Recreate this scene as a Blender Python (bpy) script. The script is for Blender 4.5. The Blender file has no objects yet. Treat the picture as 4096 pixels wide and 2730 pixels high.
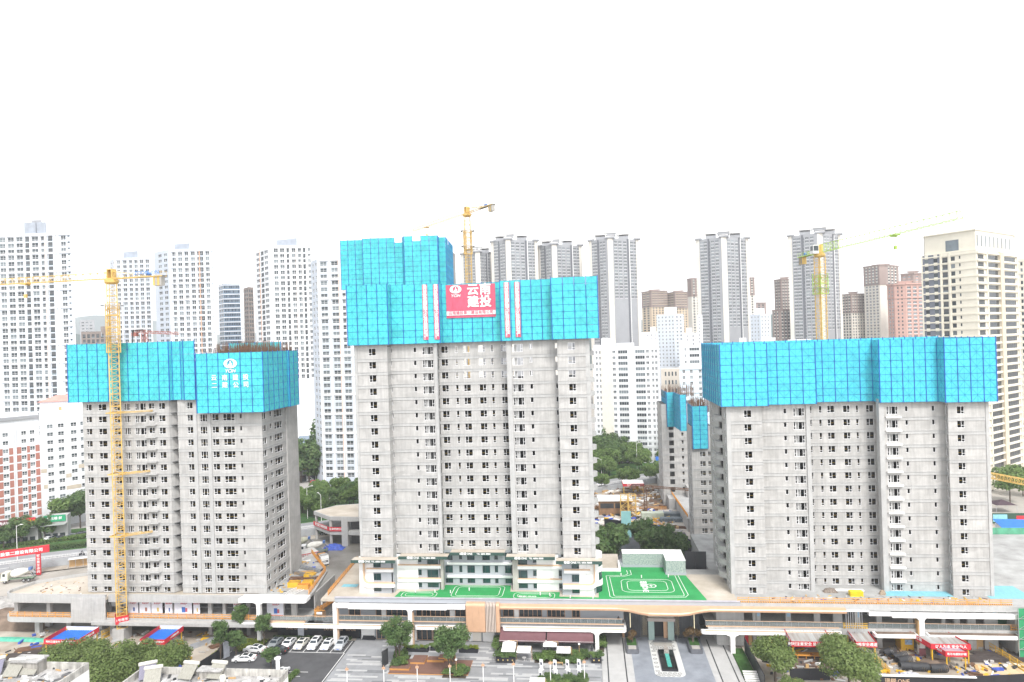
import bpy, math, random
from mathutils import Vector, Matrix
random.seed(7)
SC = bpy.context.scene
COL = SC.collection
# ------------------------------------------------------------------ camera, sky, sun, exposure
HC, FPX, YAW, ROLL = 65.3, 2730.0, math.radians(6.25), math.atan(0.0305)
cam_d = bpy.data.cameras.new('camera'); cam_d.sensor_width = 36.0; cam_d.lens = 24.0
cam_d.clip_start = 0.5; cam_d.clip_end = 30000.0
cam = bpy.data.objects.new('camera', cam_d); COL.objects.link(cam); SC.camera = cam
cam.matrix_world = Matrix.Translation((0, 0, HC)) @ Matrix.Rotation(YAW, 4, 'Z') @ Matrix.Rotation(math.pi/2, 4, 'X') @ Matrix.Rotation(-ROLL, 4, 'Z')
world = bpy.data.worlds.new('World'); SC.world = world; world.use_nodes = True
wn = world.node_tree; bg = wn.nodes['Background']
sky = wn.nodes.new('ShaderNodeTexSky'); sky.sky_type = 'NISHITA'; sky.sun_disc = False
sky.sun_elevation = math.radians(52); sky.sun_rotation = math.radians(160)
sky.air_density = 1.0; sky.dust_density = 1.0; sky.ozone_density = 1.0
hs = wn.nodes.new('ShaderNodeHueSaturation'); hs.inputs['Saturation'].default_value = 0.12
wn.links.new(sky.outputs[0], hs.inputs['Color']); wn.links.new(hs.outputs[0], bg.inputs['Color'])
bg.inputs['Strength'].default_value = 0.15
sun_d = bpy.data.lights.new('sun', 'SUN'); sun_d.energy = 1.5; sun_d.angle = math.radians(14); sun_d.color = (1.0, 0.97, 0.93)
sun = bpy.data.objects.new('sun', sun_d); COL.objects.link(sun)
sun.rotation_euler = (math.radians(38), 0, math.radians(20)); sun.location = (0, 0, 300)
SC.view_settings.view_transform = 'Standard'; SC.view_settings.look = 'None'; SC.view_settings.gamma = 1.0
SC.view_settings.use_curve_mapping = False
SC.view_settings.exposure = 1.3
SC.cycles.max_bounces = 6; SC.cycles.diffuse_bounces = 4; SC.cycles.glossy_bounces = 2
SC.cycles.transmission_bounces = 3; SC.cycles.transparent_max_bounces = 8; SC.cycles.volume_bounces = 1
SC.cycles.caustics_reflective = False; SC.cycles.caustics_refractive = False

HAZE = 0.0002
# ------------------------------------------------------------------ picture -> place
CT, ST = math.cos(YAW), math.sin(YAW)
def ray(px, py):
    dx, dy = px-2048, py-1365
    u = dx*math.cos(ROLL)-dy*math.sin(ROLL); v = dx*math.sin(ROLL)+dy*math.cos(ROLL)
    a, b = u/FPX, -v/FPX
    return Vector((a*CT-ST, a*ST+CT, b))
def oZ(px, py, z=0.0):
    d = ray(px, py); t = (z-HC)/d.z; return Vector((d.x*t, d.y*t, z))
def oY(px, py, Y):
    d = ray(px, py); t = Y/d.y; return Vector((d.x*t, Y, HC+d.z*t))
def oX(px, py, X):
    d = ray(px, py); t = X/d.x; return Vector((X, d.y*t, HC+d.z*t))
def at(px, py, fw):
    d = ray(px, py); return Vector((d.x*fw, d.y*fw, HC+d.z*fw))

# ------------------------------------------------------------------ materials
MATS = {}
def mat(name, col, rough=0.8, var=0.12, scale=0.6, stretch=(1, 1, 1), metal=0.0, bump=0.0, col2=None, fine=0.0, spec=0.4, streak=0.0, island=0.0, bscale=8.0, patch=0.0, objvar=0.0):
    if name in MATS: return MATS[name]
    m = bpy.data.materials.new(name); m.use_nodes = True; nt = m.node_tree; N = nt.nodes; L = nt.links
    b = N['Principled BSDF']; b.inputs['Roughness'].default_value = rough; b.inputs['Metallic'].default_value = metal
    b.inputs['Specular IOR Level'].default_value = spec
    geo = N.new('ShaderNodeNewGeometry')
    mp = N.new('ShaderNodeMapping'); mp.inputs['Scale'].default_value = stretch
    L.new(geo.outputs['Position'], mp.inputs['Vector'])
    nz = N.new('ShaderNodeTexNoise'); nz.inputs['Scale'].default_value = scale; nz.inputs['Detail'].default_value = 5.0; nz.inputs['Roughness'].default_value = 0.62
    L.new(mp.outputs[0], nz.inputs['Vector'])
    rp = N.new('ShaderNodeValToRGB'); rp.color_ramp.elements[0].position = 0.3; rp.color_ramp.elements[1].position = 0.72
    c2 = col2 if col2 else tuple(max(0, c*(1-var*1.6)) for c in col); c1 = tuple(min(1, c*(1+var)) for c in col)
    rp.color_ramp.elements[0].color = (*c2, 1); rp.color_ramp.elements[1].color = (*c1, 1)
    L.new(nz.outputs['Fac'], rp.inputs['Fac']); out = rp.outputs['Color']
    if streak > 0:   # rain and formwork streaks running down
        mp2 = N.new('ShaderNodeMapping'); mp2.inputs['Scale'].default_value = (2.2, 2.2, 0.22); L.new(geo.outputs['Position'], mp2.inputs['Vector'])
        n2 = N.new('ShaderNodeTexNoise'); n2.inputs['Scale'].default_value = 1.0; n2.inputs['Detail'].default_value = 4.0; L.new(mp2.outputs[0], n2.inputs['Vector'])
        r2 = N.new('ShaderNodeValToRGB'); r2.color_ramp.elements[0].position = 0.35; r2.color_ramp.elements[1].position = 0.65
        r2.color_ramp.elements[0].color = (1-streak,)*3+(1,); r2.color_ramp.elements[1].color = (1, 1, 1, 1); L.new(n2.outputs['Fac'], r2.inputs['Fac'])
        mx = N.new('ShaderNodeMixRGB'); mx.blend_type = 'MULTIPLY'; mx.inputs['Fac'].default_value = 1.0
        L.new(out, mx.inputs['Color1']); L.new(r2.outputs['Color'], mx.inputs['Color2']); out = mx.outputs['Color']
    if fine > 0:
        n3 = N.new('ShaderNodeTexNoise'); n3.inputs['Scale'].default_value = bscale; n3.inputs['Detail'].default_value = 3.0; L.new(geo.outputs['Position'], n3.inputs['Vector'])
        r3 = N.new('ShaderNodeValToRGB'); r3.color_ramp.elements[0].position = 0.3; r3.color_ramp.elements[1].position = 0.7
        r3.color_ramp.elements[0].color = (1-fine,)*3+(1,); r3.color_ramp.elements[1].color = (1, 1, 1, 1); L.new(n3.outputs['Fac'], r3.inputs['Fac'])
        mx = N.new('ShaderNodeMixRGB'); mx.blend_type = 'MULTIPLY'; mx.inputs['Fac'].default_value = 1.0
        L.new(out, mx.inputs['Color1']); L.new(r3.outputs['Color'], mx.inputs['Color2']); out = mx.outputs['Color']
    def mulby(src, fac_out, lo, hi):
        mr = N.new('ShaderNodeMapRange'); mr.inputs['To Min'].default_value = lo; mr.inputs['To Max'].default_value = hi; L.new(fac_out, mr.inputs['Value'])
        hv = N.new('ShaderNodeHueSaturation'); L.new(mr.outputs[0], hv.inputs['Value']); L.new(src, hv.inputs['Color']); return hv.outputs['Color']
    if patch > 0:    # made-good areas and pour joints with blocky outlines
        vp = N.new('ShaderNodeTexVoronoi'); vp.distance = 'CHEBYCHEV'; vp.inputs['Scale'].default_value = .38; mp3 = N.new('ShaderNodeMapping'); mp3.inputs['Scale'].default_value = (.8, .8, 1.5); L.new(geo.outputs['Position'], mp3.inputs['Vector']); L.new(mp3.outputs[0], vp.inputs['Vector'])
        bw = N.new('ShaderNodeRGBToBW'); L.new(vp.outputs['Color'], bw.inputs[0]); out = mulby(out, bw.outputs[0], 1-patch, 1+patch)
    if objvar > 0: oi = N.new('ShaderNodeObjectInfo'); out = mulby(out, oi.outputs['Random'], 1-objvar, 1+objvar)
    if island > 0:
        hsv = N.new('ShaderNodeHueSaturation'); mr = N.new('ShaderNodeMapRange'); mr.inputs['To Min'].default_value = 1-island; mr.inputs['To Max'].default_value = 1+island
        L.new(geo.outputs['Random Per Island'], mr.inputs['Value']); L.new(mr.outputs[0], hsv.inputs['Value']); L.new(out, hsv.inputs['Color']); out = hsv.outputs['Color']
    L.new(out, b.inputs['Base Color'])
    if bump > 0:
        bp = N.new('ShaderNodeBump'); bp.inputs['Strength'].default_value = bump; bp.inputs['Distance'].default_value = 0.05
        n4 = N.new('ShaderNodeTexNoise'); n4.inputs['Scale'].default_value = bscale; L.new(geo.outputs['Position'], n4.inputs['Vector'])
        L.new(n4.outputs['Fac'], bp.inputs['Height']); L.new(bp.outputs[0], b.inputs['Normal'])
    MATS[name] = m; return m
def leafmat(name, c1, c2, c3):
    m = bpy.data.materials.new(name); m.use_nodes = True; nt = m.node_tree; N = nt.nodes; L = nt.links
    b = N['Principled BSDF']; b.inputs['Roughness'].default_value = 0.65; b.inputs['Specular IOR Level'].default_value = 0.25
    g = N.new('ShaderNodeNewGeometry'); rp = N.new('ShaderNodeValToRGB')
    rp.color_ramp.elements[0].color = (*c1, 1); rp.color_ramp.elements[1].color = (*c3, 1); e = rp.color_ramp.elements.new(0.5); e.color = (*c2, 1)
    nz = N.new('ShaderNodeTexNoise'); nz.inputs['Scale'].default_value = 0.55; nz.inputs['Detail'].default_value = 2
    L.new(g.outputs['Position'], nz.inputs['Vector'])
    ad = N.new('ShaderNodeMath'); ad.operation = 'MULTIPLY_ADD'; ad.inputs[1].default_value = 0.55; L.new(g.outputs['Random Per Island'], ad.inputs[0])
    sb = N.new('ShaderNodeMath'); sb.operation = 'MULTIPLY_ADD'; sb.inputs[1].default_value = 1.1; sb.inputs[2].default_value = -0.3; L.new(nz.outputs['Fac'], sb.inputs[0]); L.new(sb.outputs[0], ad.inputs[2])
    L.new(ad.outputs[0], rp.inputs['Fac']); L.new(rp.outputs[0], b.inputs['Base Color'])
    tr = N.new('ShaderNodeBsdfTranslucent'); L.new(rp.outputs[0], tr.inputs['Color'])
    mx = N.new('ShaderNodeMixShader'); mx.inputs[0].default_value = 0.42; L.new(b.outputs[0], mx.inputs[1]); L.new(tr.outputs[0], mx.inputs[2])
    L.new(mx.outputs[0], N['Material Output'].inputs['Surface']); MATS[name] = m; return m
def glassmat(name, col, rough=0.08, alpha=0.35):   # thin pane: part see-through, part mirror
    m = bpy.data.materials.new(name); m.use_nodes = True; nt = m.node_tree; N = nt.nodes; L = nt.links
    b = N['Principled BSDF']; b.inputs['Base Color'].default_value = (*col, 1); b.inputs['Roughness'].default_value = rough; b.inputs['Specular IOR Level'].default_value = 0.6
    b.inputs['Alpha'].default_value = alpha; MATS[name] = m; return m

CONC = mat('bare_concrete', (0.455, 0.445, 0.43), 0.9, 0.08, 0.3, (1, 1, 1.6), streak=0.16, fine=0.05, bscale=1.6, patch=.10)
CONC2 = mat('pale_concrete', (0.45, 0.448, 0.44), 0.9, 0.08, 0.5, streak=0.10, fine=0.08)
CONCW = mat('warm_concrete', (0.42, 0.40, 0.365), 0.9, 0.08, 0.5, streak=0.10, fine=0.08)
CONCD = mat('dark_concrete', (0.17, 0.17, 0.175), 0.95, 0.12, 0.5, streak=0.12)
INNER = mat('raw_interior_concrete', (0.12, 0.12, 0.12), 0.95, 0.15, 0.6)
DECK = mat('dusty_roof_screed', (0.52, 0.47, 0.41), 0.95, 0.16, 0.16, col2=(0.40, 0.345, 0.27), fine=0.10)
DECKG = mat('grey_roof_screed', (0.40, 0.40, 0.39), 0.95, 0.16, 0.25, col2=(0.27, 0.265, 0.255), fine=0.12)
WHITEF = mat('white_window_frame', (0.78, 0.78, 0.78), 0.5, 0.03)
WHITE = mat('white_panel', (0.84, 0.83, 0.82), 0.45, 0.03, 0.8)
WHITEW = mat('white_stone', (0.80, 0.785, 0.76), 0.6, 0.04, 0.5, fine=0.04)
GREYP = mat('grey_aluminium_panel', (0.36, 0.38, 0.41), 0.45, 0.03, 0.6)
COPPER = mat('copper_tone_metal', (0.58, 0.36, 0.23), 0.38, 0.05, 0.8, metal=0.15)
COPPERL = mat('pale_copper_trim', (0.66, 0.46, 0.31), 0.4, 0.05, 0.8, metal=0.1)
GREENC = mat('dark_green_canopy', (0.035, 0.075, 0.062), 0.5, 0.08)
YEL = mat('yellow_paint', (0.72, 0.43, 0.03), 0.5, 0.12, 1.5)
YELR = mat('yellow_guard_rail', (0.45, 0.30, 0.06), 0.6, 0.1)
ORANGE = mat('orange_barrier_paint', (0.74, 0.33, 0.06), 0.55, 0.1, 1.2)
RED = mat('red_sign', (0.56, 0.025, 0.04), 0.6, 0.07, 0.9)
PINKRED = mat('faded_red_banner', (0.55, 0.09, 0.15), 0.7, 0.12, 0.5, stretch=(1.6, 1, .5))
BLACK = mat('black_hoarding', (0.018, 0.019, 0.024), 0.5, 0.1)
DARKG = mat('charcoal', (0.045, 0.047, 0.05), 0.6, 0.15)
STEEL = mat('galvanised_steel', (0.42, 0.43, 0.45), 0.45, 0.1, 1.0, metal=0.4)
RUST = mat('rusty_steel', (0.16, 0.085, 0.05), 0.85, 0.25, 0.9)
WOOD = mat('plywood', (0.50, 0.32, 0.15), 0.8, 0.15, 0.8)
SHEET = mat('cyan_perforated_sheet', (0.06, 0.53, 0.55), 0.6, 0.09, 0.15, fine=0.14, bscale=0.9, objvar=.07)
SHEETB = mat('sky_blue_perforated_sheet', (0.06, 0.51, 0.61), 0.6, 0.09, 0.15, fine=0.14, bscale=0.9, objvar=.07)
RIB = mat('blue_scaffold_frame', (0.008, 0.20, 0.44), 0.5, 0.1)
RIBT = mat('teal_rib', (0.012, 0.27, 0.44), 0.55, 0.08)
POSTB = mat('royal_blue_post', (0.008, 0.11, 0.42), 0.5, 0.1)
GLASSD = mat('dark_window_glass', (0.035, 0.045, 0.055), 0.08, 0.2, 0.4, spec=0.7)
GLASSB = mat('blue_grey_window_glass', (0.13, 0.165, 0.19), 0.12, 0.35, 0.12, spec=0.7)
GLASST = mat('teal_dark_glass', (0.02, 0.06, 0.06), 0.06, 0.3, 0.4, spec=0.8)
def varglass(name, c1, c2, rough=.12):
    m = bpy.data.materials.new(name); m.use_nodes = True; nt = m.node_tree; N = nt.nodes; L = nt.links; b = N['Principled BSDF']; b.inputs['Roughness'].default_value = rough; b.inputs['Specular IOR Level'].default_value = .3
    oi = N.new('ShaderNodeObjectInfo'); rp = N.new('ShaderNodeValToRGB'); rp.color_ramp.elements[0].color = (*c1, 1); rp.color_ramp.elements[1].color = (*c2, 1); rp.color_ramp.elements[1].position = .95
    e = rp.color_ramp.elements.new(.6); e.color = (*[a+(c-a)*.25 for a, c in zip(c1, c2)], 1)
    L.new(oi.outputs['Random'], rp.inputs['Fac']); L.new(rp.outputs[0], b.inputs['Base Color']); MATS[name] = m; return m
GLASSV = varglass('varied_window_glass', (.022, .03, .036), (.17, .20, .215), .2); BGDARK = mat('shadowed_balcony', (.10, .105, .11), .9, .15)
CLEAR = glassmat('clear_balustrade_glass', (0.20, 0.24, 0.245), 0.05, 0.34)

# ------------------------------------------------------------------ mesh helpers
class MB:
    def __init__(s): s.v = []; s.f = []; s.m = []
    def add(s, vs, fs, m=0):
        o = len(s.v); s.v += [tuple(p) for p in vs]
        for f in fs: s.f.append([i+o for i in f]); s.m.append(m)
        return s
    def quad(s, a, b, c, d, m=0): return s.add([a, b, c, d], [(0, 1, 2, 3)], m)
    def box(s, x0, y0, z0, x1, y1, z1, m=0):
        return s.add([(x0,y0,z0),(x1,y0,z0),(x1,y1,z0),(x0,y1,z0),(x0,y0,z1),(x1,y0,z1),(x1,y1,z1),(x0,y1,z1)],
                     [(0,3,2,1),(4,5,6,7),(0,1,5,4),(1,2,6,5),(2,3,7,6),(3,0,4,7)], m)
    def bar(s, p, q, w=0.1, m=0, h=None):
        p, q = Vector(p), Vector(q); d = q-p
        if d.length < 1e-6: return s
        d.normalize(); up = Vector((0, 0, 1)) if abs(d.z) < 0.95 else Vector((1, 0, 0))
        a = d.cross(up).normalized()*w/2; b = d.cross(a).normalized()*(h or w)/2
        vs = [p+a+b, p-a+b, p-a-b, p+a-b, q+a+b, q-a+b, q-a-b, q+a-b]
        return s.add(vs, [(0,1,2,3),(7,6,5,4),(0,4,5,1),(1,5,6,2),(2,6,7,3),(3,7,4,0)], m)
    def tube(s, p, q, r=0.1, n=8, m=0, r2=None, cap=True):
        p, q = Vector(p), Vector(q); d = (q-p).normalized(); up = Vector((0, 0, 1)) if abs(d.z) < 0.95 else Vector((1, 0, 0))
        a = d.cross(up).normalized(); b = d.cross(a).normalized(); r2 = r if r2 is None else r2; vs = []
        for c, R in ((p, r), (q, r2)):
            for i in range(n): t = 2*math.pi*i/n; vs.append(c+a*math.cos(t)*R+b*math.sin(t)*R)
        fs = [(i, (i+1) % n, n+(i+1) % n, n+i) for i in range(n)]
        if cap: fs += [tuple(range(n-1, -1, -1)), tuple(range(n, 2*n))]
        return s.add(vs, fs, m)
    def prism(s, poly, z0, z1, m=0, mt=None, mb=None):
        n = len(poly); vs = [(p[0], p[1], z0) for p in poly]+[(p[0], p[1], z1) for p in poly]
        s.add(vs, [(i, (i+1) % n, n+(i+1) % n, n+i) for i in range(n)], m)
        s.add(vs[n:], [tuple(range(n))], m if mt is None else mt); s.add(vs[:n], [tuple(range(n-1, -1, -1))], m if mb is None else mb); return s
    def lathe(s, prof, n=16, c=(0, 0, 0), m=0):
        vs = []
        for r, z in prof:
            for i in range(n): t = 2*math.pi*i/n; vs.append((c[0]+r*math.cos(t), c[1]+r*math.sin(t), c[2]+z))
        fs = [(j*n+i, j*n+(i+1) % n, (j+1)*n+(i+1) % n, (j+1)*n+i) for j in range(len(prof)-1) for i in range(n)]
        return s.add(vs, fs+[tuple(range(n-1, -1, -1)), tuple(range((len(prof)-1)*n, len(prof)*n))], m)
    def mesh(s, name, mats, smooth=False):
        me = bpy.data.meshes.new(name); me.from_pydata(s.v, [], s.f)
        for m in (mats if isinstance(mats, (list, tuple)) else [mats]): me.materials.append(m)
        if any(s.m): me.polygons.foreach_set('material_index', s.m)
        if smooth: me.polygons.foreach_set('use_smooth', [True]*len(s.f))
        me.update(); return me
    def build(s, name, mats, parent=None, smooth=False):
        return link(name, s.mesh(name, mats, smooth), parent)
def link(name, me, parent=None, loc=None, rz=0.0, sc=None):
    o = bpy.data.objects.new(name, me); COL.objects.link(o)
    if parent is not None: o.parent = parent
    if loc is not None: o.location = loc
    if rz: o.rotation_euler[2] = rz
    if sc is not None: o.scale = sc if hasattr(sc, '__len__') else (sc,)*3
    return o
def thing(name, label, cat, loc=(0, 0, 0), rz=0.0, group=None):
    o = bpy.data.objects.new(name, None); COL.objects.link(o); o.empty_display_size = 0.5
    o.location = loc; o.rotation_euler[2] = rz; o['label'] = label; o['category'] = cat
    if group: o['group'] = group
    return o
def tag(o, label, cat, group=None):
    o['label'] = label; o['category'] = cat
    if group: o['group'] = group
    return o
def struct(o): o['kind'] = 'structure'; return o
def stuff(o): o['kind'] = 'stuff'; return o
TXT = {}
def text_mesh(s, size, m, depth=0.03, bold=0.012, align='CENTER'):
    k = (s, round(size, 3), m.name, depth, bold)
    if k in TXT: return TXT[k]
    cu = bpy.data.curves.new('text', 'FONT'); cu.body = s; cu.size = size; cu.align_x = align; cu.align_y = 'CENTER'; cu.extrude = depth/2; cu.resolution_u = 2
    o = bpy.data.objects.new('text', cu); me = bpy.data.meshes.new_from_object(o)
    bpy.data.objects.remove(o); bpy.data.curves.remove(cu)
    if bold > 0:   # heavier strokes: shifted copies, each a hair in front of the last
        v0 = [v.co.copy() for v in me.vertices]; f0 = [tuple(p.vertices) for p in me.polygons]; bm = MB(); e = bold*size*.75
        for q, (dx, dy) in enumerate(((-e, -e), (e, -e), (e, e), (-e, e))): bm.add([(v.x+dx, v.y+dy, v.z+q*.004) for v in v0], f0)
        me = bm.mesh('text', m)
    me.materials.clear(); me.materials.append(m); TXT[k] = me; return me
def lettering(s, size, m, parent, loc, rot=(math.pi/2, 0, 0), sc=(1, 1, 1), name='lettering', bold=0.012):
    o = link(name, text_mesh(s, size, m, bold=bold), parent); o.location = loc; o.rotation_euler = rot; o.scale = sc; return o
# ------------------------------------------------------------------ facade system
WIN = {}
def window_mesh(kind, w, h):
    k = (kind, round(w, 2), round(h, 2))
    if k in WIN: return WIN[k]
    b = MB(); t = 0.07
    def fr(x0, z0, x1, z1): b.box(x0, -0.05, z0, x1, 0.05, z1, 0)
    fr(-w/2, 0, w/2, t); fr(-w/2, h-t, w/2, h); fr(-w/2, t, -w/2+t, h-t); fr(w/2-t, t, w/2, h-t)
    def rails(x0, x1, zs):
        for z in zs: b.box(x0, 0.22, z, x1, 0.26, z+0.035, 1)
    if kind == 'two':      # casement: one mullion, low transom in the narrow light
        m = -w/2+w*0.42; fr(m-t/2, t, m+t/2, h-t); fr(-w/2+t, h*0.30, m-t/2, h*0.30+t); rails(m+.1, w/2-.1, (h*.4,))
    elif kind == 'two_r':
        m = w/2-w*0.42; fr(m-t/2, t, m+t/2, h-t); fr(m+t/2, h*0.30, w/2-t, h*0.30+t); rails(-w/2+.1, m-.1, (h*.4,))
    elif kind == 'slim': fr(-w/2+t, h*0.25, w/2-t, h*0.25+t); rails(-w/2+.1, w/2-.1, (h*.4,))
    elif kind == 'balcony':
        for fx in (0.17, 0.45, 0.80): x = -w/2+w*fx; fr(x-t/2, t, x+t/2, h-t)
        fr(-w/2+t, h*.38, -w/2+w*.17-t/2, h*.38+t); fr(-w/2+w*.8+t/2, h*.38, w/2-t, h*.38+t); b.box(-w/2+w*.2, .3, .05, -w/2+w*.43, .36, h-.2, 2)
    elif kind == 'three':
        for fx in (0.3, 0.7): x = -w/2+w*fx; fr(x-t/2, t, x+t/2, h-t)
        fr(-w/2+t, h*.3, -w/2+w*.3-t/2, h*.3+t); fr(-w/2+w*.7+t/2, h*.3, w/2-t, h*.3+t); rails(-w/2+.1, w/2-.1, (h*.4,))
    elif kind == 'glazed':  # finished dark frame with glass and an open vent leaf
        b.m = [3]*len(b.m); fr2 = len(b.m)
        m = -w/2+w*0.36; fr(m-t/2, t, m+t/2, h-t); b.m[fr2:] = [3]*(len(b.m)-fr2)
        b.box(-w/2+t, -.01, t, w/2-t, .01, h-t, 4)
    elif kind == 'bg2':     # distant window: pale frame, one mullion, one transom, glass
        b = MB(); t = .11; fr(-w/2, 0, w/2, t); fr(-w/2, h-t, w/2, h); fr(-w/2, t, -w/2+t, h-t); fr(w/2-t, t, w/2, h-t); fr(-t/2, t, t/2, h-t); fr(-w/2+t, h*.36, w/2-t, h*.36+t*.8); b.box(-w/2+t, .0, t, w/2-t, .02, h-t, 5)
    elif kind == 'bg1': b = MB(); b.box(-w/2, -.01, 0, w/2, .02, h, 5); b.box(-w/2, -.1, -.12, w/2, .0, -.001, 0)
    elif kind == 'bgk':
        b = MB(); b.box(-w/2, -.02, 0, w/2, .02, h, 7)
        for k in range(1, 5): x = -w/2+w*k/5; b.box(x-.04, -.05, 0, x+.04, -.021, h, 3)
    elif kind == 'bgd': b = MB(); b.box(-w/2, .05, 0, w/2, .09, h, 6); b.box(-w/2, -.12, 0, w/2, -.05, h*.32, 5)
    elif kind == 'bgb': # glazed balcony with white sill
        b = MB(); b.box(-w/2, -.02, 0, w/2, .02, h, 5); b.box(-w/2, -.4, -.2, w/2, -.03, .1, 0)
        for k in range(1, 4): x = -w/2+w*k/4; b.box(x-.05, -.06, .12, x+.05, -.021, h, 0)
    me = b.mesh('window_'+kind, [WHITEF, YELR, CONC2, DARKG, GLASST, GLASSV, BGDARK, GLASSD]); WIN[k] = me; return me
def facade(par, p0, p1, heads, H, cols, m, below=2.4, reveal=0.28, ztop=None, zbot=None, kinds=True, wname='window', skip=None):
    """wall from p0 to p1 (left to right seen from outside) with real openings; cols: (x0, x1, drop, height, kind) in metres along the wall."""
    p0, p1 = Vector((p0[0], p0[1])), Vector((p1[0], p1[1])); d = p1-p0; Lw = d.length; d.normalize(); n = Vector((d.y, -d.x))
    def P(s, z, o=0.0): q = p0+d*s-n*o; return (q.x, q.y, z)
    b = MB(); cols = sorted(cols); rz = math.atan2(d.y, d.x)
    for i, hd in enumerate(heads):
        zt = hd+H-below if (i > 0 or ztop is None) else ztop; zb = hd-below if (i < len(heads)-1 or zbot is None) else zbot
        s = 0.0
        for (x0, x1, dr, hh, kd) in cols:
            if skip and skip(i, x0): continue
            x0, x1 = max(x0, 0.0), min(x1, Lw)
            if x0 > s+1e-4: b.quad(P(s, zb), P(x0, zb), P(x0, zt), P(s, zt))
            wt = hd-dr; wb = max(wt-hh, zb+0.05)
            b.quad(P(x0, zb), P(x1, zb), P(x1, wb), P(x0, wb)); b.quad(P(x0, wt), P(x1, wt), P(x1, zt), P(x0, zt))
            b.quad(P(x0, wb), P(x1, wb), P(x1, wb, reveal), P(x0, wb, reveal)); b.quad(P(x0, wt, reveal), P(x1, wt, reveal), P(x1, wt), P(x0, wt))
            b.quad(P(x0, wb), P(x0, wb, reveal), P(x0, wt, reveal), P(x0, wt)); b.quad(P(x1, wb, reveal), P(x1, wb), P(x1, wt), P(x1, wt, reveal))
            if kd: link(wname, window_mesh(kd, x1-x0-.01, wt-wb-.01), par, P((x0+x1)/2, wb+.005, 0.13), rz)
            s = x1
        if s < Lw-1e-4: b.quad(P(s, zb), P(Lw, zb), P(Lw, zt), P(s, zt))
    o = b.build('wall', m, par); return o
def ledge_mesh(pts, z0, z1, dep, m, closed=False, lip=0.07):
    """string course along an outline of corner points (outside on the right of travel is n=(dy,-dx))"""
    b = MB()
    for a, c in zip(pts[:-1], pts[1:]):
        a, c = Vector(a), Vector(c); d = (c-a); L = d.length
        if L < 0.3: continue
        d.normalize(); n = Vector((d.y, -d.x)); a2 = a-d*0.0; c2 = c+d*0.0
        def P(q, o, z): r = q+n*o; return (r.x, r.y, z)
        for (u0, u1, o) in ((z0, z1-lip, dep), (z1-lip, z1, dep+0.09), (z0-0.10, z0, dep+0.06)):
            A = [P(a2, 0.002, u0), P(c2, 0.002, u0), P(c2, o, u0), P(a2, o, u0), P(a2, 0.002, u1), P(c2, 0.002, u1), P(c2, o, u1), P(a2, o, u1)]
            b.add(A, [(0,3,2,1)[::-1], (4,5,6,7)[::-1], (3,2,6,7), (0,3,7,4), (2,1,5,6)])
    return b.mesh('string_course', m)
PAN = {}
def panel_mesh(w, h, flip, sm):
    k = (round(w, 2), round(h, 2), flip, sm.name)
    if k in PAN: return PAN[k]
    b = MB(); b.box(-w/2+.02, -.015, .02, w/2-.02, .015, h-.02, 0); t = 0.06
    b.box(-w/2, -.05, 0, w/2, .02, t, 1); b.box(-w/2+.02, -.045, h-t*.6, w/2-.02, .018, h-.005, 1); b.box(-t*.35, -.04, t, t*.35, .016, h-t*.6, 2)
    for s in (-1, 1):
        if flip: b.bar((s*w*.48, -.03, h-.06), (0, -.03, .06), .042, 2, .03)
        else: b.bar((s*w*.48, -.03, .06), (0, -.03, h-.06), .042, 2, .03)
    me = b.mesh('mesh_panel', [sm, RIB, RIBT]); PAN[k] = me; return me
def scaffold(name, label, pts, zb, rows, rh, sm, pw=2.5, top_jag=0.0, skip=None):
    par = thing(name, label, 'scaffold', (pts[0][0], pts[0][1], zb)); par_loc = Vector(par.location)
    hgt = rows*rh; pm = MB().box(-.07, -.10, -.05, .07, .06, hgt+.15).mesh('post', POSTB)
    for a, c in zip(pts[:-1], pts[1:]):
        a, c = Vector((a[0], a[1])), Vector((c[0], c[1])); d = c-a; L = d.length; d.normalize(); rz = math.atan2(d.y, d.x); n = max(1, round(L/pw)); w = L/n
        for i in range(n+1):
            q = a+d*(w*i); link('post', pm, par, (q.x-par_loc.x, q.y-par_loc.y, 0), rz)
        for i in range(n):
            q = a+d*(w*(i+.5))
            for r in range(rows):
                if skip and skip(i, n, r): continue
                dz = random.uniform(-.01, .01)
                link('mesh_panel', panel_mesh(w-.15, rh-.01, (rows-1-r) % 2 == 1, sm), par, (q.x-par_loc.x, q.y-par_loc.y, r*rh+dz), rz)
    return par
def cols_px(items, yref, Y, x0):
    """columns from pixel spans on the plane Y; distances from x0"""
    out = []
    for (a, c, dr, hh, kd) in items:
        A = oY(a, yref, Y).x-x0; B = oY(c, yref, Y).x-x0; out.append((A, B, dr, hh, kd))
    return out
DZ = 9.5
LEDGE_LO, LEDGE_HI = -2.95, -2.38
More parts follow.
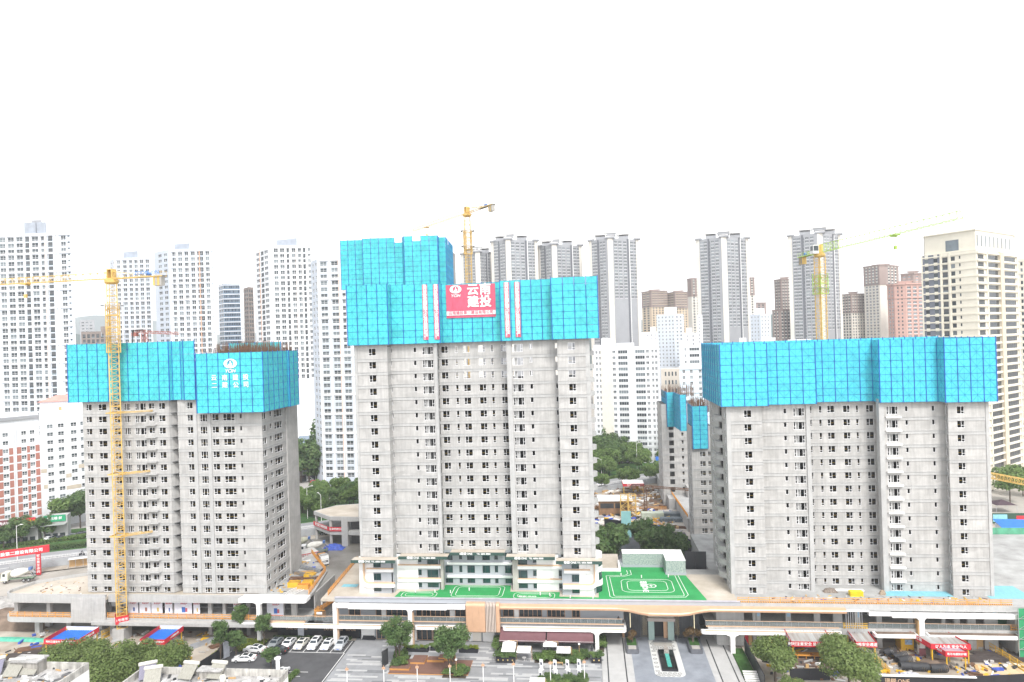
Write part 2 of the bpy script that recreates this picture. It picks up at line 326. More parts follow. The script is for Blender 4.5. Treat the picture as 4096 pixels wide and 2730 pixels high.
def finish_tower(par, outline, heads, m, back, ztop, core=None, lo=LEDGE_LO, hi=LEDGE_HI, dep=0.05, ledges=None):
    lm = ledge_mesh(outline, lo, hi, dep, CONC2)
    for k in (ledges if ledges is not None else range(len(heads)-1)): link('string_course', lm, par, (0, 0, heads[k]))
    # floors and core behind the openings
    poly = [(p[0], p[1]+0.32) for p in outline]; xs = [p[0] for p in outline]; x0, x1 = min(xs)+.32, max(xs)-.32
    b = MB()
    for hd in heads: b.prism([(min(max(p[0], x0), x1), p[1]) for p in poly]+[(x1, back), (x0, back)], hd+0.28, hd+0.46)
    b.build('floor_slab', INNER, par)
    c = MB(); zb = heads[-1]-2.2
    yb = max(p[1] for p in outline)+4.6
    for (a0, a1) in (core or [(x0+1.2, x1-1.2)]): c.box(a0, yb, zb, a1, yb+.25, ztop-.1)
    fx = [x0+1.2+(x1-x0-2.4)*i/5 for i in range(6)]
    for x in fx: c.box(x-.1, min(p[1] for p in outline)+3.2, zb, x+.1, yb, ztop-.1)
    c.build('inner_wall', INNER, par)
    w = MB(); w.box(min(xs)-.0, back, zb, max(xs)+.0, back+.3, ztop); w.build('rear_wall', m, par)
def pil(par, x0, x1, y0, y1, z0, z1, m=CONC2): MB().box(x0, y0, z0, x1, y1, z1).build('pilaster', m, par)

# ================================================================== centre tower
def centre_tower():
    YA, YB, YC = 149.3, 152.0, 155.0      # bays, wings, recessed middle
    t = thing('apartment_tower', 'unfinished grey concrete apartment tower with red banner on its screen, in the centre', 'tower', (0, 0, 0))
    yr = 1400; X = lambda px, Y: oY(px, yr, Y).x
    top = oY(1480, 1395, YA).z; low = oY(1480, 2347, YA).z; H = (top-low)/18
    heads = [top+H-H*i for i in range(17)]          # one floor more behind the screen
    fin = [low+H*2, low+H, low]
    zt = heads[0]+9.5
    xs = dict(a=X(1420, YA), b=X(1548, YA), c=X(1738, YB), d=X(1757, YC), e=X(2030, YC), f=X(2044, YB), g=X(2231, YB), h=X(2231, YA), i=X(2356, YA))
    A = (xs['a'], YA); B = (xs['b'], YA); B2 = (xs['b'], YB); C = (xs['c'], YB); D2 = (xs['d']-.2, YC); E = (xs['e']+.2, YC); F2 = (xs['f'], YB); G = (xs['g'], YB); G2 = (xs['g'], YA); I = (xs['i'], YA)
    back = 176.0
    K = lambda items, Y, x0: cols_px(items, yr, Y, x0)
    bayL = K([(1474, 1503, 0, 1.64, 'two')], YA, A[0]); bayR = K([(2271, 2300, 0, 1.64, 'two_r')], YA, G2[0])
    secL = K([(1556, 1567, .02, 1.2, 'small'), (1653, 1665, .02, 1.2, 'small'), (1689, 1732, 0, 1.78, 'balcony')], YB, B2[0])
    secR = K([(2048, 2091, 0, 1.78, 'balcony'), (2116, 2129, .02, 1.2, 'small'), (2219, 2229, .02, 1.2, 'small')], YB, F2[0])
    ctr = K([(1763, 1791, 0, 1.62, 'two_r'), (1819, 1830.5, 0, 1.62, 'slim'), (1851, 1879.5, 0, 1.62, 'two'), (1913, 1941, 0, 1.62, 'two_r'), (1962, 1974, 0, 1.62, 'slim'), (2002, 2028, 0, 1.62, 'two')], YC, D2[0])
    zb16 = heads[-1]-2.4
    for (p, q, cc) in ((A, B, bayL), (B2, C, secL), (D2, E, ctr), (F2, G, secR), (G2, I, bayR)):
        facade(t, p, q, heads, H, cc, CONC, ztop=zt)
    facade(t, B, B2, heads, H, [], CONC, ztop=zt); facade(t, C, (xs['c'], YC), heads, H, [(.9, 1.5, .1, 1.3, 'small')], CONC, ztop=zt)
    facade(t, (xs['f'], YC), F2, heads, H, [], CONC, ztop=zt); facade(t, G, G2, heads, H, [], CONC, ztop=zt)
    # side walls; the right one is rounded at each floor like the bays seen there
    facade(t, (A[0], back), A, heads, H, [(6, 7.4, 0, 1.6, 'two'), (12, 13.2, 0, 1.6, 'two'), (20, 21.4, 0, 1.6, 'two')], CONC, ztop=zt)
    facade(t, I, (I[0], back), heads, H, [(3.6, 5.0, 0, 1.6, 'two'), (12, 13.2, 0, 1.6, 'two')], CONC, ztop=zt)
    ol = [A, B, B2, C, D2, E, F2, G, G2, I]
    finish_tower(t, [A, B, B2, C], heads, CONC, back, zt, ledges=[])
    lm = ledge_mesh([(A[0], back)]+ol+[(I[0], back)], LEDGE_LO, LEDGE_HI, .05, CONC2)
    for k in range(1, 16): link('string_course', lm, t, (0, 0, heads[k]))
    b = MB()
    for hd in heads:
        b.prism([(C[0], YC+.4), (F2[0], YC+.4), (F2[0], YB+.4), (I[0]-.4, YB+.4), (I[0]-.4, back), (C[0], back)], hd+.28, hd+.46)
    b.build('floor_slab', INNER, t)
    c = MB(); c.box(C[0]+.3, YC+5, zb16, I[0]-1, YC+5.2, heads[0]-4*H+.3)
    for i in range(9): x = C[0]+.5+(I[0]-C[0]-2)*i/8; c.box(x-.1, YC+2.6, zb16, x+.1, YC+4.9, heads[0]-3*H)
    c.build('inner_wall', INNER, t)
    # bowed balcony fronts on the right flank
    for k in range(1, 16):
        bb = MB(); n = 8; x = I[0]+.15
        pr = [(x, 151.2)]+[(x+.9*math.sin(math.pi*j/n), 151.2+3.0*j/n) for j in range(n+1)]+[(x, 154.2)]
        bb.prism(pr[1:-1][::-1], -2.95, -1.95); break
    bm = bb.mesh('bowed_balcony', CONC2)
    for k in range(1, 17): link('bowed_balcony', bm, t, (0, 0, heads[k]))
    for (a, c2, y) in ((A[0]-.15, A[0]+.45, YA-.14), (xs['c']-.1, xs['d']+.12, YB-.3), (xs['e']+.1, xs['f']+.05, YB-.3), (I[0]-.75, I[0]+.12, YA-.14)):
        pil(t, a, c2, y, y+1.2, zb16+.3, zt)
    # three finished storeys
    zl = DZ; zc = zb16
    W2, G2m = WHITE, GREYP
    def lower(p, q, Y, parts, bands=True, copper=True):
        """parts: (px0, px1, 'w'|'g'|'win') at the reference row"""
        yy = 2300
        for (a, c2, k, hs_) in parts:
            xa, xc = oY(a, yy, Y).x, oY(c2, yy, Y).x
            if k in 'wg': 
                npan = max(1, round((xc-xa)/1.6)); w = (xc-xa)/npan
                for i in range(npan):
                    o = MB().box(xa+w*i+.012, Y, zl, xa+w*(i+1)-.012, Y+.3, zc+.2).build('cladding_panel', WHITE if k == 'w' else GREYP, t)
            else:
                zprev = zl
                for hd in fin[::-1]:
                    h = hs_ if hd-hs_ > zl+.35 else hd-zl-.35
                    MB().box(xa, Y+.02, zprev, xc, Y+.3, hd-h).build('spandrel', GREYP, t); zprev = hd
                    link('window', window_mesh('glazed', xc-xa-.02, h-.02), t, ((xa+xc)/2, Y+.2, hd-h+.01))
                MB().box(xa, Y+.02, zprev, xc, Y+.3, zc+.2).build('spandrel', GREYP, t)
    lower(A, B, YA, [(1437, 1494, 'w', 0), (1494, 1524, 'win', 1.62), (1524, 1566, 'g', 0)])
    lower(B2, C, YB, [(1566, 1574, 'g', 0), (1574, 1588, 'win', 1.3), (1588, 1673, 'w', 0), (1673, 1687, 'win', 1.3), (1687, 1710, 'g', 0), (1710, 1754, 'win', 1.9), (1754, 1758, 'g', 0)])
    lower(D2, E, YC, [(1779, 1782, 'g', 0), (1782, 1812, 'win', 1.75), (1812, 1838, 'g', 0), (1838, 1850, 'win', 1.6), (1850, 1870, 'g', 0), (1870, 1900, 'win', 1.75), (1900, 1931, 'g', 0), (1931, 1961, 'win', 1.75), (1961, 1980, 'g', 0), (1980, 1993, 'win', 1.6), (1993, 2021, 'g', 0), (2021, 2047, 'win', 1.75)])
    lower(F2, G, YB, [(2060, 2066, 'g', 0), (2066, 2110, 'win', 1.9), (2110, 2133, 'g', 0), (2133, 2147, 'win', 1.3), (2147, 2235, 'w', 0), (2235, 2247, 'win', 1.3)])
    lower(G2, I, YA, [(2248, 2287, 'g', 0), (2287, 2317, 'win', 1.62), (2317, 2376, 'w', 0)])
    MB().box(A[0]-.3, YC+.3, zl, I[0]+.3, back, zl+.05).build('base_slab', CONC2, t)
    inn = MB(); inn.box(A[0]+.4, YC+4.4, zl, I[0]-.4, YC+4.6, zc); inn.box(A[0]+.02, YA+.35, zl, A[0]+.3, back, zc); inn.box(I[0]-.3, YA+.35, zl, I[0]-.02, back, zc)
    inn.box(B[0]-.3, YA+.3, zl, B[0]-.02, YB+.3, zc); inn.box(G[0]+.02, YA+.3, zl, G[0]+.3, YB+.3, zc); inn.build('lower_side_wall', GREYP, t)
    # white storey bands with copper lines
    def band(x0, x1, Y, z, h=.62, dp=.45, cu=True, cz=None):
        MB().box(x0, Y-dp, z, x1, Y-.005, z+h).build('storey_band', WHITE, t)
        if cu: MB().box(x0, Y-dp+.08, z+h+.003, x1, Y-.006, z+h+.24).build('copper_line', COPPERL, t)
    z1, z2 = fin[1]+.42, fin[2]+.42
    band(A[0]+1.2, B[0], YA, z1); band(B2[0]+.3, C[0], YB, z1); band(F2[0], G[0]-.3, YB, z1); band(G2[0], I[0]-1.2, YA, z1)
    band(B2[0]+.3, C[0], YB, z2-.05); band(F2[0], G[0]-.3, YB, z2-.05)
    band(C[0]+.8, F2[0]-.8, YC, z1-.1, .5, .4, False); band(C[0]+.8, F2[0]-.8, YC, z2-.1, .5, .4, False)
    # rounded portal around each outer bay
    for (x0, x1, sgn) in ((A[0]-.25, B[0]+.25, 1), (G2[0]-.25, I[0]+.6, -1)):
        for (off, wid, y0, m, nm) in ((0.0, .75, YA-.75, WHITEW, 'portal_frame'), (.75, .28, YA-.55, COPPERL, 'portal_trim')):
            bb = MB(); r = 2.0-off; n = 8; zb_ = z2-.35+off; zt_ = zc+.2
            xl = (x0+off) if sgn > 0 else (x1-off)
            def pt(q, o):
                if q == 0: return (xl+sgn*o, zt_)
                if q <= n+1:
                    a = math.pi/2*(q-1)/n; R = r-o
                    return (xl+sgn*(r-R*math.cos(a)), zb_+r-R*math.sin(a))
                return ((x1 if sgn > 0 else x0), zb_+o)
            for q in range(n+2):
                a, c2, d, e = pt(q, 0), pt(q+1, 0), pt(q+1, wid), pt(q, wid)
                vs = [(p[0], yv, p[1]) for yv in (y0, YA+.001) for p in (a, c2, d, e)]
                bb.add(vs, [(0,1,2,3) if sgn > 0 else (3,2,1,0), (0,4,5,1), (3,2,6,7), (4,7,6,5)])
            bb.build(nm, m, t)
    for (a, c2) in ((xs['c']-.1, xs['d']+.1), (xs['e'], xs['f']+.15)):
        MB().box(a, YB-.35, zl, c2, YB+.9, zc+.1).build('lower_pilaster', CONCW, t)
    # glazed round corner at the right end
    for k, hd in enumerate(fin):
        bb = MB(); n = 8; pr = [(I[0]+.05+1.3*math.sin(math.pi*j/n/1.0), YA+1.2+3.4*j/n) for j in range(n+1)]
        bb.prism(pr[::-1], hd-1.75, hd, 0); bb.build('curved_window', GLASST, t)
        bb = MB(); pr = [(I[0]+.05+1.45*math.sin(math.pi*j/n), YA+1.1+3.6*j/n) for j in range(n+1)]
        bb.prism(pr[::-1], hd+.003, hd+H-1.76, 0); bb.build('curved_spandrel', WHITEW, t)
    # dark green protective canopies with lettering
    def canopy(x0, x1, Y, z, ln, dp=2.6, skew=0):
        cp = thing('safety_canopy', ln, 'canopy', (x0, Y, z), group='dark green canopies round the centre tower'); L = x1-x0
        MB().box(0, 0, .42, L, dp, .5).build('deck', DECK, cp)
        MB().box(0, -.08, -.05, L, -.002, .62).build('fascia', GREENC, cp)
        c1 = .22*L
        for nm, tx, xx, sz in (('emblem', 'Ø', .2*L, .62), ('lettering', '璟樾·ONE', .31*L, .62), ('phone_number', 'TEL 6806 8888', .62*L, .52)):
            lettering(tx, sz, WHITE, cp, (xx, -.09, .3), bold=.025, name=nm)
        return cp
    zk = zc-.15
    def cx(px, Y): return oY(px, 2215, Y).x
    canopy(cx(1402, YA-2.6), cx(1580, YA-2.6), YA-2.6, zk-.2, 'dark green lettered canopy at the left end of the centre tower')
    canopy(cx(1592, YB-2.6), cx(1788, YB-2.6), YB-2.6, zk-.2, 'dark green lettered canopy over the left wing of the centre tower')
    canopy(cx(1799, YC-2.6), cx(2018, YC-2.6), YC-2.6, zk-.2, 'dark green lettered canopy over the recessed middle of the centre tower')
    canopy(cx(2022, YB-2.6), cx(2219, YB-2.6), YB-2.6, zk-.2, 'dark green lettered canopy over the right wing of the centre tower')
    canopy(cx(2222, YA-2.6), cx(2408, YA-2.6), YA-2.6, zk-.2, 'dark green lettered canopy at the right end of the centre tower')
    # screen
    off = 1.1; S = lambda px, Y: oY(px, 1250, Y).x
    zb = oY(1450, 1382, YA-off).z; 
    pts = [(A[0]-1.2, YA+7), (A[0]-1.2, YA-off), (S(1550, YA-off), YA-off), (S(1550, YA-off), YB-off), (S(1757, YB-off), YB-off), (S(1757, YB-off), YC-off), (S(2009, YC-off), YC-off), (S(2009, YC-off), YB-off), (S(2209, YB-off), YB-off), (S(2209, YB-off), YA-off), (I[0]+2.2, YA-off), (I[0]+2.2, YA+7)]
    scaffold('climbing_screen', 'cyan perforated climbing screen around the top of the banner tower', pts, zb, 9, 1.49, SHEET)
    return dict(YA=YA, YB=YB, YC=YC, zb=zb, off=off)
CT_INFO = centre_tower()

# ================================================================== right tower
def right_tower():
    YA, YB, YC = 151.0, 153.4, 157.0
    t = thing('apartment_tower', 'wide unfinished grey concrete tower under sky-blue screens, right of the green roof', 'tower')
    yr = 1660; X = lambda px, Y: oY(px, yr, Y).x
    top = oY(2990, 1641, YA).z; low = oY(2990, 2347, YA).z; H = (top-low)/13
    heads = [top+H-H*i for i in range(15)]; zt = heads[0]+8
    a, b_, c, d, e, f, g, h = X(2907, YA), X(3046, YA), X(3224, YB), X(3237, YC), X(3508, YC), X(3528, YB), X(3778, YB), X(3951, YA)
    g2 = X(3792, YA); back = 172.0
    K = lambda items, Y, x0: cols_px(items, yr, Y, x0)
    A, B, B2, C, D, E, F, G, G2, Hh = (a, YA), (b_, YA), (b_, YB), (c, YB), (c, YC), (f, YC), (f, YB), (g, YB), (g2, YA), (h, YA)
    kw = dict(ztop=zt, zbot=DZ)
    facade(t, A, B, heads, H, K([(2975, 3006, 0, 1.62, 'two')], YA, a), CONC, **kw)
    facade(t, B2, C, heads, H, K([(3133, 3146, .05, 1.2, 'small'), (3173, 3217, .02, 1.78, 'balcony')], YB, b_), CONC, **kw)
    facade(t, D, E, heads, H, K([(3238, 3247, 0, 1.6, 'slim'), (3275, 3287, 0, 1.6, 'slim'), (3309, 3338, 0, 1.6, 'two'), (3372, 3400, 0, 1.6, 'two_r'), (3423, 3434.5, 0, 1.6, 'slim'), (3464, 3495, 0, 1.6, 'two')], YC, c), CONC, **kw)
    facade(t, F, G, heads, H, K([(3546, 3591, .02, 1.75, 'balcony'), (3620, 3632, .02, 1.2, 'small'), (3727, 3739, .02, 1.2, 'small')], YB, f), CONC, **kw)
    facade(t, G2, Hh, heads, H, K([(3827, 3857, 0, 1.62, 'two_r')], YA, g2), CONC, **kw)
    facade(t, B, B2, heads, H, [], CONC, **kw); facade(t, C, D, heads, H, [], CONC, **kw); facade(t, E, F, heads, H, [(1.0, 2.2, 0, 1.6, 'slim')], CONC, **kw)
    facade(t, G, G2, heads, H, [(.3, 1.5, 0, 1.9, 'small')], CONC, **kw)
    # left flank: windows, tiny vent, bowed balcony
    fl = [(a, back), (a, YA)]
    facade(t, fl[0], fl[1], heads, H, [(2.0, 4.4, 0, 1.7, 'three'), (7.6, 8.3, .1, .7, 'small'), (11.8, 15.2, 0, 1.95, None), (17.8, 19.4, 0, 1.65, 'two')], CONC, **kw)
    facade(t, Hh, (h, back), heads, H, [(3, 4.6, 0, 1.6, 'two')], CONC, **kw)
    bb = MB(); n = 10; y0, y1 = back-11.2, back-15.8
    pr = [(a-.02-1.25*math.sin(math.pi*j/n)**.8, y0+(y1-y0)*j/n) for j in range(n+1)]; bb.prism(pr, -2.95, -1.95)
    pr2 = [(a-.02-1.42*math.sin(math.pi*j/n)**.8, y0+.15+(y1-y0-.3)*j/n) for j in range(n+1)]; bb.prism(pr2, -1.95, -1.83); bb.prism(pr2, -3.05, -2.953)
    bm = bb.mesh('bowed_balcony', CONC2)
    for hd in heads[1:]: link('bowed_balcony', bm, t, (0, 0, hd))
    lm = ledge_mesh([fl[0], A, B, B2, C, D, E, F, G, G2, Hh, (h, back)], LEDGE_LO, LEDGE_HI, .05, CONC2)
    for k in range(1, 14): link('string_course', lm, t, (0, 0, heads[k]))
    finish_tower(t, [A, B, B2, C], heads, CONC, back, zt, ledges=[])
    s = MB()
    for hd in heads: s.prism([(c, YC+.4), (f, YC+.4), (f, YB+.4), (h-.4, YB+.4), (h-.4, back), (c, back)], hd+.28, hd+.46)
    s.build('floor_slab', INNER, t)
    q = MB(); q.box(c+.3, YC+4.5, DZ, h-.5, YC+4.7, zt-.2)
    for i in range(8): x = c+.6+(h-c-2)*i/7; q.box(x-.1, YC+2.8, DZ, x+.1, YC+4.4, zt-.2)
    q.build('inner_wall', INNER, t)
    for (x0, x1, y) in ((a-.15, a+.75, YA-.16), (c-.1, c+.75, YB-.3), (f-.75, f+.25, YB-.3), (h-.5, h+.15, YA-.16)): pil(t, x0, x1, y, y+1.3, DZ, top+1.6)
    # thin white balcony slabs on the right wing
    xb0, xb1 = oY(3540, yr, YB).x, oY(3602, yr, YB).x
    bs = MB().box(xb0, YB-.55, -2.5, xb1, YB-.02, -2.15).mesh('balcony_slab', WHITEW)
    for hd in heads[1:]: link('balcony_slab', bs, t, (0, 0, hd))
    off = 1.1; S = lambda px, Y: oY(px, 1500, Y).x; zb = oY(2950, 1627, YA-off).z
    pts = [(a-1.3, back+1), (a-1.3, YA+5), (a-1.3+.0, YA-off), (S(3069, YA-off), YA-off), (S(3069, YA-off), YB-off), (S(3262, YB-off), YB-off), (S(3262, YB-off), YC-off), (S(3489, YC-off), YC-off), (S(3518, YB-off), YB-off), (S(3749, YB-off), YB-off), (S(3779, YA-off), YA-off), (S(3986, YA-off), YA-off), (S(3986, YA-off), back+1), (a-1.3, back+1)]
    scaffold('climbing_screen', 'sky-blue perforated climbing screen crowning the right-hand grey tower', pts[:-1], zb, 9, 1.475, SHEETB)
    scaffold('climbing_screen', 'rear side of the sky-blue screen, its rim seen behind the right-hand screen', pts[-2:][::-1], zb, 9, 1.5, SHEETB)
    MB().box(a-.5, YC+.4, zb+10.6, h-.4, back+.3, zb+10.9).build('work_deck', CONC2, t)
right_tower()

# ================================================================== left tower
def left_tower():
    YA, YB = 148.3, 151.4
    t = thing('apartment_tower', 'unfinished grey concrete tower behind the yellow crane, showing its right flank', 'tower')
    yr = 1640; X = lambda px, Y: oY(px, yr, Y).x
    top = oY(355, 1618, YA).z; low = oY(355, 2343.7, YA).z; H = (top-low)/15
    heads = [top+H-H*i for i in range(17)]; zt = heads[0]+6.5
    a, b_, c, d, e = X(331, YA), X(676, YA), X(742, YB), X(742, YA), X(1046, YA)
    K = lambda items, Y, x0: cols_px(items, yr, Y, x0)
    back = 166.5; kw = dict(ztop=zt, zbot=DZ)
    A, B, B2, C, C2, E = (a, YA), (b_, YA), (b_+1.6, YB), (c-1.0, YB), (c, YA), (e, YA)
    facade(t, A, B, heads, H, K([(344, 367, 0, 1.52, 'two'), (393, 426, 0, 1.55, 'two'), (455, 486, 0, 1.6, 'two'), (494, 521, -.02, 1.65, 'balcony'), (540, 583, -.02, 1.7, 'balcony'), (594, 617, 0, 1.4, 'two_r'), (635, 661, 0, 1.55, 'two')], YA, a), CONC, **kw)
    facade(t, B, B2, heads, H, [], CONC, **kw)
    facade(t, B2, C, heads, H, K([(693, 714, 0, 1.75, 'two'), (725, 735, 0, 1.75, 'slim')], YB, b_+1.6), CONC, **kw)
    facade(t, C, C2, heads, H, [], CONC, **kw)
    facade(t, C2, E, heads, H, K([(748, 773, 0, 1.55, 'two'), (799, 828, 0, 1.75, 'three'), (847, 874, 0, 1.55, 'two'), (891, 937, 0, 1.6, 'three'), (958, 966, .02, 1.05, None)], YA, c), CONC, **kw)
    # right flank
    fl0, fl1 = (e, YA), (e, 160.5)
    facade(t, fl0, fl1, heads, H, [(.4, 2.2, -.02, 1.6, 'two'), (3.9, 5.1, 0, 1.3, 'slim'), (6.3, 10.4, -.1, 1.8, 'three')], CONC, **kw)
    facade(t, (e+.3, 160.5), (e+.3, 166.8), heads, H, [], CONC, **kw); facade(t, (e, 160.5), (e+.3, 160.5), heads, H, [], CONC, **kw)
    facade(t, (a, back), A, heads, H, [(6, 7.5, 0, 1.5, 'two')], CONC, **kw)
    lm = ledge_mesh([(a, back), A, B, B2, C, C2, E, fl1], LEDGE_LO+.12, LEDGE_HI+.08, .05, CONC2)
    for k in range(1, 16): link('string_course', lm, t, (0, 0, heads[k]))
    finish_tower(t, [A, B, B2, C, C2, E], heads, CONC, back, zt, ledges=[])
    for px in (780, 836): x = X(px, YA); pil(t, x-.45, x+.45, YA-.22, YA+.5, DZ, zt)
    x = X(720, YB); MB().tube((x, YB-.2, DZ), (x, YB-.2, zt-4), .16, 8).build('drain_pipe', STEEL, t)
    sl = MB().box(X(583, YA), YA-.9, -2.35, X(628, YA), YA-.02, -2.15).mesh('balcony_slab', CONC2)
    for hd in heads[1:]: link('balcony_slab', sl, t, (0, 0, hd))
    off = 1.1; S = lambda px, Y: oY(px, 1500, Y).x; zb = oY(500, 1606, YA-off).z
    pts = [(a-2.6, back), (a-2.6, YA-off), (S(676, YA-off), YA-off), (S(690, YA-.35), YA-.35), (S(724, YA-.35), YA-.35), (S(735, YA-off), YA-off), (S(780, YA-off), YA-off)]
    scaffold('climbing_screen', 'cyan climbing screen on the left half of the crane-side tower', pts, zb, 9, 1.5, SHEET)
    zb2 = oY(900, 1652, YA-1.5-off).z; x0, x1 = S(785, YA-1.5-off), S(1052, YA-1.5-off)
    pts = [(x0, YA+2), (x0, YA-1.5-off), (x1, YA-1.5-off), (x1, 158.2), (x1+.5, 158.2), (x1+.5, 163.2)]
    scaffold('climbing_screen', 'lower cyan climbing screen bearing a white emblem and white lettering', pts, zb2, 9, 1.5, SHEET)
    scaffold('climbing_screen', 'far side strip of cyan screen behind the brown starter bars', [(x1-2-18, 168), (x1-2-4, 168)], zb2+3.8, 8, 1.5, SHEET)
    MB().box(x0+.6, YA-1.0, zb2+11.2, x1-.6, 166.5, zb2+11.5).build('work_deck', CONCD, t)
    # emblem and lettering on the screen
    yf = YA-1.5-off-.12
    sg = thing('screen_lettering', 'two rows of white characters on the lower cyan screen', 'lettering', oY(921, 1525, yf))
    for tx, px, py in (('云', 856, 1513), ('南', 899, 1513), ('建', 942, 1512), ('投', 983, 1510), ('二', 858, 1540), ('建', 900, 1538), ('公', 944, 1538), ('司', 984, 1536)):
        lettering(tx, 1.4, WHITE, sg, oY(px, py+(4 if py > 1530 else 0), yf)-Vector(sg.location), name='character', bold=.015)
    emblem(oY(921, 1455, yf), 1.1, WHITE, SHEET, 'white ringed emblem with slanted letters on the lower cyan screen')
    # starter bars on top
    rb = MB(); random.seed(3)
    for i in range(900):
        x = random.uniform(x0+1, x1-1) if random.random() < .75 else random.uniform(x1-14, x1-1); y = random.uniform(YA-.5, 165); h = random.choice((1.5, 2.2, 3.2))*random.uniform(.7, 1.1)
        rb.bar((x, y, zb2+11.5), (x+random.uniform(-.08, .08), y, zb2+11.6+1.2+h), .045)
    for i in range(60):
        y = random.uniform(YA+1, 166); z = zb2+12.2+random.uniform(0, 1.6); xa = random.uniform(x0+1, x1-8); rb.bar((xa, y, z), (xa+random.uniform(3, 7), y, z), .05)
    o = rb.build('starter_bars', RUST); stuff(o); o['label'] = 'brown upright rebar bristling above the lower cyan screen'; o['category'] = 'rebar'
    return zb2, x0, x1
def emblem(p, r, m, mb, label, par=None, rot=(math.pi/2, 0, 0)):
    """three nested elliptical rings round a tower sign, slanted letters underneath"""
    t = thing('emblem_sign', label, 'emblem', p) if par is None else None
    root = t if par is None else par; base = Vector((0, 0, 0)) if par is None else Vector(p)
    def ring(a0, a1, b0, b1, m_, y, cx=0.0):
        b = MB(); n = 36; vs = []
        for i in range(n):
            q = 2*math.pi*i/n
            vs += [(cx+a0*math.cos(q), y, b0*math.sin(q)), (cx+a1*math.cos(q), y, b1*math.sin(q)), (cx+a0*math.cos(q), y+.03, b0*math.sin(q)), (cx+a1*math.cos(q), y+.03, b1*math.sin(q))]
        fs = []
        for i in range(n):
            j = (i+1) % n; A, B, C, D = i*4, j*4, i*4+1, j*4+1; fs += [(A, C, D, B), (A+2, B+2, D+2, C+2), (C, C+2, D+2, D), (A, B, B+2, A+2)]
        o = b.add(vs, fs).build('ring', m_, root); o.location = base; return o
    ring(1.12*r, 1.42*r, .80*r, .98*r, m, -.03); ring(.70*r, 1.0*r, .72*r, .88*r, m, -.03)
    b = MB()
    for (x0, x1, z1) in ((-.38, -.2, -.05), (-.1, .1, .55), (.2, .38, .1)): b.box(x0*r, -.03, -.5*r, x1*r, 0, z1*r)
    b.box(-.5*r, -.031, -.66*r, .5*r, -.001, -.503*r); o = b.build('tower_mark', m, root); o.location = base
    o = lettering('YCIH', .95*r, m, root, base+Vector((0, -.02, -1.55*r)), rot, (1.05, 1, 1), bold=.02)
    o.data = o.data.copy(); o.data.transform(Matrix(((1, .25, 0, 0), (0, 1, 0, 0), (0, 0, 1, 0), (0, 0, 0, 1))))
    return t
LT = left_tower()
# ------------------------------------------------------------------ ground and paving
g = MB().box(-5000, -60, -.8, 5000, 9000, -.30).build('ground', mat('dusty_ground', (0.40, 0.37, 0.33), 0.95, 0.2, 0.05, col2=(0.27, 0.25, 0.22))); struct(g)
ASPH = mat('asphalt', (0.085, 0.085, 0.09), 0.85, 0.18, 0.3, fine=0.15); LINE = mat('road_paint', (0.75, 0.75, 0.73), 0.7, 0.08)
PAVE = mat('grey_granite_paving', (0.30, 0.305, 0.315), 0.7, 0.12, 0.35, fine=0.15); PAVEL = mat('pale_granite_strip', (0.43, 0.43, 0.43), 0.7, 0.08, 0.8, island=.1); PAVED = mat('dark_granite_strip', (0.185, 0.19, 0.20), 0.7, 0.1, 0.8)
LANE = mat('pale_granite_lane', (0.46, 0.455, 0.445), 0.75, 0.08, 0.4, fine=0.10); FORE = mat('blue_grey_granite', (0.27, 0.29, 0.325), 0.55, 0.16, 0.3, fine=0.12)
YARD = mat('site_yard_concrete', (0.46, 0.42, 0.36), 0.95, 0.2, 0.14, col2=(0.28, 0.23, 0.18), fine=0.15)
YARDW = mat('wet_site_road', (0.22, 0.21, 0.195), 0.45, 0.25, 0.12, col2=(0.13, 0.12, 0.10)); MUD = mat('brown_mud', (0.19, 0.14, 0.105), 0.95, 0.3, 0.35, bump=.6, bscale=2)
GRASS = mat('lawn_green', (0.05, 0.13, 0.025), 0.95, 0.25, 1.2, fine=.3, bscale=6); TURF = mat('artificial_turf', (0.03, 0.32, 0.09), 0.9, 0.12, 0.25, fine=0.2, bscale=5)
def sheet(name, x0, y0, x1, y1, z, m, th=.25): return struct(MB().box(x0, y0, z-th, x1, y1, z).build(name, m))
sheet('site_yard', -190, 95, -53.0, 150, -.02, YARD); sheet('site_road', -140, 150.05, 27, 236, -.015, YARDW); sheet('site_yard_behind', 27.05, 150.05, 140, 330, -.018, YARD)
sheet('parking_lot', -80.5, 100, -53.0, 146.4, 0.005, ASPH)
PZ = sheet('plaza', -52.95, 95, 1.0, 150.2, 0.0, PAVE)
sheet('driveway', 1.05, 95, 7.2, 158, 0.0, LANE); FC = sheet('forecourt', 7.25, 95, 22.3, 150.6, 0.0, FORE); sheet('driveway', 22.35, 95, 27.6, 158, 0.0, LANE)
sheet('grass_strip', 27.75, 95, 30.2, 146, 0.03, GRASS); sheet('site_yard', 30.25, 95, 150, 150.0, -.02, YARD)
for x in (2.1, 5.6, 23.4, 26.4): struct(MB().box(x, 95, .002, x+.25, 150, .006).build('drain_channel', DARKG))
for x in (7.12, 22.22): struct(MB().box(x, 95, .0, x+.12, 150, .008).build('stone_edge', PAVEL))
# parking bays
for i in range(7):
    x = -71.5+3.0*i; struct(MB().box(x-.06, 140.4, .006, x+.06, 146.0, .010).build('bay_line', LINE))
struct(MB().box(-71.5, 140.25, .006, -53.2, 140.39, .010).build('bay_line', LINE)); struct(MB().box(-53.35, 100, .006, -53.2, 140.24, .010).build('bay_line', LINE))
struct(MB().box(-78.6, 128, .006, -78.46, 140.2, .010).build('bay_line', LINE))
for x0, y0, x1, y1 in ((-59.6, 129.9, -58.6, 130.05), (-62.5, 131.7, -57.7, 131.85)): struct(MB().box(x0, y0, .006, x1, y1, .010).build('bay_line', LINE))
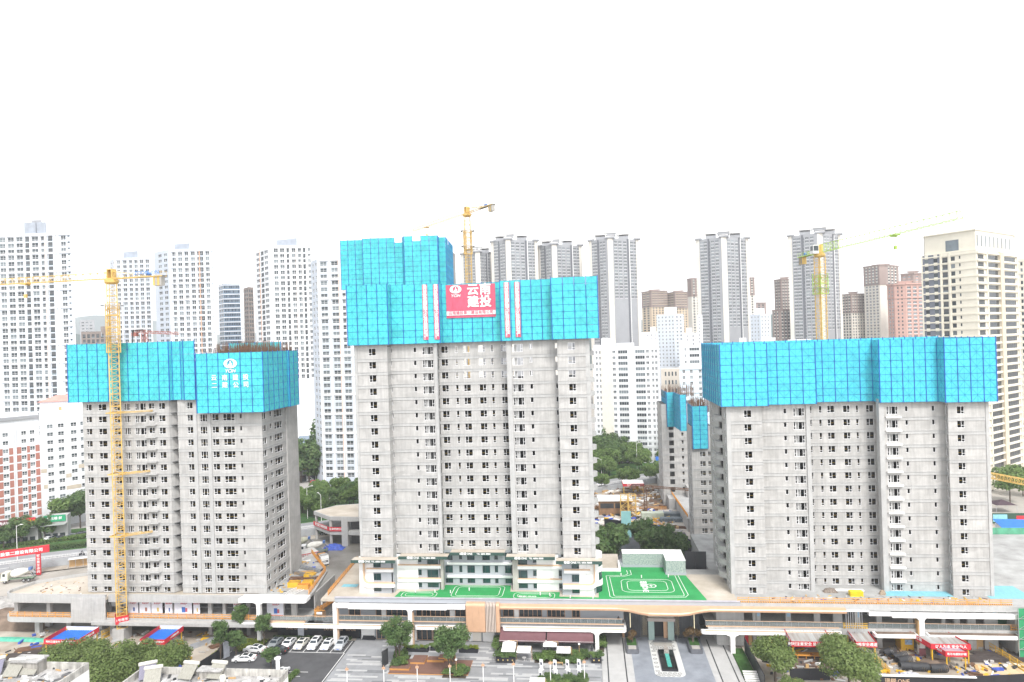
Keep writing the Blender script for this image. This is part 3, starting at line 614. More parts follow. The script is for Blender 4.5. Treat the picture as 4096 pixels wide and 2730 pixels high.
# paving strips of the plaza: pale bands broken by dark slabs
random.seed(11); slabs = {}
def slab(w, d, m):
    k = (w, d, m.name)
    if k not in slabs: slabs[k] = MB().box(0, 0, 0, w, d, .006).mesh('paving_slab', m)
    return slabs[k]
cnt = 0
for y in [121.5, 123.3, 126.2, 128.4, 130.2, 132.0, 135.2, 136.6, 138.6, 141.5, 143.2, 146.2, 147.6]:
    for rr in range(2):
        x = -52.6+random.uniform(0, 2)
        while x < -1:
            w = random.choice((2.4, 3.2, 4.0)); yy = y+rr*.62
            if random.random() < .72 and not (-52.6 < x < -47 and 140 < y < 147):
                link('paving_slab', slab(w, .6, PAVEL if random.random() < .8 else PAVED), PZ, (x, yy, .001)); cnt += 1
            x += w+.04+(random.uniform(.5, 3) if random.random() < .3 else 0)
sheet('plaza_dark_band', -52.9, 148.0, .9, 150.1, .002, PAVED, .002)

# ------------------------------------------------------------------ reusable building pieces
def rail_run(label, pts, h=1.15, m=ORANGE, seg=2.0, sign=None, name='safety_barrier', band=True):
    """orange site barrier: panels of bars with posts, one panel one part"""
    t = thing(name, label, 'barrier', pts[0]); o0 = Vector(pts[0]); k = 0; cache = {}
    for a, c in zip(pts[:-1], pts[1:]):
        a, c = Vector(a), Vector(c); d = c-a; L = d.length; n = max(1, round(L/seg)); w = L/n; rz = math.atan2(d.y, d.x); pitch = d.z/L
        key = round(w, 2)
        if key not in cache:
            b = MB(); b.box(0, -.03, h-.07, w, .03, h, 0); b.box(0, -.025, h*.52, w, .025, h*.62, 0); b.box(.02, -.02, .06, w-.02, .02, .3, 0)
            if band:
                for i in range(int(w/.34)): x = .06+i*.34; b.add([(x, -.028, .07), (x+.15, -.028, .07), (x+.27, -.028, .29), (x+.12, -.028, .29)], [(0, 1, 2, 3)], 1)
            nb = int(w/.16)
            for i in range(1, nb): x = i*w/nb; b.box(x-.012, -.012, .3, x+.012, .012, h-.07, 0)
            b.box(-.045, -.045, 0, .045, .045, h+.1, 0); cache[key] = b.mesh('barrier_panel', [m, DARKG])
        for i in range(n):
            q = a+d*(i/n)-o0; o = link('barrier_panel', cache[key], t, q, rz)
            if abs(pitch) > .01: o.rotation_euler[1] = -math.asin(pitch)
    return t
def glass_rail(par, x0, x1, Y, z, h=1.05, w=1.45, gl=CLEAR, cap=COPPERL):
    n = max(1, round((x1-x0)/w)); ww = (x1-x0)/n; me = MB().box(.02, -.012, .06, ww-.02, .012, h-.06).mesh('glass_panel', gl)
    po = MB().box(-.02, -.03, 0, .02, .03, h-.05).mesh('baluster', STEEL)
    for i in range(n):
        link('glass_panel', me, par, (x0+ww*i, Y, z)); link('baluster', po, par, (x0+ww*i, Y, z))
    MB().box(x0-.05, Y-.05, z+h-.04, x1+.05, Y+.05, z+h+.04).build('handrail', cap, par)
SHOP = {}
def shop_window(par, x0, x1, Y, z0, z1, m=COPPER, bay=1.1, name='shop_window'):
    w, h = round(x1-x0, 2), round(z1-z0, 2); k = (w, h, m.name)
    if k not in SHOP:
        b = MB(); n = max(1, round(w/bay)); t = .09
        for i in range(n+1): x = i*(w-t)/n; b.box(x, -.06, 0, x+t, .06, h, 0)
        b.box(0, -.05, 0, w, .05, t, 0); b.box(0, -.05, h-t, w, .05, h, 0); b.box(0, -.045, h*.72, w, .045, h*.72+.06, 0); b.box(.03, .0, .03, w-.03, .02, h-.03, 1); SHOP[k] = b.mesh(name, [m, GLASSD])
    return link(name, SHOP[k], par, (x0, Y, z0))
def tcol(par, x, Y, z0, z1, w=.8, d=1.0, r=.9, m=WHITEW, arms=(1, 1)):
    """white column whose top flares into the fascia with rounded corners"""
    b = MB(); n = 6; L = [(x-w/2, z0), (x-w/2, z1-r)]
    for s, arm in ((-1, arms[0]), (1, arms[1])):
        pts = [(x+s*w/2, z0), (x+s*w/2, z1-r)]
        if arm: pts += [(x+s*(w/2+r-r*math.cos(math.pi/2*i/n)), z1-r+r*math.sin(math.pi/2*i/n)) for i in range(1, n+1)]
        else: pts += [(x+s*w/2, z1)]
        prof = [(x, z0)]+pts+[(x, z1)]
        if s > 0: pass
        vs = [(p[0], yv, p[1]) for yv in (Y, Y+d) for p in prof]; k = len(prof); fr = tuple(range(k)); 
        b.add(vs, [fr if s > 0 else fr[::-1], tuple(i+k for i in (fr[::-1] if s > 0 else fr))]+[(i, i+1, i+1+k, i+k) if s < 0 else (i+1, i, i+k, i+1+k) for i in range(1, k-1)])
    return b.build('column', m, par)
def rbox(x0, y0, x1, y1, r, corners='all', n=6):
    pts = []
    for cx, cy, a0, nm in ((x1-r, y0+r, -90, 'se'), (x1-r, y1-r, 0, 'ne'), (x0+r, y1-r, 90, 'nw'), (x0+r, y0+r, 180, 'sw')):
        if corners == 'all' or nm in corners:
            for i in range(n+1): a = math.radians(a0+90*i/n); pts.append((cx+r*math.cos(a), cy+r*math.sin(a)))
        else: pts.append({'se': (x1, y0), 'ne': (x1, y1), 'nw': (x0, y1), 'sw': (x0, y0)}[nm])
    return pts
PY = 145.0
px5 = lambda px, py=2470, Y=PY: oY(px, py, Y).x
F2 = 4.95     # upper gallery floor

# ------------------------------------------------------------------ centre podium
def centre_podium():
    t = thing('retail_podium', 'two-storey white and copper retail podium with glass balcony below the green roof lawn', 'podium')
    xl, xr = px5(1345), px5(2962)
    MB().prism([(xl-3.6, PY+.4), (xr, PY+.4), (xr, 163), (21.6, 163), (21.6, 168.6), (6.2, 168.6), (6.2, 178), (-61.2, 178)], 9.0, 9.5, 0).build('roof_slab', [DECK], t)
    MB().box(xl-.2, PY-.1, 9.1, xr, PY+.38, 10.05).build('roof_parapet', GREYP, t)
    MB().box(xl-.2, PY-.25, 10.053, xr, PY+.45, 10.14).build('parapet_cap', mat('lilac_grey_coping', (.46, .44, .48), .5), t)
    # upper gallery
    xb0, xb1, xe0, xe1 = px5(1864), px5(1998), px5(2500), px5(2797)
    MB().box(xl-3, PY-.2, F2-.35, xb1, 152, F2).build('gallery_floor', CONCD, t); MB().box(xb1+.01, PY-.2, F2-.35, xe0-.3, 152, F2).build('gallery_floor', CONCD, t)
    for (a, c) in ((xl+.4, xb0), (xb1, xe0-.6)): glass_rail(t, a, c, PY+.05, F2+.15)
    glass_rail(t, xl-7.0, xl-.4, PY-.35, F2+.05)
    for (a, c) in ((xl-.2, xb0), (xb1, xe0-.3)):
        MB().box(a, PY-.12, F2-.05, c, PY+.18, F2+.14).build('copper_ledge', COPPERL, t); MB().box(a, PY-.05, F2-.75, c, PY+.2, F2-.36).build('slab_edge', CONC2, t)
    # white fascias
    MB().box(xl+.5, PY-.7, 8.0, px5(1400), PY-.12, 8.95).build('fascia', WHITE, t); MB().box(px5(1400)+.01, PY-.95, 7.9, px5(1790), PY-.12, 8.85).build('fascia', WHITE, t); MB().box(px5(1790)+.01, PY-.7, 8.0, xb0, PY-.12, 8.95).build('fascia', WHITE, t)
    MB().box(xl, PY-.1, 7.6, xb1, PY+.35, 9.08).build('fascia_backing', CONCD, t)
    MB().prism(rbox(xl-11, PY-.95, px5(1650), PY-.14, .4, 'sw'), 3.6, 4.35).build('lower_band', WHITE, t); MB().box(xl-11, PY-1.0, 4.353, px5(1650), PY-.8, 4.45).build('band_coping', COPPERL, t)
    MB().prism(rbox(px5(1663), PY-1.1, px5(1852), PY-.14, .5, 'swse'), 3.7, 4.35).build('planter_band', WHITE, t); MB().box(px5(1663)+.5, PY-1.15, 4.353, px5(1852)-.5, PY-.9, 4.45).build('band_coping', COPPERL, t)
    MB().prism(rbox(px5(2010), PY-1.1, xe0+.2, PY+4, .8, 'swse'), 3.75, 4.4).build('lower_band', WHITE, t); MB().box(px5(2010)+.7, PY-1.16, 4.403, xe0-.5, PY-.9, 4.5).build('band_coping', COPPERL, t)
    tcol(t, px5(1345, 2500), PY-.75, 0, 8.9, .85, 1.1, .2, arms=(0, 0)); tcol(t, px5(1645, 2500), PY-.96, 0, 7.95, .85, 1.2, .75); tcol(t, px5(2388, 2550), PY-1.45, 0, 3.78, .8, 1.0, .7)
    MB().box(px5(1345)+.43, PY-.5, .1, px5(1345)+.62, PY+.3, 7.9).build('column_trim', COPPERL, t); MB().box(px5(1645)+.44, PY-.7, .1, px5(1645)+.62, PY+.2, 7.2).build('column_trim', COPPERL, t)
    # shopfronts upstairs and below
    YB = 147.3
    def wall(a, c, z0, z1, m): MB().box(a, YB+.1, z0, c, YB+.4, z1).build('shop_wall', m, t)
    wall(xl-.3, xb0, F2, 9.0, GREYP); wall(xb1, xe0-.2, F2, 9.0, GREYP)
    for (a, c) in ((1395, 1442), (1503, 1527), (1545, 1632), (1665, 1688), (1690, 1722), (1722, 1800), (1820, 1862)): shop_window(t, oY(a, 2440, YB).x, oY(c, 2440, YB).x, YB, F2+.15, 8.35)
    for (a, c) in ((2012, 2055), (2076, 2168), (2188, 2260), (2287, 2320)): shop_window(t, oY(a, 2440, YB).x, oY(c, 2440, YB).x, YB, F2+.5, 8.35)
    for (a, c) in ((1527, 1545), (1800, 1820), (2057, 2075)): MB().box(oY(a, 2440, YB).x, YB-.25, F2, oY(c, 2440, YB).x, YB+.08, 8.7).build('white_pier', WHITE, t)
    wall(px5(1430), xb1+2, 0, 4.55, GREYP); wall(xb1+2.01, 1.2, 0, 4.55, DARKG)
    for (a, c) in ((1507, 1640), (1668, 1730), (1732, 1800), (1800, 1873)): shop_window(t, oY(a, 2545, YB).x, oY(c, 2545, YB).x, YB, .05, 3.6)
    for (a, c) in ((1447, 1500), (1655, 1668), (1875, 1892), (1932, 1978)): MB().box(oY(a, 2545, YB).x, YB-.2, 0, oY(c, 2545, YB).x, YB+.08, 3.7).build('white_pier', WHITE, t)
    lb = oY(1910, 2545, YB).x; MB().box(lb-1.0, YB-.3, .1, lb+.9, YB-.21, 3.4).build('lightbox', mat('cream_lightbox', (.85, .80, .72), .5, .02), t)
    lettering('WINFO', .8, COPPERL, t, (oY(1955, 2535, YB).x, YB-.24, 2.6), bold=0)
    # copper box with slatted end
    b0 = oY(1864, 2470, PY-1.3).x; bs = oY(1941, 2470, PY-1.3).x; b1 = oY(1998, 2470, PY-1.3).x; zb_, zt_ = 3.3, 9.55
    def cbox(x0, x1):
        bb = MB(); n = 6; r = .7; prof = [(PY+1.0, zb_), (PY-1.3+.25, zb_)]+[(PY-1.3, zb_+.25), (PY-1.3, zt_-r)]+[(PY-1.3+r-r*math.cos(math.pi/2*i/n), zt_-r+r*math.sin(math.pi/2*i/n)) for i in range(1, n+1)]+[(PY+1.0, zt_)]
        k = len(prof); bb.add([(x, p[0], p[1]) for x in (x0, x1) for p in prof], [(i, i+1, i+1+k, i+k) for i in range(k-1)]+[tuple(range(k))[::-1], tuple(range(k, 2*k))]); return bb
    w3 = (bs-b0)/3
    for i in range(3): cbox(b0+w3*i, b0+w3*(i+1)-.02).build('copper_panel', COPPER, t)
    cbox(b1-.75, b1).build('copper_panel', COPPER, t)
    for i in range(7): x = bs+.12+i*(b1-.85-bs)/7; cbox(x, x+.16).build('copper_slat', mat('pale_slat', (.62, .52, .45), .4, .05), t)
    MB().box(bs-.02, PY+.2, zb_+.1, b1-.7, PY+.3, zt_-.5).build('slat_backing', DARKG, t)
    # copper roof canopy that swells out over the entrance
    cx0, cx1 = b1+.02, px5(3380); n = 60; top = []; sc_ = lambda x: max(0.0, min(1.0, x))
    def smooth(x): x = sc_(x); return x*x*(3-2*x)
    seg0 = cx0
    k = 34
    for i in range(k):
        xa, xb_ = cx0+(cx1-cx0)*i/k, cx0+(cx1-cx0)*(i+1)/k
        def fy(x): return PY-1.2-1.7*smooth((x-xe0+1)/6)*smooth((xe1+2-x)/6)
        def fz(x): return 8.3-.3*smooth((x-xe0+1)/6)*smooth((xe1+2-x)/6)
        bb = MB(); A = []
        for x in (xa+.008, xb_-.008): A += [(x, PY-.12, 9.2), (x, fy(x)+.15, fz(x)+.62), (x, fy(x), fz(x)+.4), (x, fy(x)+.1, fz(x)), (x, PY-.12, fz(x)+.1)]
        bb.add(A, [(i2, i2+1, i2+6, i2+5) for i2 in range(4)]+[(4, 0, 5, 9), (4, 3, 2, 1, 0), (5, 6, 7, 8, 9)]); bb.build('canopy_panel', COPPER, t)
    # entrance wall of dark ribbed stone
    STONE = mat('dark_ribbed_stone', (.075, .078, .085), .55, .3, .9, stretch=(1, 1, .35), fine=.3)
    ex0, ex1 = oY(2497, 2500, 150.6).x, oY(2800, 2500, 150.6).x; d0, d1 = oY(2592, 2500, 150).x, oY(2694, 2500, 150).x
    x = ex0
    while x < ex1-.2:
        w = random.choice((.9, 1.3, 1.8)); w = min(w, ex1-x)
        if not (x+w > d0 and x < d1): MB().box(x+.01, 150.4-random.choice((0, .12, .25)), 0, x+w-.01, 151.4, 9.0).build('stone_rib', STONE, t)
        x += w
    for xx in (d0-1.2, d1+.25):
        b = MB(); 
        for i in range(3):
            for j in range(30): b.box(xx+.05+i*.32+(j % 2)*.14, 150.05, .8+j*.26, xx+.19+i*.32+(j % 2)*.14, 150.09, .92+j*.26)
        o = b.build('brass_lattice', mat('brass_bits', (.55, .43, .25), .4), t); stuff(o)
    BEIGE = mat('beige_portal_stone', (.42, .40, .35), .5, .06, .8); w3 = (d1-d0)/5  # portal panels share one plain beige stone colour
    for i in range(5): MB().box(d0+w3*i+.01, 149.0, 5.0, d0+w3*(i+1)-.01, 151, 9.0).build('portal_panel', BEIGE, t)
    MB().prism(rbox(d0-.25, 148.5, d1+.25, 151, .25, 'swse'), 4.3, 4.98).build('portal_lintel', mat('pinkish_lintel', (.40, .34, .31), .5, .06), t)
    p0, p1 = oY(2617, 2530, 149.6).x, oY(2671, 2530, 149.6).x; JADE = mat('pale_jade_glass', (.30, .40, .375), .15, .08)
    MB().box(d0, 149.3, 0, p0, 150.8, 4.28).build('jade_jamb', JADE, t); MB().box(p1, 149.3, 0, d1, 150.8, 4.28).build('jade_jamb', JADE, t)
    MB().box(p0, 149.4, 3.95, p1, 150.8, 4.28).build('door_head', JADE, t); MB().box(p0, 151.2, 0, p1, 151.3, 3.95).build('inner_screen', BLACK, t); MB().box(p1-.8, 150.3, 0.02, p1-.01, 150.5, 3.94).build('door_leaf', COPPER, t)
    MB().box(d0, 151.5, 0, d1, 151.7, 9).build('portal_back', DARKG, t)
    for x in (oY(2520, 2450, 143).x, oY(2776, 2450, 143).x):
        MB().tube((x, 143.2, 5.2), (x, 143.2, 8.1), .07, 8).build('pendant_light', mat('cream_tube', (.85, .75, .5), .4, .02), t); MB().tube((x, 143.2, 3.4), (x, 143.2, 5.2), .03, 6).build('pendant_chain', DARKG, t)
    # passages under the bands either side of the entrance
    for (a, c) in ((1.2, ex0), (ex1, px5(2962))): MB().box(a, 158, 0, c, 158.3, 4.5).build('passage_end', DARKG, t)
    MB().box(ex0-.5, 150.4, 0, ex0-.01, 158, 4.5).build('passage_side', COPPER, t); MB().box(px5(2905), 150, 0, px5(2905)+.5, 158, 4.5).build('passage_side', COPPER, t)
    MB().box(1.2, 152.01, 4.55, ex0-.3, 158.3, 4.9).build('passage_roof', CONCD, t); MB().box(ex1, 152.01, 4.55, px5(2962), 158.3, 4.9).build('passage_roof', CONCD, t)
    for x in (ex0-1.0,): MB().box(x-.35, 149.9, F2, x-.05, 152, 8.9).build('gallery_end', CONCD, t)
    # side return towards the ramp on the left
    MB().box(xl-3.6, PY+.5, 8.2, xl-3.3, 178, 9.0).build('roof_edge', CONC2, t)
    MB().box(xl-.3, YB+.41, 0, xl, 178, 9.0).build('side_wall', GREYP, t)
    # back of the retail floors
    MB().box(xl, 163.0, 0, 1.0, 163.3, 9.0).build('rear_wall', CONCD, t)
    return dict(xl=xl, xe0=xe0, xe1=xe1, xb1=xb1)
CPI = centre_podium()
rail_run('orange barrier on the ramp edge left of the centre tower', [(-59.4, 147.6, 9.5), (-61.0, 172.0, 9.5)])
# black hoarding behind the parked cars
def hoarding(label, pts, z0, z1, words=(), name='site_hoarding'):
    t = thing(name, label, 'hoarding', (pts[0][0], pts[0][1], z0))
    for a, c in zip(pts[:-1], pts[1:]):
        a, c = Vector(a), Vector(c); d = c-a; n = max(1, round(d.length/3)); rz = math.atan2(d.y, d.x); w = d.length/n; me = MB().box(.01, 0, 0, w-.01, .12, z1-z0).mesh('hoarding_panel', BLACK)
        for i in range(n): q = a+d*(i/n); link('hoarding_panel', me, t, (q.x-pts[0][0], q.y-pts[0][1], 0), rz)
    for (tx, x, z, s) in words: lettering(tx, s, COPPERL, t, (x, -.02, z), bold=0)
    return t
hoarding('black hoarding with faint gold lettering behind the row of parked cars', [(px5(1090, 2540), 147.6), (px5(1425, 2540), 147.6)], 0, 3.4, (('ONE·核心生活', 4.5, 2.0, .8), ('TAI-SION 经广核大成', 14.5, 1.9, .8)))
o = MB().box(0, -.1, 0, 1.4, 0, 3.4).build('poster_board', mat('pale_poster', (.62, .64, .70), .6, .1, 1.2)); o.location = (oY(1192, 2530, 147.4).x, 147.45, 0); tag(o, 'pale upright poster board set in the black hoarding', 'poster')

# ------------------------------------------------------------------ lawn on the podium roof
def lawn():
    t = thing('roof_lawn', 'bright green artificial lawn with white outlines on the podium roof', 'lawn', (0, 0, 9.504))
    poly = [(-44.2, 145.45), (23.6, 145.45), (23.4, 148.1), (21.2, 162.2), (17.2, 162.2), (17.2, 167.8), (6.3, 167.8), (6.2, 164.6), (.9, 164.4), (.9, 148.0), (-7.6, 148.2), (-7.6, 150.9), (-18.6, 150.9), (-18.9, 154.7), (-34.0, 154.7), (-35.2, 150.9), (-40.1, 150.4), (-43.6, 150.4)]
    MB().prism(poly, -.003, .03).build('turf', TURF, t)
    def line(pts, closed=True, w=.12):
        b = MB(); P = pts+[pts[0]] if closed else pts
        for a, c in zip(P[:-1], P[1:]):
            a, c = Vector(a), Vector(c); d = (c-a).normalized(); n = Vector((-d.y, d.x))*w/2; e = d*.05
            q = [a-e+n, c+e+n, c+e-n, a-e-n]; b.add([(p.x, p.y, z) for z in (.031, .05) for p in q], [(3, 2, 1, 0)[::-1] if False else (0, 3, 2, 1), (4, 5, 6, 7)[::-1], (0, 1, 5, 4), (1, 2, 6, 5), (2, 3, 7, 6), (3, 0, 4, 7)])
        return b.build('white_outline', WHITEW, t)
    Zl = lambda px, py: oZ(px, py, 9.53).to_2d()
    def rr(a, c, r): return [Vector(p) for p in rbox(min(a.x, c.x), min(a.y, c.y), max(a.x, c.x), max(a.y, c.y), r)]
    for (p, q, r, ins) in (((1600, 2389), (1752, 2369), 1.0, .8), ((1800, 2388), (2022, 2345), 1.2, .9), ((2052, 2394), (2220, 2373), 1.0, .8), ((2490, 2369), (2683, 2319), 1.6, 1.3)):
        a, c = Zl(*p), Zl(*q); a2 = Vector((min(a.x, c.x), min(a.y, c.y))); c2 = Vector((max(a.x, c.x), max(a.y, c.y))); line(rr(a2, c2, r)); line(rr(a2+Vector((ins, ins*.8)), c2-Vector((ins, ins*.8)), r*.8))
    for o_ in (0, 1): # long outline that runs round the big lawn
        pp = [(2506+14*o_, 2282), (2511+15*o_, 2296+o_*3), (2500, 2302+o_*4), (2424+14*o_, 2304+o_*4), (2440+16*o_, 2387-o_*4), (2452+10*o_, 2392-o_*6), (2742-o_*6, 2390-o_*5), (2753-o_*17, 2380-o_*2), (2712-o_*13, 2303)]
        line([Zl(*q) for q in pp], closed=False)
    for tx, px, py, s in (('璟樾', 2572, 2336, 1.7), ('·ONE', 2580, 2355, 1.7)):
        p = oZ(px, py, 9.54)-Vector((0, 0, 9.504)); o = lettering(tx, s, WHITEW, t, p, (0, 0, -math.pi/2), name='lettering', bold=.02)
    p = oZ(2604, 2344, 9.54)-Vector((0, 0, 9.504)); b = MB(); n = 28; vs = []
    for i in range(n): a = 2*math.pi*i/n; vs += [(p.x+.95*math.cos(a), p.y+.95*math.sin(a), .045), (p.x+1.2*math.cos(a), p.y+1.2*math.sin(a), .045)]
    b.add(vs, [(2*i, 2*i+1, (2*i+3) % (2*n), (2*i+2) % (2*n)) for i in range(n)]); b.box(p.x-.1, p.y-.6, .032, p.x+.1, p.y+.6, .046); b.box(p.x-.5, p.y-.1, .032, p.x+.5, p.y+.1, .047); b.build('round_emblem', WHITEW, t)
    p = oZ(2110, 2386, 9.54)-Vector((0, 0, 9.504)); lettering('ONE·璟樾', .9, WHITEW, t, p, (0, 0, math.pi), name='lettering', bold=.02)
    for (px, py) in ((1662, 2372), (1740, 2373), (1802, 2375), (1877, 2365), (2161, 2383), (2199, 2386), (2281, 2395), (2372, 2397), (2484, 2306), (2566, 2314), (2673, 2311)):
        p = oZ(px, py, 9.53); v = link('vent_pipe', VENT, None, p); tag(v, 'short white vent pipe standing in the roof lawn', 'vent pipe', 'vent pipes on the roof lawn')
VENT = MB().tube((0, 0, 0), (0, 0, .75), .12, 8).tube((0, 0, .0), (0, 0, .1), .16, 8, 1).mesh('vent_pipe', [WHITEW, DARKG])
lawn()
# L-shaped white roof plant enclosure with speckled screens
def enclosure():
    t = thing('plant_enclosure', 'L-shaped white-topped plant enclosure with speckled screens at the back of the lawn', 'enclosure', (7.0, 162.6, 9.5))
    SP = mat('speckled_screen', (.34, .37, .34), .7, .35, 3.2, col2=(.17, .22, .22)); W_, D_ = 14.3, 8.3
    outer = [(0, 5.2), (9.8, 5.2), (9.8, 0), (14.3, 0), (14.3, 8.3), (0, 8.3)]
    MB().prism(outer, .55, 3.3).build('screen_wall', SP, t); MB().prism([(-.15, 5.05), (9.65, 5.05), (9.65, -.15), (14.45, -.15), (14.45, 8.45), (-.15, 8.45)], 0, .547).build('plinth', GREYP, t)
    MB().prism([(-.05, 5.15), (9.75, 5.15), (9.75, -.05), (14.35, -.05), (14.35, 8.35), (-.05, 8.35)], 3.303, 3.4).build('roof_panel', WHITE, t)
    me = MB().box(0, 0, 0, 1.1, .9, .04).mesh('roof_tile', WHITEW)
    for i in range(12):
        for j in range(3): link('roof_tile', me, t, (.2+i*1.17, 5.35+j*.98, 3.403))
    for i in range(4):
        for j in range(5): link('roof_tile', me, t, (9.95+i*1.08, .15+j*.98, 3.403))
enclosure()
MB().box(0, 0, 0, 1, 1, 1)
def lowwall():
    t = thing('roof_kerb', 'low white kerb with a skylight box behind the left part of the lawn', 'kerb', (0, 0, 9.5))
    MB().box(.9, 164.5, 0, 6.4, 164.9, .75).build('kerb', WHITEW, t); MB().box(5.9, 164.91, 0, 6.4, 171, .75).build('kerb', WHITEW, t); MB().box(-.2, 164.91, -.1, 5.89, 178, .02).build('terrace', DECK, t)
    MB().box(6.45, 168.0, 0, 8.0, 171, 1.0).build('skylight', GREYP, t); MB().box(6.65, 168.2, 1.003, 7.8, 170.8, 1.05).build('skylight_glass', GLASSB, t)
lowwall()

# ------------------------------------------------------------------ right podium
def right_podium():
    t = thing('retail_podium', 'unfinished retail podium with bare concrete shops below the right tower', 'podium')
    x0 = px5(2830); x1 = px5(4072); xr = 118
    MB().prism([(px5(2962)+.01, PY+.2), (xr, PY+.2), (xr, 196), (27.2, 196), (27.2, 166.5), (21.62, 166.5), (21.62, 163.02), (px5(2962)+.01, 163.02)], 9.0, 9.5).build('roof_slab', DECKG, t)
    for (a, c, m) in ((px5(2962)+.02, x1, CONC2),): MB().box(a, PY-.1, 8.7, c, PY+.35, 9.75).build('roof_edge', m, t)
    MB().box(px5(3380), PY-.55, 8.75, x1, PY-.11, 9.0).build('ragged_edge', CONC2, t)
    MB().box(px5(3470), PY-.9, 7.85, px5(3560), PY-.12, 8.55).build('fascia', WHITE, t); MB().box(px5(3560)+.01, PY-1.1, 7.6, px5(4070), PY-.12, 8.45).build('fascia', WHITE, t)
    MB().box(x0, PY-.1, F2-.35, x1, 153, F2).build('gallery_floor', CONC, t)
    MB().prism(rbox(px5(2797)+.2, PY-1.1, px5(3362), PY-.14, .8, 'swse'), 3.7, 4.4).build('lower_band', WHITE, t); MB().box(px5(2797)+1.0, PY-1.16, 4.403, px5(3362)-.8, PY-.9, 4.5).build('band_coping', COPPERL, t)
    MB().prism(rbox(px5(3485), PY-1.6, px5(3655), PY-.14, .7, 'sw'), 3.75, 4.45).build('planter_band', WHITE, t); MB().prism(rbox(px5(3698), PY-1.6, px5(4062), PY-.14, .5, 'se'), 3.75, 4.45).build('planter_band', WHITE, t)
    for (a, c) in ((px5(3490)+.2, px5(3655)-.2), (px5(3700)+.2, px5(4055))): MB().box(a, PY-1.4, 4.453, c, PY-.3, 4.5).build('planter_soil', MUD, t)
    MB().box(px5(3365), PY-.3, 3.7, px5(3475), PY-.12, F2).build('slab_edge', CONC2, t); MB().box(px5(2830), PY-.05, F2-.6, x1, PY+.1, F2-.36).build('slab_edge', CONC2, t)
    glass_rail(t, px5(2822), px5(3368), PY+.0, F2+.1); glass_rail(t, px5(3475), px5(3665), PY, F2+.1); glass_rail(t, px5(3690), px5(4040), PY, F2+.1)
    MB().box(px5(2822), PY-.2, F2-.02, px5(3355), PY+.16, F2+.1).build('copper_ledge', COPPERL, t)
    tcol(t, px5(2926, 2560), PY-1.5, 0, 3.72, .9, 1.1, .7); tcol(t, px5(3678, 2520), PY-1.1, 0, 7.65, .95, 1.3, .8)
    MB().box(px5(3662), PY-.9, 2.2, px5(3662)+.3, PY+.5, 7.0).build('column_cladding', WOOD, t); MB().box(px5(3678, 2590)-.6, PY-1.2, 0, px5(3678, 2590)+.6, PY-1.11, 1.6).build('column_guard', mat('maroon_guard', (.25, .08, .09), .6), t)
    # vertical steel rods of the unfinished box
    for i in range(8): x = px5(3376)+i*px5(3376+9)-i*px5(3376); MB().box(x, PY-1.0, 3.3, x+.09, PY-.9, 8.7).build('steel_rod', STEEL, t)
    MB().box(px5(3375), PY-1.05, 8.703, px5(3470), PY-.6, 8.9).build('rod_beam', WHITE, t)
    # bare shops: piers and dark bays on both floors
    YB = 147.3
    for (z0, z1) in ((F2, 9.0), (0, F2-.4)):
        for (a, c) in ((2870, 2975), (3010, 3022), (3024, 3042), (3142, 3163), (3256, 3280), (3332, 3368), (3420, 3440), (3505, 3526), (3630, 3650), (3765, 3780), (3815, 3838), (3868, 3902), (3936, 3990)):
            MB().box(oY(a, 2450, YB).x, YB, z0, oY(c, 2450, YB).x, YB+.6, z1).build('shop_pier', CONC2 if z0 else CONC, t)
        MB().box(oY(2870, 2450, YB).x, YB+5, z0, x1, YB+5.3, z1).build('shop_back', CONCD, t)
        MB().box(oY(2870, 2450, YB).x-.3, YB, z0, oY(2870, 2450, YB).x, YB+5, z1).build('shop_side', CONC2, t)
    for (a, c) in ((3028, 3038), (3146, 3160), (3428, 3437), (3633, 3648), (3970, 3985)):
        MB().box(oY(a, 2450, YB).x, YB-.04, F2+1.3, oY(c, 2450, YB).x, YB-.002, 8.2).build('blue_notice', mat('pale_blue_notice', (.30, .48, .66), .6, .12, 2), t)
    for (a, c, m) in ((2978, 2994, RED), (2995, 3010, WOOD), (3840, 3870, WOOD), (3905, 3935, WOOD)): MB().box(oY(a, 2540, YB).x, YB+.3, 0, oY(c, 2540, YB).x, YB+.4, 3.2).build('door_board', m, t)
    MB().box(x1-.4, PY+.3, 0, x1, 196, 9.0).build('end_wall', CONC2, t); MB().box(px5(3990), YB+.8, F2, x1-.4, YB+.9, 9).build('green_netting', mat('green_netting', (.03, .10, .055), .9, .2), t)
    MB().box(27.3, 166.6, 0, 27.6, 196, 9.0).build('side_wall', CONC2, t)
    for (px, py) in ((3100, 2315), (3000, 2310)): pass
right_podium()
rail_run('long orange barrier along the roof edge in front of the right tower', [(oZ(2952, 2412, 9.75).x, PY+.35, 9.75), (oZ(4028, 2410, 9.75).x, PY+.35, 9.75)], seg=2.1)
rail_run('short yellow barrier behind the steel rods on the right podium', [(px5(3372), PY-.2, F2), (px5(3468), PY-.2, F2)], m=YEL)
rail_run('orange barrier at the right end of the right podium gallery', [(px5(4042), PY+.02, F2), (px5(4068), PY+.02, F2)])
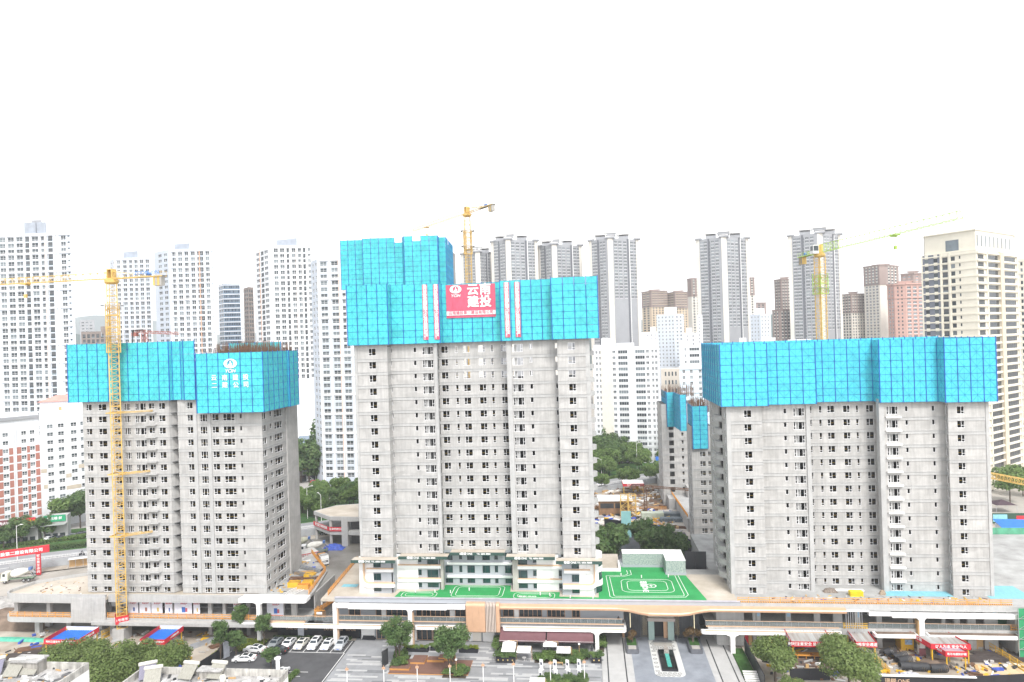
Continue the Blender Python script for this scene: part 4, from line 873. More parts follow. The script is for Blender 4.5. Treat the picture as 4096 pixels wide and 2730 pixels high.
# ------------------------------------------------------------------ left podium
def left_podium():
    t = thing('retail_podium', 'bare concrete podium with a rounded corner below the left tower', 'podium')
    def arc(cx, cy, r, a0, a1, n=8): return [(cx+r*math.cos(math.radians(a0+(a1-a0)*i/n)), cy+r*math.sin(math.radians(a0+(a1-a0)*i/n))) for i in range(n+1)]
    out = arc(-134.6, 148.2, 3.0, 180, 270)+[(-111.3, PY+.2), (-111.3, PY+2.0), (-76, PY+2.0), (-76, 170), (-104, 170), (-122.5, 162.5), (-131.7, 157.0), (-136.2, 153.5)]
    MB().prism(out, 8.75, 9.35).build('roof_slab', DECK, t)
    # upstand that follows the round corner
    edge = [(-104, 170), (-122.5, 162.5), (-131.7, 157.0), (-136.2, 153.5)]+arc(-134.6, 148.2, 3.0, 180, 270)+[(-111.3, PY+.2)]
    b = MB()
    for a, c in zip(edge[:-1], edge[1:]):
        a, c = Vector(a), Vector(c); d = (c-a).normalized(); n = Vector((d.y, -d.x))
        def P(q, o, z): r = q+n*o; return (r.x, r.y, z)
        vs = [P(q, o, z) for z in (8.2, 10.0) for (q, o) in ((a, .12), (c, .12), (c, -.28), (a, -.28))]
        b.add(vs, [(0, 1, 5, 4), (2, 3, 7, 6), (4, 5, 6, 7), (3, 2, 1, 0)])
    b.build('parapet', CONC2, t)
    # solid front wall and open storey at the corner
    x0, x1, x2 = -133.2, -119.9, -111.4
    MB().box(x1, PY, 3.6, x2, PY+.3, 9.3).build('front_wall', CONC, t); MB().box(x0-3.4, PY+.1, 8.0, x1, PY+.35, 8.74).build('beam', CONC, t)
    low = arc(-134.6, 148.2, 3.2, 180, 270)+[(x1-.01, PY+.0), (x1-.01, 160), (-136, 160), (-137.8, 153)]
    MB().prism(low, 3.5, 4.7).build('lower_slab', CONC2, t); MB().box(x1, PY+.31, 4.2, -63.6, 152, F2-.3).build('lower_slab', CONC2, t)
    MB().box(-136.5, 158, F2-.3, x2, 158.3, 8.7).build('inner_wall', CONC, t); MB().box(x0-3.6, 148.6, 4.7, x0-3.3, 158, 8.7).build('end_wall', CONC, t)
    for x in (-136.2, -127.9, x1-.9): MB().box(x, 147.2, 4.7, x+.9, 148.1, 8.7).build('upper_column', CONC, t)
    for (px, py) in ((155, 2530), (195, 2505), (280, 2510), (405, 2540), (455, 2545)):
        p = oZ(px, py, 0); MB().box(p.x-.6, p.y-.4, 0, p.x+.6, p.y+.6, 4.21 if px > 300 else 3.5).build('ground_column', CONC, t)
    MB().prism(rbox(-114.3, PY-1.3, -94.6, PY+.2, .6, 'swse'), 3.6, 4.3).build('lower_band', CONC2, t)
    MB().prism(rbox(-94.5, PY-1.6, -74.5, PY+.2, .6, 'se'), 3.75, 4.4).build('lower_band', CONC2, t)
    # middle section with posters behind the crane
    MB().box(x2+.01, PY+1.0, 8.3, -78.9, PY+1.9, 9.6).build('roof_beam', CONC2, t); MB().box(x2+.01, PY+1.0, 8.05, -78.9, PY+1.3, 8.28).build('roof_beam', CONC2, t)
    YB = 148.0
    for (a, c) in ((420, 438), (470, 485), (690, 698), (832, 846), (890, 902), (938, 960), (985, 996), (1115, 1135), (1165, 1186)):
        for (z0, z1) in ((F2-.3, 8.75), (0, 4.2)): MB().box(oY(a, 2430, YB).x, YB, z0, oY(c, 2430, YB).x, YB+.7, z1).build('shop_pier', CONC, t)
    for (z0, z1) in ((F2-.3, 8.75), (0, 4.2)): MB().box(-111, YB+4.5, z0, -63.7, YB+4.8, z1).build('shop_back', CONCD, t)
    # white finished bay at the right end
    MB().prism(rbox(-79.1, PY-.3, -63.5, 147.5, .7, 'se'), 8.75, 9.6).build('fascia', WHITE, t)
    MB().prism([(-78.6, 147.51), (-63.6, 147.51), (-63.6, 150), (-66.0, 164), (-75.9, 178.5), (-75.9, 147.6)], 8.9, 9.5).build('roof_slab', DECKG, t)
    tcol(t, -74.4, PY-.5, 0, 8.78, .85, 1.0, .7); MB().prism(rbox(-79.1, PY-1.2, -63.7, PY-.32, .5, 'sw'), 3.75, 4.45).build('lower_band', WHITE, t)
    glass_rail(t, -73.6, -63.8, PY-.2, F2-.1); MB().box(-73.9, PY-.5, 4.453, -63.8, PY+.3, F2-.12).build('copper_ledge', COPPERL, t)
    MB().box(-63.9, 150.3, 0, -63.65, 163, 8.9).build('side_wall', CONC, t)
    return t
left_podium()
PB = [mat('poster_white', (.70, .70, .76), .6, .06, 1.5), mat('poster_lilac', (.60, .60, .72), .6, .1, 1.5)]
for i, (a, c, w) in enumerate(((512, 553, 'first poster panel, just right of the crane mast'), (558, 603, 'second poster panel right of the crane mast'), (606, 650, 'third poster panel right of the crane mast'), (660, 690, 'narrow poster panel with a red figure'), (698, 768, 'widest poster panel with a blue square'), (774, 800, 'slim poster panel right of the widest one'), (934, 962, 'poster panel near the bright green hedge tree'), (1068, 1134, 'poster panel with a blue square beyond the white column'))):
    xa, xc = oY(a, 2435, 147.6).x, oY(c, 2435, 147.6).x; t = thing('safety_poster', 'white cartoon safety '+w, 'poster', (xa, 147.6, 4.75), group='safety posters on the left podium'); L = xc-xa
    MB().box(0, 0, 0, L, .06, 2.9).build('sheet', PB[0], t)
    MB().box(.1, -.012, .05, L-.1, -.002, .2).build('red_edge', RED, t)
    if i in (4, 7): MB().box(L*.42, -.012, .5, L*.62, -.002, 1.7).build('blue_square', mat('poster_blue', (.05, .16, .5), .6), t); MB().box(L*.62, -.011, .6, L*.74, -.002, 1.5).build('red_square', mat('poster_red', (.55, .12, .14), .6), t)
    else: MB().box(L*.5, -.012, .6, L*.68, -.002, 1.5).build('figure', [mat('poster_navy', (.08, .13, .3), .6), mat('poster_brown', (.30, .12, .08), .6), mat('poster_yellow', (.6, .42, .1), .6)][i % 3], t)
    lettering('安全生产', .42, RED, t, (L*.55, -.015, 2.5), bold=.02)
rail_run('orange barrier along the open storey of the rounded corner podium', [(-135.5, PY+.15, 4.7), (-120.1, PY+.15, 4.7)])
rail_run('orange barrier under the posters of the left podium', [(-111.2, PY+.45, F2-.3), (-79.2, PY+.45, F2-.3), (-75.0, PY+.2, F2-.3)], seg=2.1)
rail_run('orange barrier along the right roof edge beside the stacked timber', [(-64.0, 147.8, 9.5), (-66.2, 163.5, 9.5)])
rail_run('orange barrier across the far end of the stacked timber roof', [(-66.3, 163.6, 9.5), (-76.0, 178.0, 9.5)])
rail_run('long orange rail down the basement ramp', [(-62.8, 148.0, 5.0), (-64.0, 170.0, 1.2)], band=False)
t = thing('gate_barrier', 'square orange gate barrier with a white notice at the ramp mouth', 'barrier', (-62.4, 146.6, F2)); 
for r in ((0, 0, 0), (0, 0, math.pi/2)):
    b = MB()
    for i in range(9): b.box(i*.32-.02, -.02, 0, i*.32+.02, .02, 1.6)
    b.box(0, -.03, 1.55, 2.6, .03, 1.65); b.box(0, -.03, .05, 2.6, .03, .3); o = b.build('bar_panel', ORANGE, t); o.rotation_euler = r
MB().box(.6, -.06, .7, 1.9, -.035, 1.2).build('notice', WHITE, t)
# roof clutter of the left podium: formwork stacks, pipes, trusses
def crate(px, py, w, d, h, label, m=YEL):
    p = oZ(px, py, 9.5); t = thing('guard_crate', label, 'crate', p, .08, group='yellow stacked guard frames'); n = 4
    for i in range(n):
        z = h*i/n; b = MB(); b.box(0, 0, z, w, .06, z+h/n-.05); b.box(0, d-.06, z, w, d, z+h/n-.05); b.box(0, .06, z, .06, d-.06, z+h/n-.05); b.box(w-.06, .06, z, w, d-.06, z+h/n-.05)
        for k in range(1, 8): b.box(w*k/8-.03, .06, z+h/n-.11, w*k/8+.03, d-.06, z+h/n-.05)
        b.build('frame', m, t)
crate(1215, 2315, 2.5, 1.6, 1.0, 'yellow stack of guard frames farthest back on the left podium roof')
crate(1150, 2352, 2.6, 1.8, 1.2, 'bright yellow stack of guard frames, left of the front pair on the roof'); crate(1188, 2360, 2.6, 1.6, 1.1, 'orange-yellow stack of guard frames at the front of the podium roof', ORANGE); crate(1208, 2346, 2.4, 1.5, 1.1, 'yellow stack of guard frames, right of the front pair on the roof')
def bundle(name, label, cat, px, py, z, L, n, w, m, rz, r=.06, layers=2):
    p = oZ(px, py, z); t = thing(name, label, cat, p, rz); me = MB().box(0, -r, 0, L, r, r*1.8).mesh('bar', m); random.seed(px)
    for k in range(layers):
        for i in range(n-k): link('bar', me, t, (random.uniform(-.3, .3), (i+.5*k)*w/n, k*r*1.85), random.uniform(-.04, .04))
    return t
bundle('timber_stack', 'pale boards lying at the front edge of the podium roof', 'timber', 1165, 2382, 9.5, 5.0, 5, 3.0, WHITEW, 1.2); bundle('timber_stack', 'brown boards piled near the tower flank on the roof', 'timber', 1180, 2300, 9.5, 4.5, 6, 2.4, WOOD, .25, layers=3); bundle('timber_stack', 'rusty scaffold tubes behind the yellow frames on the roof', 'tubes', 1155, 2322, 9.5, 6.5, 7, 2.4, RUST, .1, layers=3)
def truss(p, q, w, m, par, n=10, bar=.09, sec=None):
    """triangular-ish box lattice between two points"""
    p, q = Vector(p), Vector(q); d = (q-p); L = d.length; d.normalize(); up = Vector((0, 0, 1)) if abs(d.z) < .9 else Vector((1, 0, 0)); a = d.cross(up).normalized()*w/2; u = a.cross(d).normalized()*w/2
    cs = [a+u, -a+u, -a-u, a-u]; b = MB()
    for c in cs: b.bar(p+c, q+c, bar*1.4)
    for i in range(n+1):
        m0 = p+d*(L*i/n)
        for j in range(4):
            b.bar(m0+cs[j], m0+cs[(j+1) % 4], bar)
            if i < n: m1 = p+d*(L*(i+1)/n); b.bar((m0+cs[j]) if i % 2 else (m0+cs[(j+1) % 4]), (m1+cs[(j+1) % 4]) if i % 2 else (m1+cs[j]), bar*.8)
    return b
for i, (a, c, lab) in enumerate((((1165, 2285), (1262, 2312), 'long grey lattice truss section lying on the podium roof'), ((1205, 2268), (1278, 2285), 'short grey lattice truss section lying near the roof corner'))):
    A, C = oZ(*a, 9.9), oZ(*c, 9.9); o = truss((0, 0, 0), C-A, .7, STEEL, None, 12, .06).build('truss_section', mat('dull_grey_steel', (.22, .23, .24), .6)); o.location = A; tag(o, lab, 'truss')

# ------------------------------------------------------------------ cranes
YELC = mat('crane_yellow', (.64, .42, .12), .5, .1, .8); YELG = mat('crane_lime', (.42, .62, .10), .5, .1); BLK = mat('hazard_black', (.03, .03, .03), .6)
def crane(label, base, top, jib_dir, jib_len, cj_len, mast_rz, w=2.0, sec=2.8, m=YELC, mj=YELC, mtop=None, ntop=0, jib_h=1.5, sign=None, tip=0.0, trolley=None, group='tower cranes on the site', head=0.0):
    t = thing('tower_crane', label, 'crane', base, group=group); h = top-base[2]; n = max(1, int(h/sec))
    def secmesh(mm, ww, nm):
        b = MB(); c = [(-ww/2, -ww/2), (ww/2, -ww/2), (ww/2, ww/2), (-ww/2, ww/2)]
        for x, y in c: b.box(x-.085, y-.085, 0, x+.085, y+.085, sec)
        for i in range(4):
            (x0, y0), (x1, y1) = c[i], c[(i+1) % 4]
            b.bar((x0, y0, .07), (x1, y1, .07), .13); b.bar((x0, y0, sec/2), (x1, y1, sec/2), .08); b.bar((x0, y0, .1), (x1, y1, sec/2), .08); b.bar((x1, y1, sec/2), (x0, y0, sec-.1), .08)
        b.box(-ww*.28, -.04, 0, -ww*.2, .04, sec); return b.mesh(nm, mm)
    s0 = secmesh(m, w, 'mast_section'); s1 = secmesh(mtop or m, w+.7, 'climbing_frame_section')
    for i in range(n): link('mast_section', s0, t, (0, 0, h-(n-i)*sec), mast_rz)
    if h-n*sec > .3: MB().box(-w*.7, -w*.7, 0, w*.7, w*.7, h-n*sec).build('crane_base', CONC2, t)
    for i in range(ntop): link('climbing_frame', s1, t, (0, 0, h-4.5-sec*(i+1)), mast_rz)
    if ntop:
        for z in (h-5.0, h-5.0-sec*ntop*.62):
            b = MB(); r = w*1.15; b.box(-r, -r, z, r, -r*.72, z+.08); b.box(-r, r*.72, z, r, r, z+.08); b.box(-r, -r*.719, z, -r*.72, r*.719, z+.08); b.box(r*.72, -r*.719, z, r, r*.719, z+.08)
            for x, y in ((-r, -r), (r, -r), (r, r), (-r, r)): b.box(x-.03, y-.03, z, x+.03, y+.03, z+1.0)
            o = b.build('working_platform', STEEL, t); o.rotation_euler[2] = mast_rz
    d = Vector((jib_dir[0], jib_dir[1], 0)).normalized(); rz = math.atan2(d.y, d.x)
    def put(b, nm, mm):
        o = b.build(nm, mm, t); o.location = (0, 0, h); o.rotation_euler[2] = rz; return o
    put(MB().lathe([(w*.62, 0), (w*.75, .3), (w*.75, .9), (w*.6, 1.0)], 12), 'slewing_ring', m)
    put(MB().box(-.9, -.8, 1.0, .9, .8, 1.3).box(-.7, -.7, 1.3, -.5, .7, 3.4).box(.5, -.7, 1.3, .7, .7, 3.4).box(-.69, -.69, 3.2, .69, .69, 3.4), 'turret', m)
    put(MB().box(-.2, -2.6, .9, 1.6, -1.05, 3.2).box(1.601, -2.5, 1.6, 1.63, -1.15, 3.0, 1).box(.0, -2.63, 1.7, 1.4, -2.601, 3.0, 1), 'cab', [WHITEW, GLASSD])
    # jib: flat-top triangular truss
    kk = 1.0 if mj is m else .8; jb = MB(); nb = int(jib_len/1.9); z0 = 1.2
    for s in (-.6, .6): jb.bar((.7, s, z0), (jib_len, s, z0+tip), .13*kk)
    jb.bar((.7, 0, z0+jib_h), (jib_len, 0, z0+jib_h*.7+tip), .15*kk)
    for i in range(nb+1):
        x = .7+(jib_len-.7)*i/nb; f = i/nb; zt = z0+jib_h*(1-.3*f)+tip*f; zb_ = z0+tip*f; jb.bar((x, -.6, zb_), (x, .6, zb_), .07)
        for s in (-.6, .6): jb.bar((x, s, zb_), (min(x+.95, jib_len), 0, zt), .075*kk); jb.bar((min(x+.95, jib_len), 0, zt), (min(x+1.9, jib_len), s, zb_), .075*kk)
    put(jb, 'jib', mj)
    cj = MB(); 
    for s in (-.7, .7): cj.bar((-.7, s, z0), (-cj_len, s, z0), .2); cj.bar((-.7, s*.5, z0+jib_h+.1), (-cj_len*.62, s*.6, z0+.4), .12)
    k = int(cj_len/1.5)
    for i in range(k): x = -.8-(cj_len-.9)*i/k; cj.bar((x, -.7, z0), (x-1.4, .7, z0), .09); cj.bar((x, .7, z0), (x-.7, .35, z0+max(.3, jib_h*(1-i/k*1.1))), .07)
    put(cj, 'counter_jib', mj); put(MB().box(-cj_len, -.68, z0+.11, -cj_len*.45, .68, z0+.17), 'counter_jib_deck', STEEL)
    rl = MB()
    for s in (-.72, .72):
        rl.bar((-cj_len, s, z0+1.1), (-cj_len*.45, s, z0+1.1), .05)
        for i in range(6): x = -cj_len+(cj_len*.55)*i/5; rl.bar((x, s, z0+.15), (x, s, z0+1.1), .045)
    put(rl, 'guard_rail', mj); put(MB().tube((-cj_len*.72, -.4, z0+.6), (-cj_len*.72, .4, z0+.6), .4, 10), 'winch', mat('winch_blue', (.05, .16, .42), .5))
    for i in range(4): 
        x = -cj_len+.3+i*.55; put(MB().box(x, -.62, z0-2.1, x+.48, .62, z0+.05).box(x+.05, -.63, z0-1.9, x+.2, -.621, z0-.1, 1), 'counterweight', [YELC if i % 2 else CONCW, BLK])
    if trolley: put(MB().box(trolley-.9, -.7, z0-.3, trolley+.9, .7, z0-.08).tube((trolley-.5, -.75, z0-.35), (trolley-.5, .75, z0-.35), .18, 8).bar((trolley, 0, z0-.3), (trolley, 0, z0-2.6), .06).box(trolley-.35, -.2, z0-3.4, trolley+.35, .2, z0-2.6), 'trolley', mj)
    if sign:
        o = lettering(sign, 1.15, mat('sign_blue', (.10, .25, .55), .5), t, (0, 0, 0), name='lettering', bold=.02); q = Vector((-cj_len*.72, -.78, z0+.85)); q.rotate(Matrix.Rotation(rz, 3, 'Z').to_euler()); o.location = q+Vector((0, 0, h)); o.rotation_euler = (math.pi/2, 0, rz+math.pi if abs(rz) > 1.6 else rz)
        q = Vector((-cj_len*.72, .82, z0+.85)); q.rotate(Matrix.Rotation(rz, 3, 'Z').to_euler()); o.location = q+Vector((0, 0, h))
    return t
P0 = oZ(490, 2556, 0); ctop = at(455, 1135, 155).z
fc = crane('tall yellow tower crane standing in front of the left tower', (P0.x, P0.y, 0), ctop, (-1, .07), 62, 13.5, math.radians(38), ntop=4, sign='ZOOMLION', trolley=23)
# the mast sways nowhere: tie bars to the tower
for (px, py, w) in ((620, 1645, 'upper'), (610, 1886, 'middle'), (620, 2128, 'lower')):
    q = oY(px-10, py-2, 148.2); a = Vector((P0.x, P0.y, q.z)); t = thing('wall_tie', '%s yellow tie strut from the front crane mast to the left tower' % w, 'strut', a, group='crane wall ties')
    MB().bar((-1.3, -1.4, 0), (1.3, -1.4, 0), .22).bar((-1.3, 1.4, 0), (1.3, 1.4, 0), .22).bar((-1.3, -1.4, 0), (-1.3, 1.4, 0), .22).bar((1.3, -1.4, 0), (1.3, 1.4, 0), .22).build('collar', YELC, t)
    d = q-a; o = truss((1.2, -1.0, 0), d+Vector((0, 0, 0)), .3, YELC, None, 12, .045).build('strut', YELC, t); MB().bar((1.2, 1.2, 0), d+Vector((-2.5, 0, 0)), .1).build('strut', YELC, t)
# red name collar on the mast
t = thing('crane_sign', 'red number sign wrapped round the front crane mast', 'sign', (P0.x, P0.y, oY(470, 2468, P0.y).z-1.1), math.radians(38))
for k in range(4):
    o = MB().box(-1.3, -1.32, 0, 1.3, -1.26, 1.7).build('sign_face', RED, t); o.rotation_euler[2] = k*math.pi/2
    a = k*math.pi/2; o = lettering('1号塔吊', .68, WHITE, t, (math.sin(a)*1.34, -math.cos(a)*1.34, .85), (math.pi/2, 0, a), bold=.02)
bp = at(1868, 868, 233)
crane('yellow tower crane rising behind the rear cyan-screened tower', (bp.x, bp.y, 0), bp.z, (-8.5, 10), 42, 17, math.radians(15), ntop=3, trolley=30, head=0)
cp_ = at(3278, 1030, 187)
e = at(3890, 855, 132)
crane('yellow tower crane with lime jib behind the right tower', (cp_.x, cp_.y, 0), cp_.z, (e.x-cp_.x, e.y-cp_.y), 52, 10.5, math.radians(30), mj=YELG, mtop=YELG, ntop=2, trolley=32, jib_h=2.2)

# ------------------------------------------------------------------ rear towers with screens
def rear_tower():
    t = thing('apartment_tower', 'rear unfinished tower whose cyan screen rises behind the banner tower', 'tower'); D = 210
    a = at(1400, 1400, D); b = at(1770, 1400, D); Y = max(a.y, b.y)+1.5; x0, x1 = a.x, b.x; Hh = 3.0
    heads = [97-5.5-i*Hh for i in range(30)]; heads = [h for h in heads if h > 12]
    facade(t, (x0, Y), (x1, Y), heads, Hh, [(1.2, 2.6, 0, 1.6, 'two'), (5, 6.5, 0, 1.6, 'two'), (9, 10.5, 0, 1.6, 'two')], CONC, ztop=96, zbot=0)
    facade(t, (x0, Y+24), (x0, Y), heads, Hh, [(4, 5.6, 0, 1.6, 'two')], CONC, ztop=96, zbot=0)
    facade(t, (x1, Y), (x1, Y+24), heads, Hh, [(4, 5.6, 0, 1.6, 'two')], CONC, ztop=96, zbot=0)
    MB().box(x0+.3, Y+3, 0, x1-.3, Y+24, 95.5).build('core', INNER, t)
    lm = ledge_mesh([(x0, Y), (x1, Y)], LEDGE_LO, LEDGE_HI, .05, CONC2)
    for h in heads[1:]: link('string_course', lm, t, (0, 0, h))
    z = at(1500, 1157, D-2).z; X = lambda px, dd: at(px, 1050, dd)
    p = [X(1363, 207.5), X(1452, 207.5), X(1452, 205), X(1612, 205), X(1618, 203), X(1752, 203), X(1757, 207), X(1785, 207), X(1812, 226)]
    scaffold('climbing_screen', 'rear cyan climbing screen with ragged top, left of the back crane', [(q.x, q.y) for q in p], z, 10, 1.5, SHEET, pw=2.4, skip=lambda i, n, r: r == 9 and (i*7+n) % 11 == 0)
rear_tower()
def back_right():
    D1, D2 = 264, 214; t = thing('apartment_tower', 'narrow unfinished tower with stepped blue screens left of the right tower', 'tower')
    p = at(2648, 1740, D1); q = at(2790, 1740, D1)
    hs1 = [at(2700, 1740, D1).z+4-3*i for i in range(20)]; hs1 = [h for h in hs1 if h > 3]
    x0, x1, Y1 = p.x, q.x, p.y
    facade(t, (x0, Y1+16), (x0, Y1), hs1, 3.0, [(9, 10.6, 0, 1.8, 'two')], CONC, ztop=hs1[0]+8, zbot=0); facade(t, (x0, Y1), (x1, Y1), hs1, 3.0, [(2.6, 4.4, 0, 2.0, None), (7.2, 8.2, 0, 1.6, 'slim')], CONC, ztop=hs1[0]+8, zbot=0)
    MB().box(x0+.3, Y1+3, 0, x1, Y1+16, hs1[0]+7.8).build('core', INNER, t)
    p2 = at(2766, 1800, D2); q2 = at(2850, 1800, D2); hs2 = [at(2800, 1806, D2).z-3*i for i in range(16)]; hs2 = [h for h in hs2 if h > 3]
    X0, X1, Y2 = p2.x, q2.x, p2.y
    facade(t, (X0, Y2), (X1, Y2), hs2, 3.0, [(2.5, 4.3, 0, 1.7, 'two'), (4.9, 6.0, 0, 1.7, 'slim')], CONC, ztop=hs2[0]+8, zbot=0); facade(t, (X0, Y2+9), (X0, Y2), hs2, 3.0, [(2, 3.5, 0, 1.6, 'two'), (6, 7.2, 0, 1.6, 'two')], CONC, ztop=hs2[0]+8, zbot=0)
    MB().box(X0+.3, Y2+3, 0, X1, Y2+9, hs2[0]+7.8).build('core', INNER, t)
    lm = ledge_mesh([(X0, Y2+9), (X0, Y2), (X1, Y2)], LEDGE_LO, LEDGE_HI, .05, CONC2)
    for h in hs2[1:]: link('string_course', lm, t, (0, 0, h))
    lm = ledge_mesh([(x0, Y1+16), (x0, Y1), (x1, Y1)], LEDGE_LO, LEDGE_HI, .05, CONC2)
    for h in hs1[1:]: link('string_course', lm, t, (0, 0, h))
    z1 = at(2680, 1708, D1-1).z; z2 = at(2800, 1796, D2-1).z
    a = [at(2648, 1650, D1+14), at(2668, 1650, D1-1), at(2696, 1650, D1-1), at(2721, 1650, D1-14), at(2745, 1650, D1-14)]; b = [at(2752, 1700, D2+10), at(2770, 1700, D2-1), at(2830, 1700, D2-1)]
    scaffold('climbing_screen', 'blue climbing screen on the far half of the narrow stepped tower', [(v.x, v.y) for v in a], z1, 9, 1.48, SHEETB, pw=2.6); scaffold('climbing_screen', 'blue climbing screen on the near half of the narrow stepped tower', [(v.x, v.y) for v in b], z2, 9, 1.48, SHEETB, pw=2.6)
    rb = MB(); random.seed(5)
    for i in range(360):
        far = i % 2; x, y = (random.uniform(x0+1, x1), random.uniform(Y1+2, Y1+14)) if far else (random.uniform(X0+.5, X1), random.uniform(Y2+1, Y2+8)); z = (z1 if far else z2)+11; rb.bar((x, y, z), (x, y, z+3+random.uniform(0, 2)), .06)
    o = rb.build('starter_bars', RUST); stuff(o); o['label'] = 'brown upright rebar above the narrow stepped tower'; o['category'] = 'rebar'
back_right()

# ------------------------------------------------------------------ banners on the centre screen
def banners():
    YC = CT_INFO['YC']-CT_INFO['off']-.18; YB = CT_INFO['YB']-CT_INFO['off']-.18
    a, c = oY(1783, 1142, YC), oY(1984, 1273, YC); w, h = c.x-a.x, a.z-oY(1783, 1274, YC).z
    t = thing('project_banner', 'big faded red banner with white characters on the cyan screen', 'banner', (a.x, YC, a.z-h)); nx, nz = 24, 16
    b = MB(); vs = []
    for j in range(nz+1):
        for i in range(nx+1): vs.append((w*i/nx, -.05+.05*math.sin(i*1.9)*math.cos(j*.5)+.02*math.sin(j*2.3), h*j/nz))
    b.add(vs, [(j*(nx+1)+i, j*(nx+1)+i+1, (j+1)*(nx+1)+i+1, (j+1)*(nx+1)+i) for j in range(nz) for i in range(nx)]); b.build('cloth', PINKRED, t, True)
    MB().box(.05, -.16, h*.075, w-.05, -.13, h*.2).build('white_strip', WHITEW, t)
    for tx, fx, fz in (('云', .55, .82), ('南', .80, .82), ('建', .55, .45), ('投', .80, .45)): lettering(tx, 2.75, WHITE, t, (w*fx, -.15, h*fz), name='character', bold=.03)
    lettering('云南建投第二建设有限公司', .86, PINKRED, t, (w*.5, -.18, h*.137), name='company_line', bold=.02)
    emblem(Vector((w*.2, -.13, h*.86)), .95, WHITE, PINKRED, '', par=t)
    s = '热烈庆祝金樾玖璋小区项目顺利封顶！'
    for i, (px, w_) in enumerate(((1698, 'outermost left'), (1742, 'second from the left'), (2025, 'third from the left'), (2067, 'outermost right'))):
        Y = YB if px < 2000 else YB; p = oY(px, 1140-(px-1700)*.03, Y); zl = oY(px+8, 1360-(px-1700)*.03, Y).z; hh = p.z-zl
        t = thing('strip_banner', '%s narrow vertical red banner with white characters on the cyan screen' % w_, 'banner', (p.x, Y, zl), group='vertical banners on the centre screen')
        MB().box(-.58, -.03, 0, .58, .0, hh).build('cloth', PINKRED, t); n = len(s)
        for k, ch in enumerate(s): lettering(ch, .93, WHITE, t, (0, -.05, hh-(k+.55)*hh/n), name='character', bold=.025)
banners()
# ------------------------------------------------------------------ the city behind
BW = mat('white_render', (.74, .75, .77), .8, .05, .1, streak=.06); BLUEW = mat('pale_blue_grey_render', (.52, .56, .62), .8, .06, .1); PEACH = mat('peach_accent', (.68, .42, .30), .8, .06)
BEIGES = mat('beige_stone', (.70, .66, .56), .8, .06, .15); SLATE = mat('slate_panel', (.15, .165, .20), .6, .1, .2); GREYT = mat('grey_tower_render', (.31, .315, .33), .8, .06, .1); CREAMT = mat('cream_tower_render', (.68, .64, .57), .8, .05, .1)
BROWN = mat('brown_render', (.29, .22, .195), .8, .08, .1); TAN = mat('tan_render', (.58, .47, .34), .8, .06, .1); PINKB = mat('pinkish_brick', (.46, .28, .235), .8, .07, .15); BRICK = mat('red_brick_tile', (.40, .17, .13), .85, .08, .2); DGREY = mat('dark_grey_slot', (.12, .125, .14), .8, .08)
OFFICE = mat('office_blue_glass', (.16, .22, .30), .2, .15, .1); RAWB = mat('raw_brown_frame', (.27, .225, .20), .9, .12, .2)
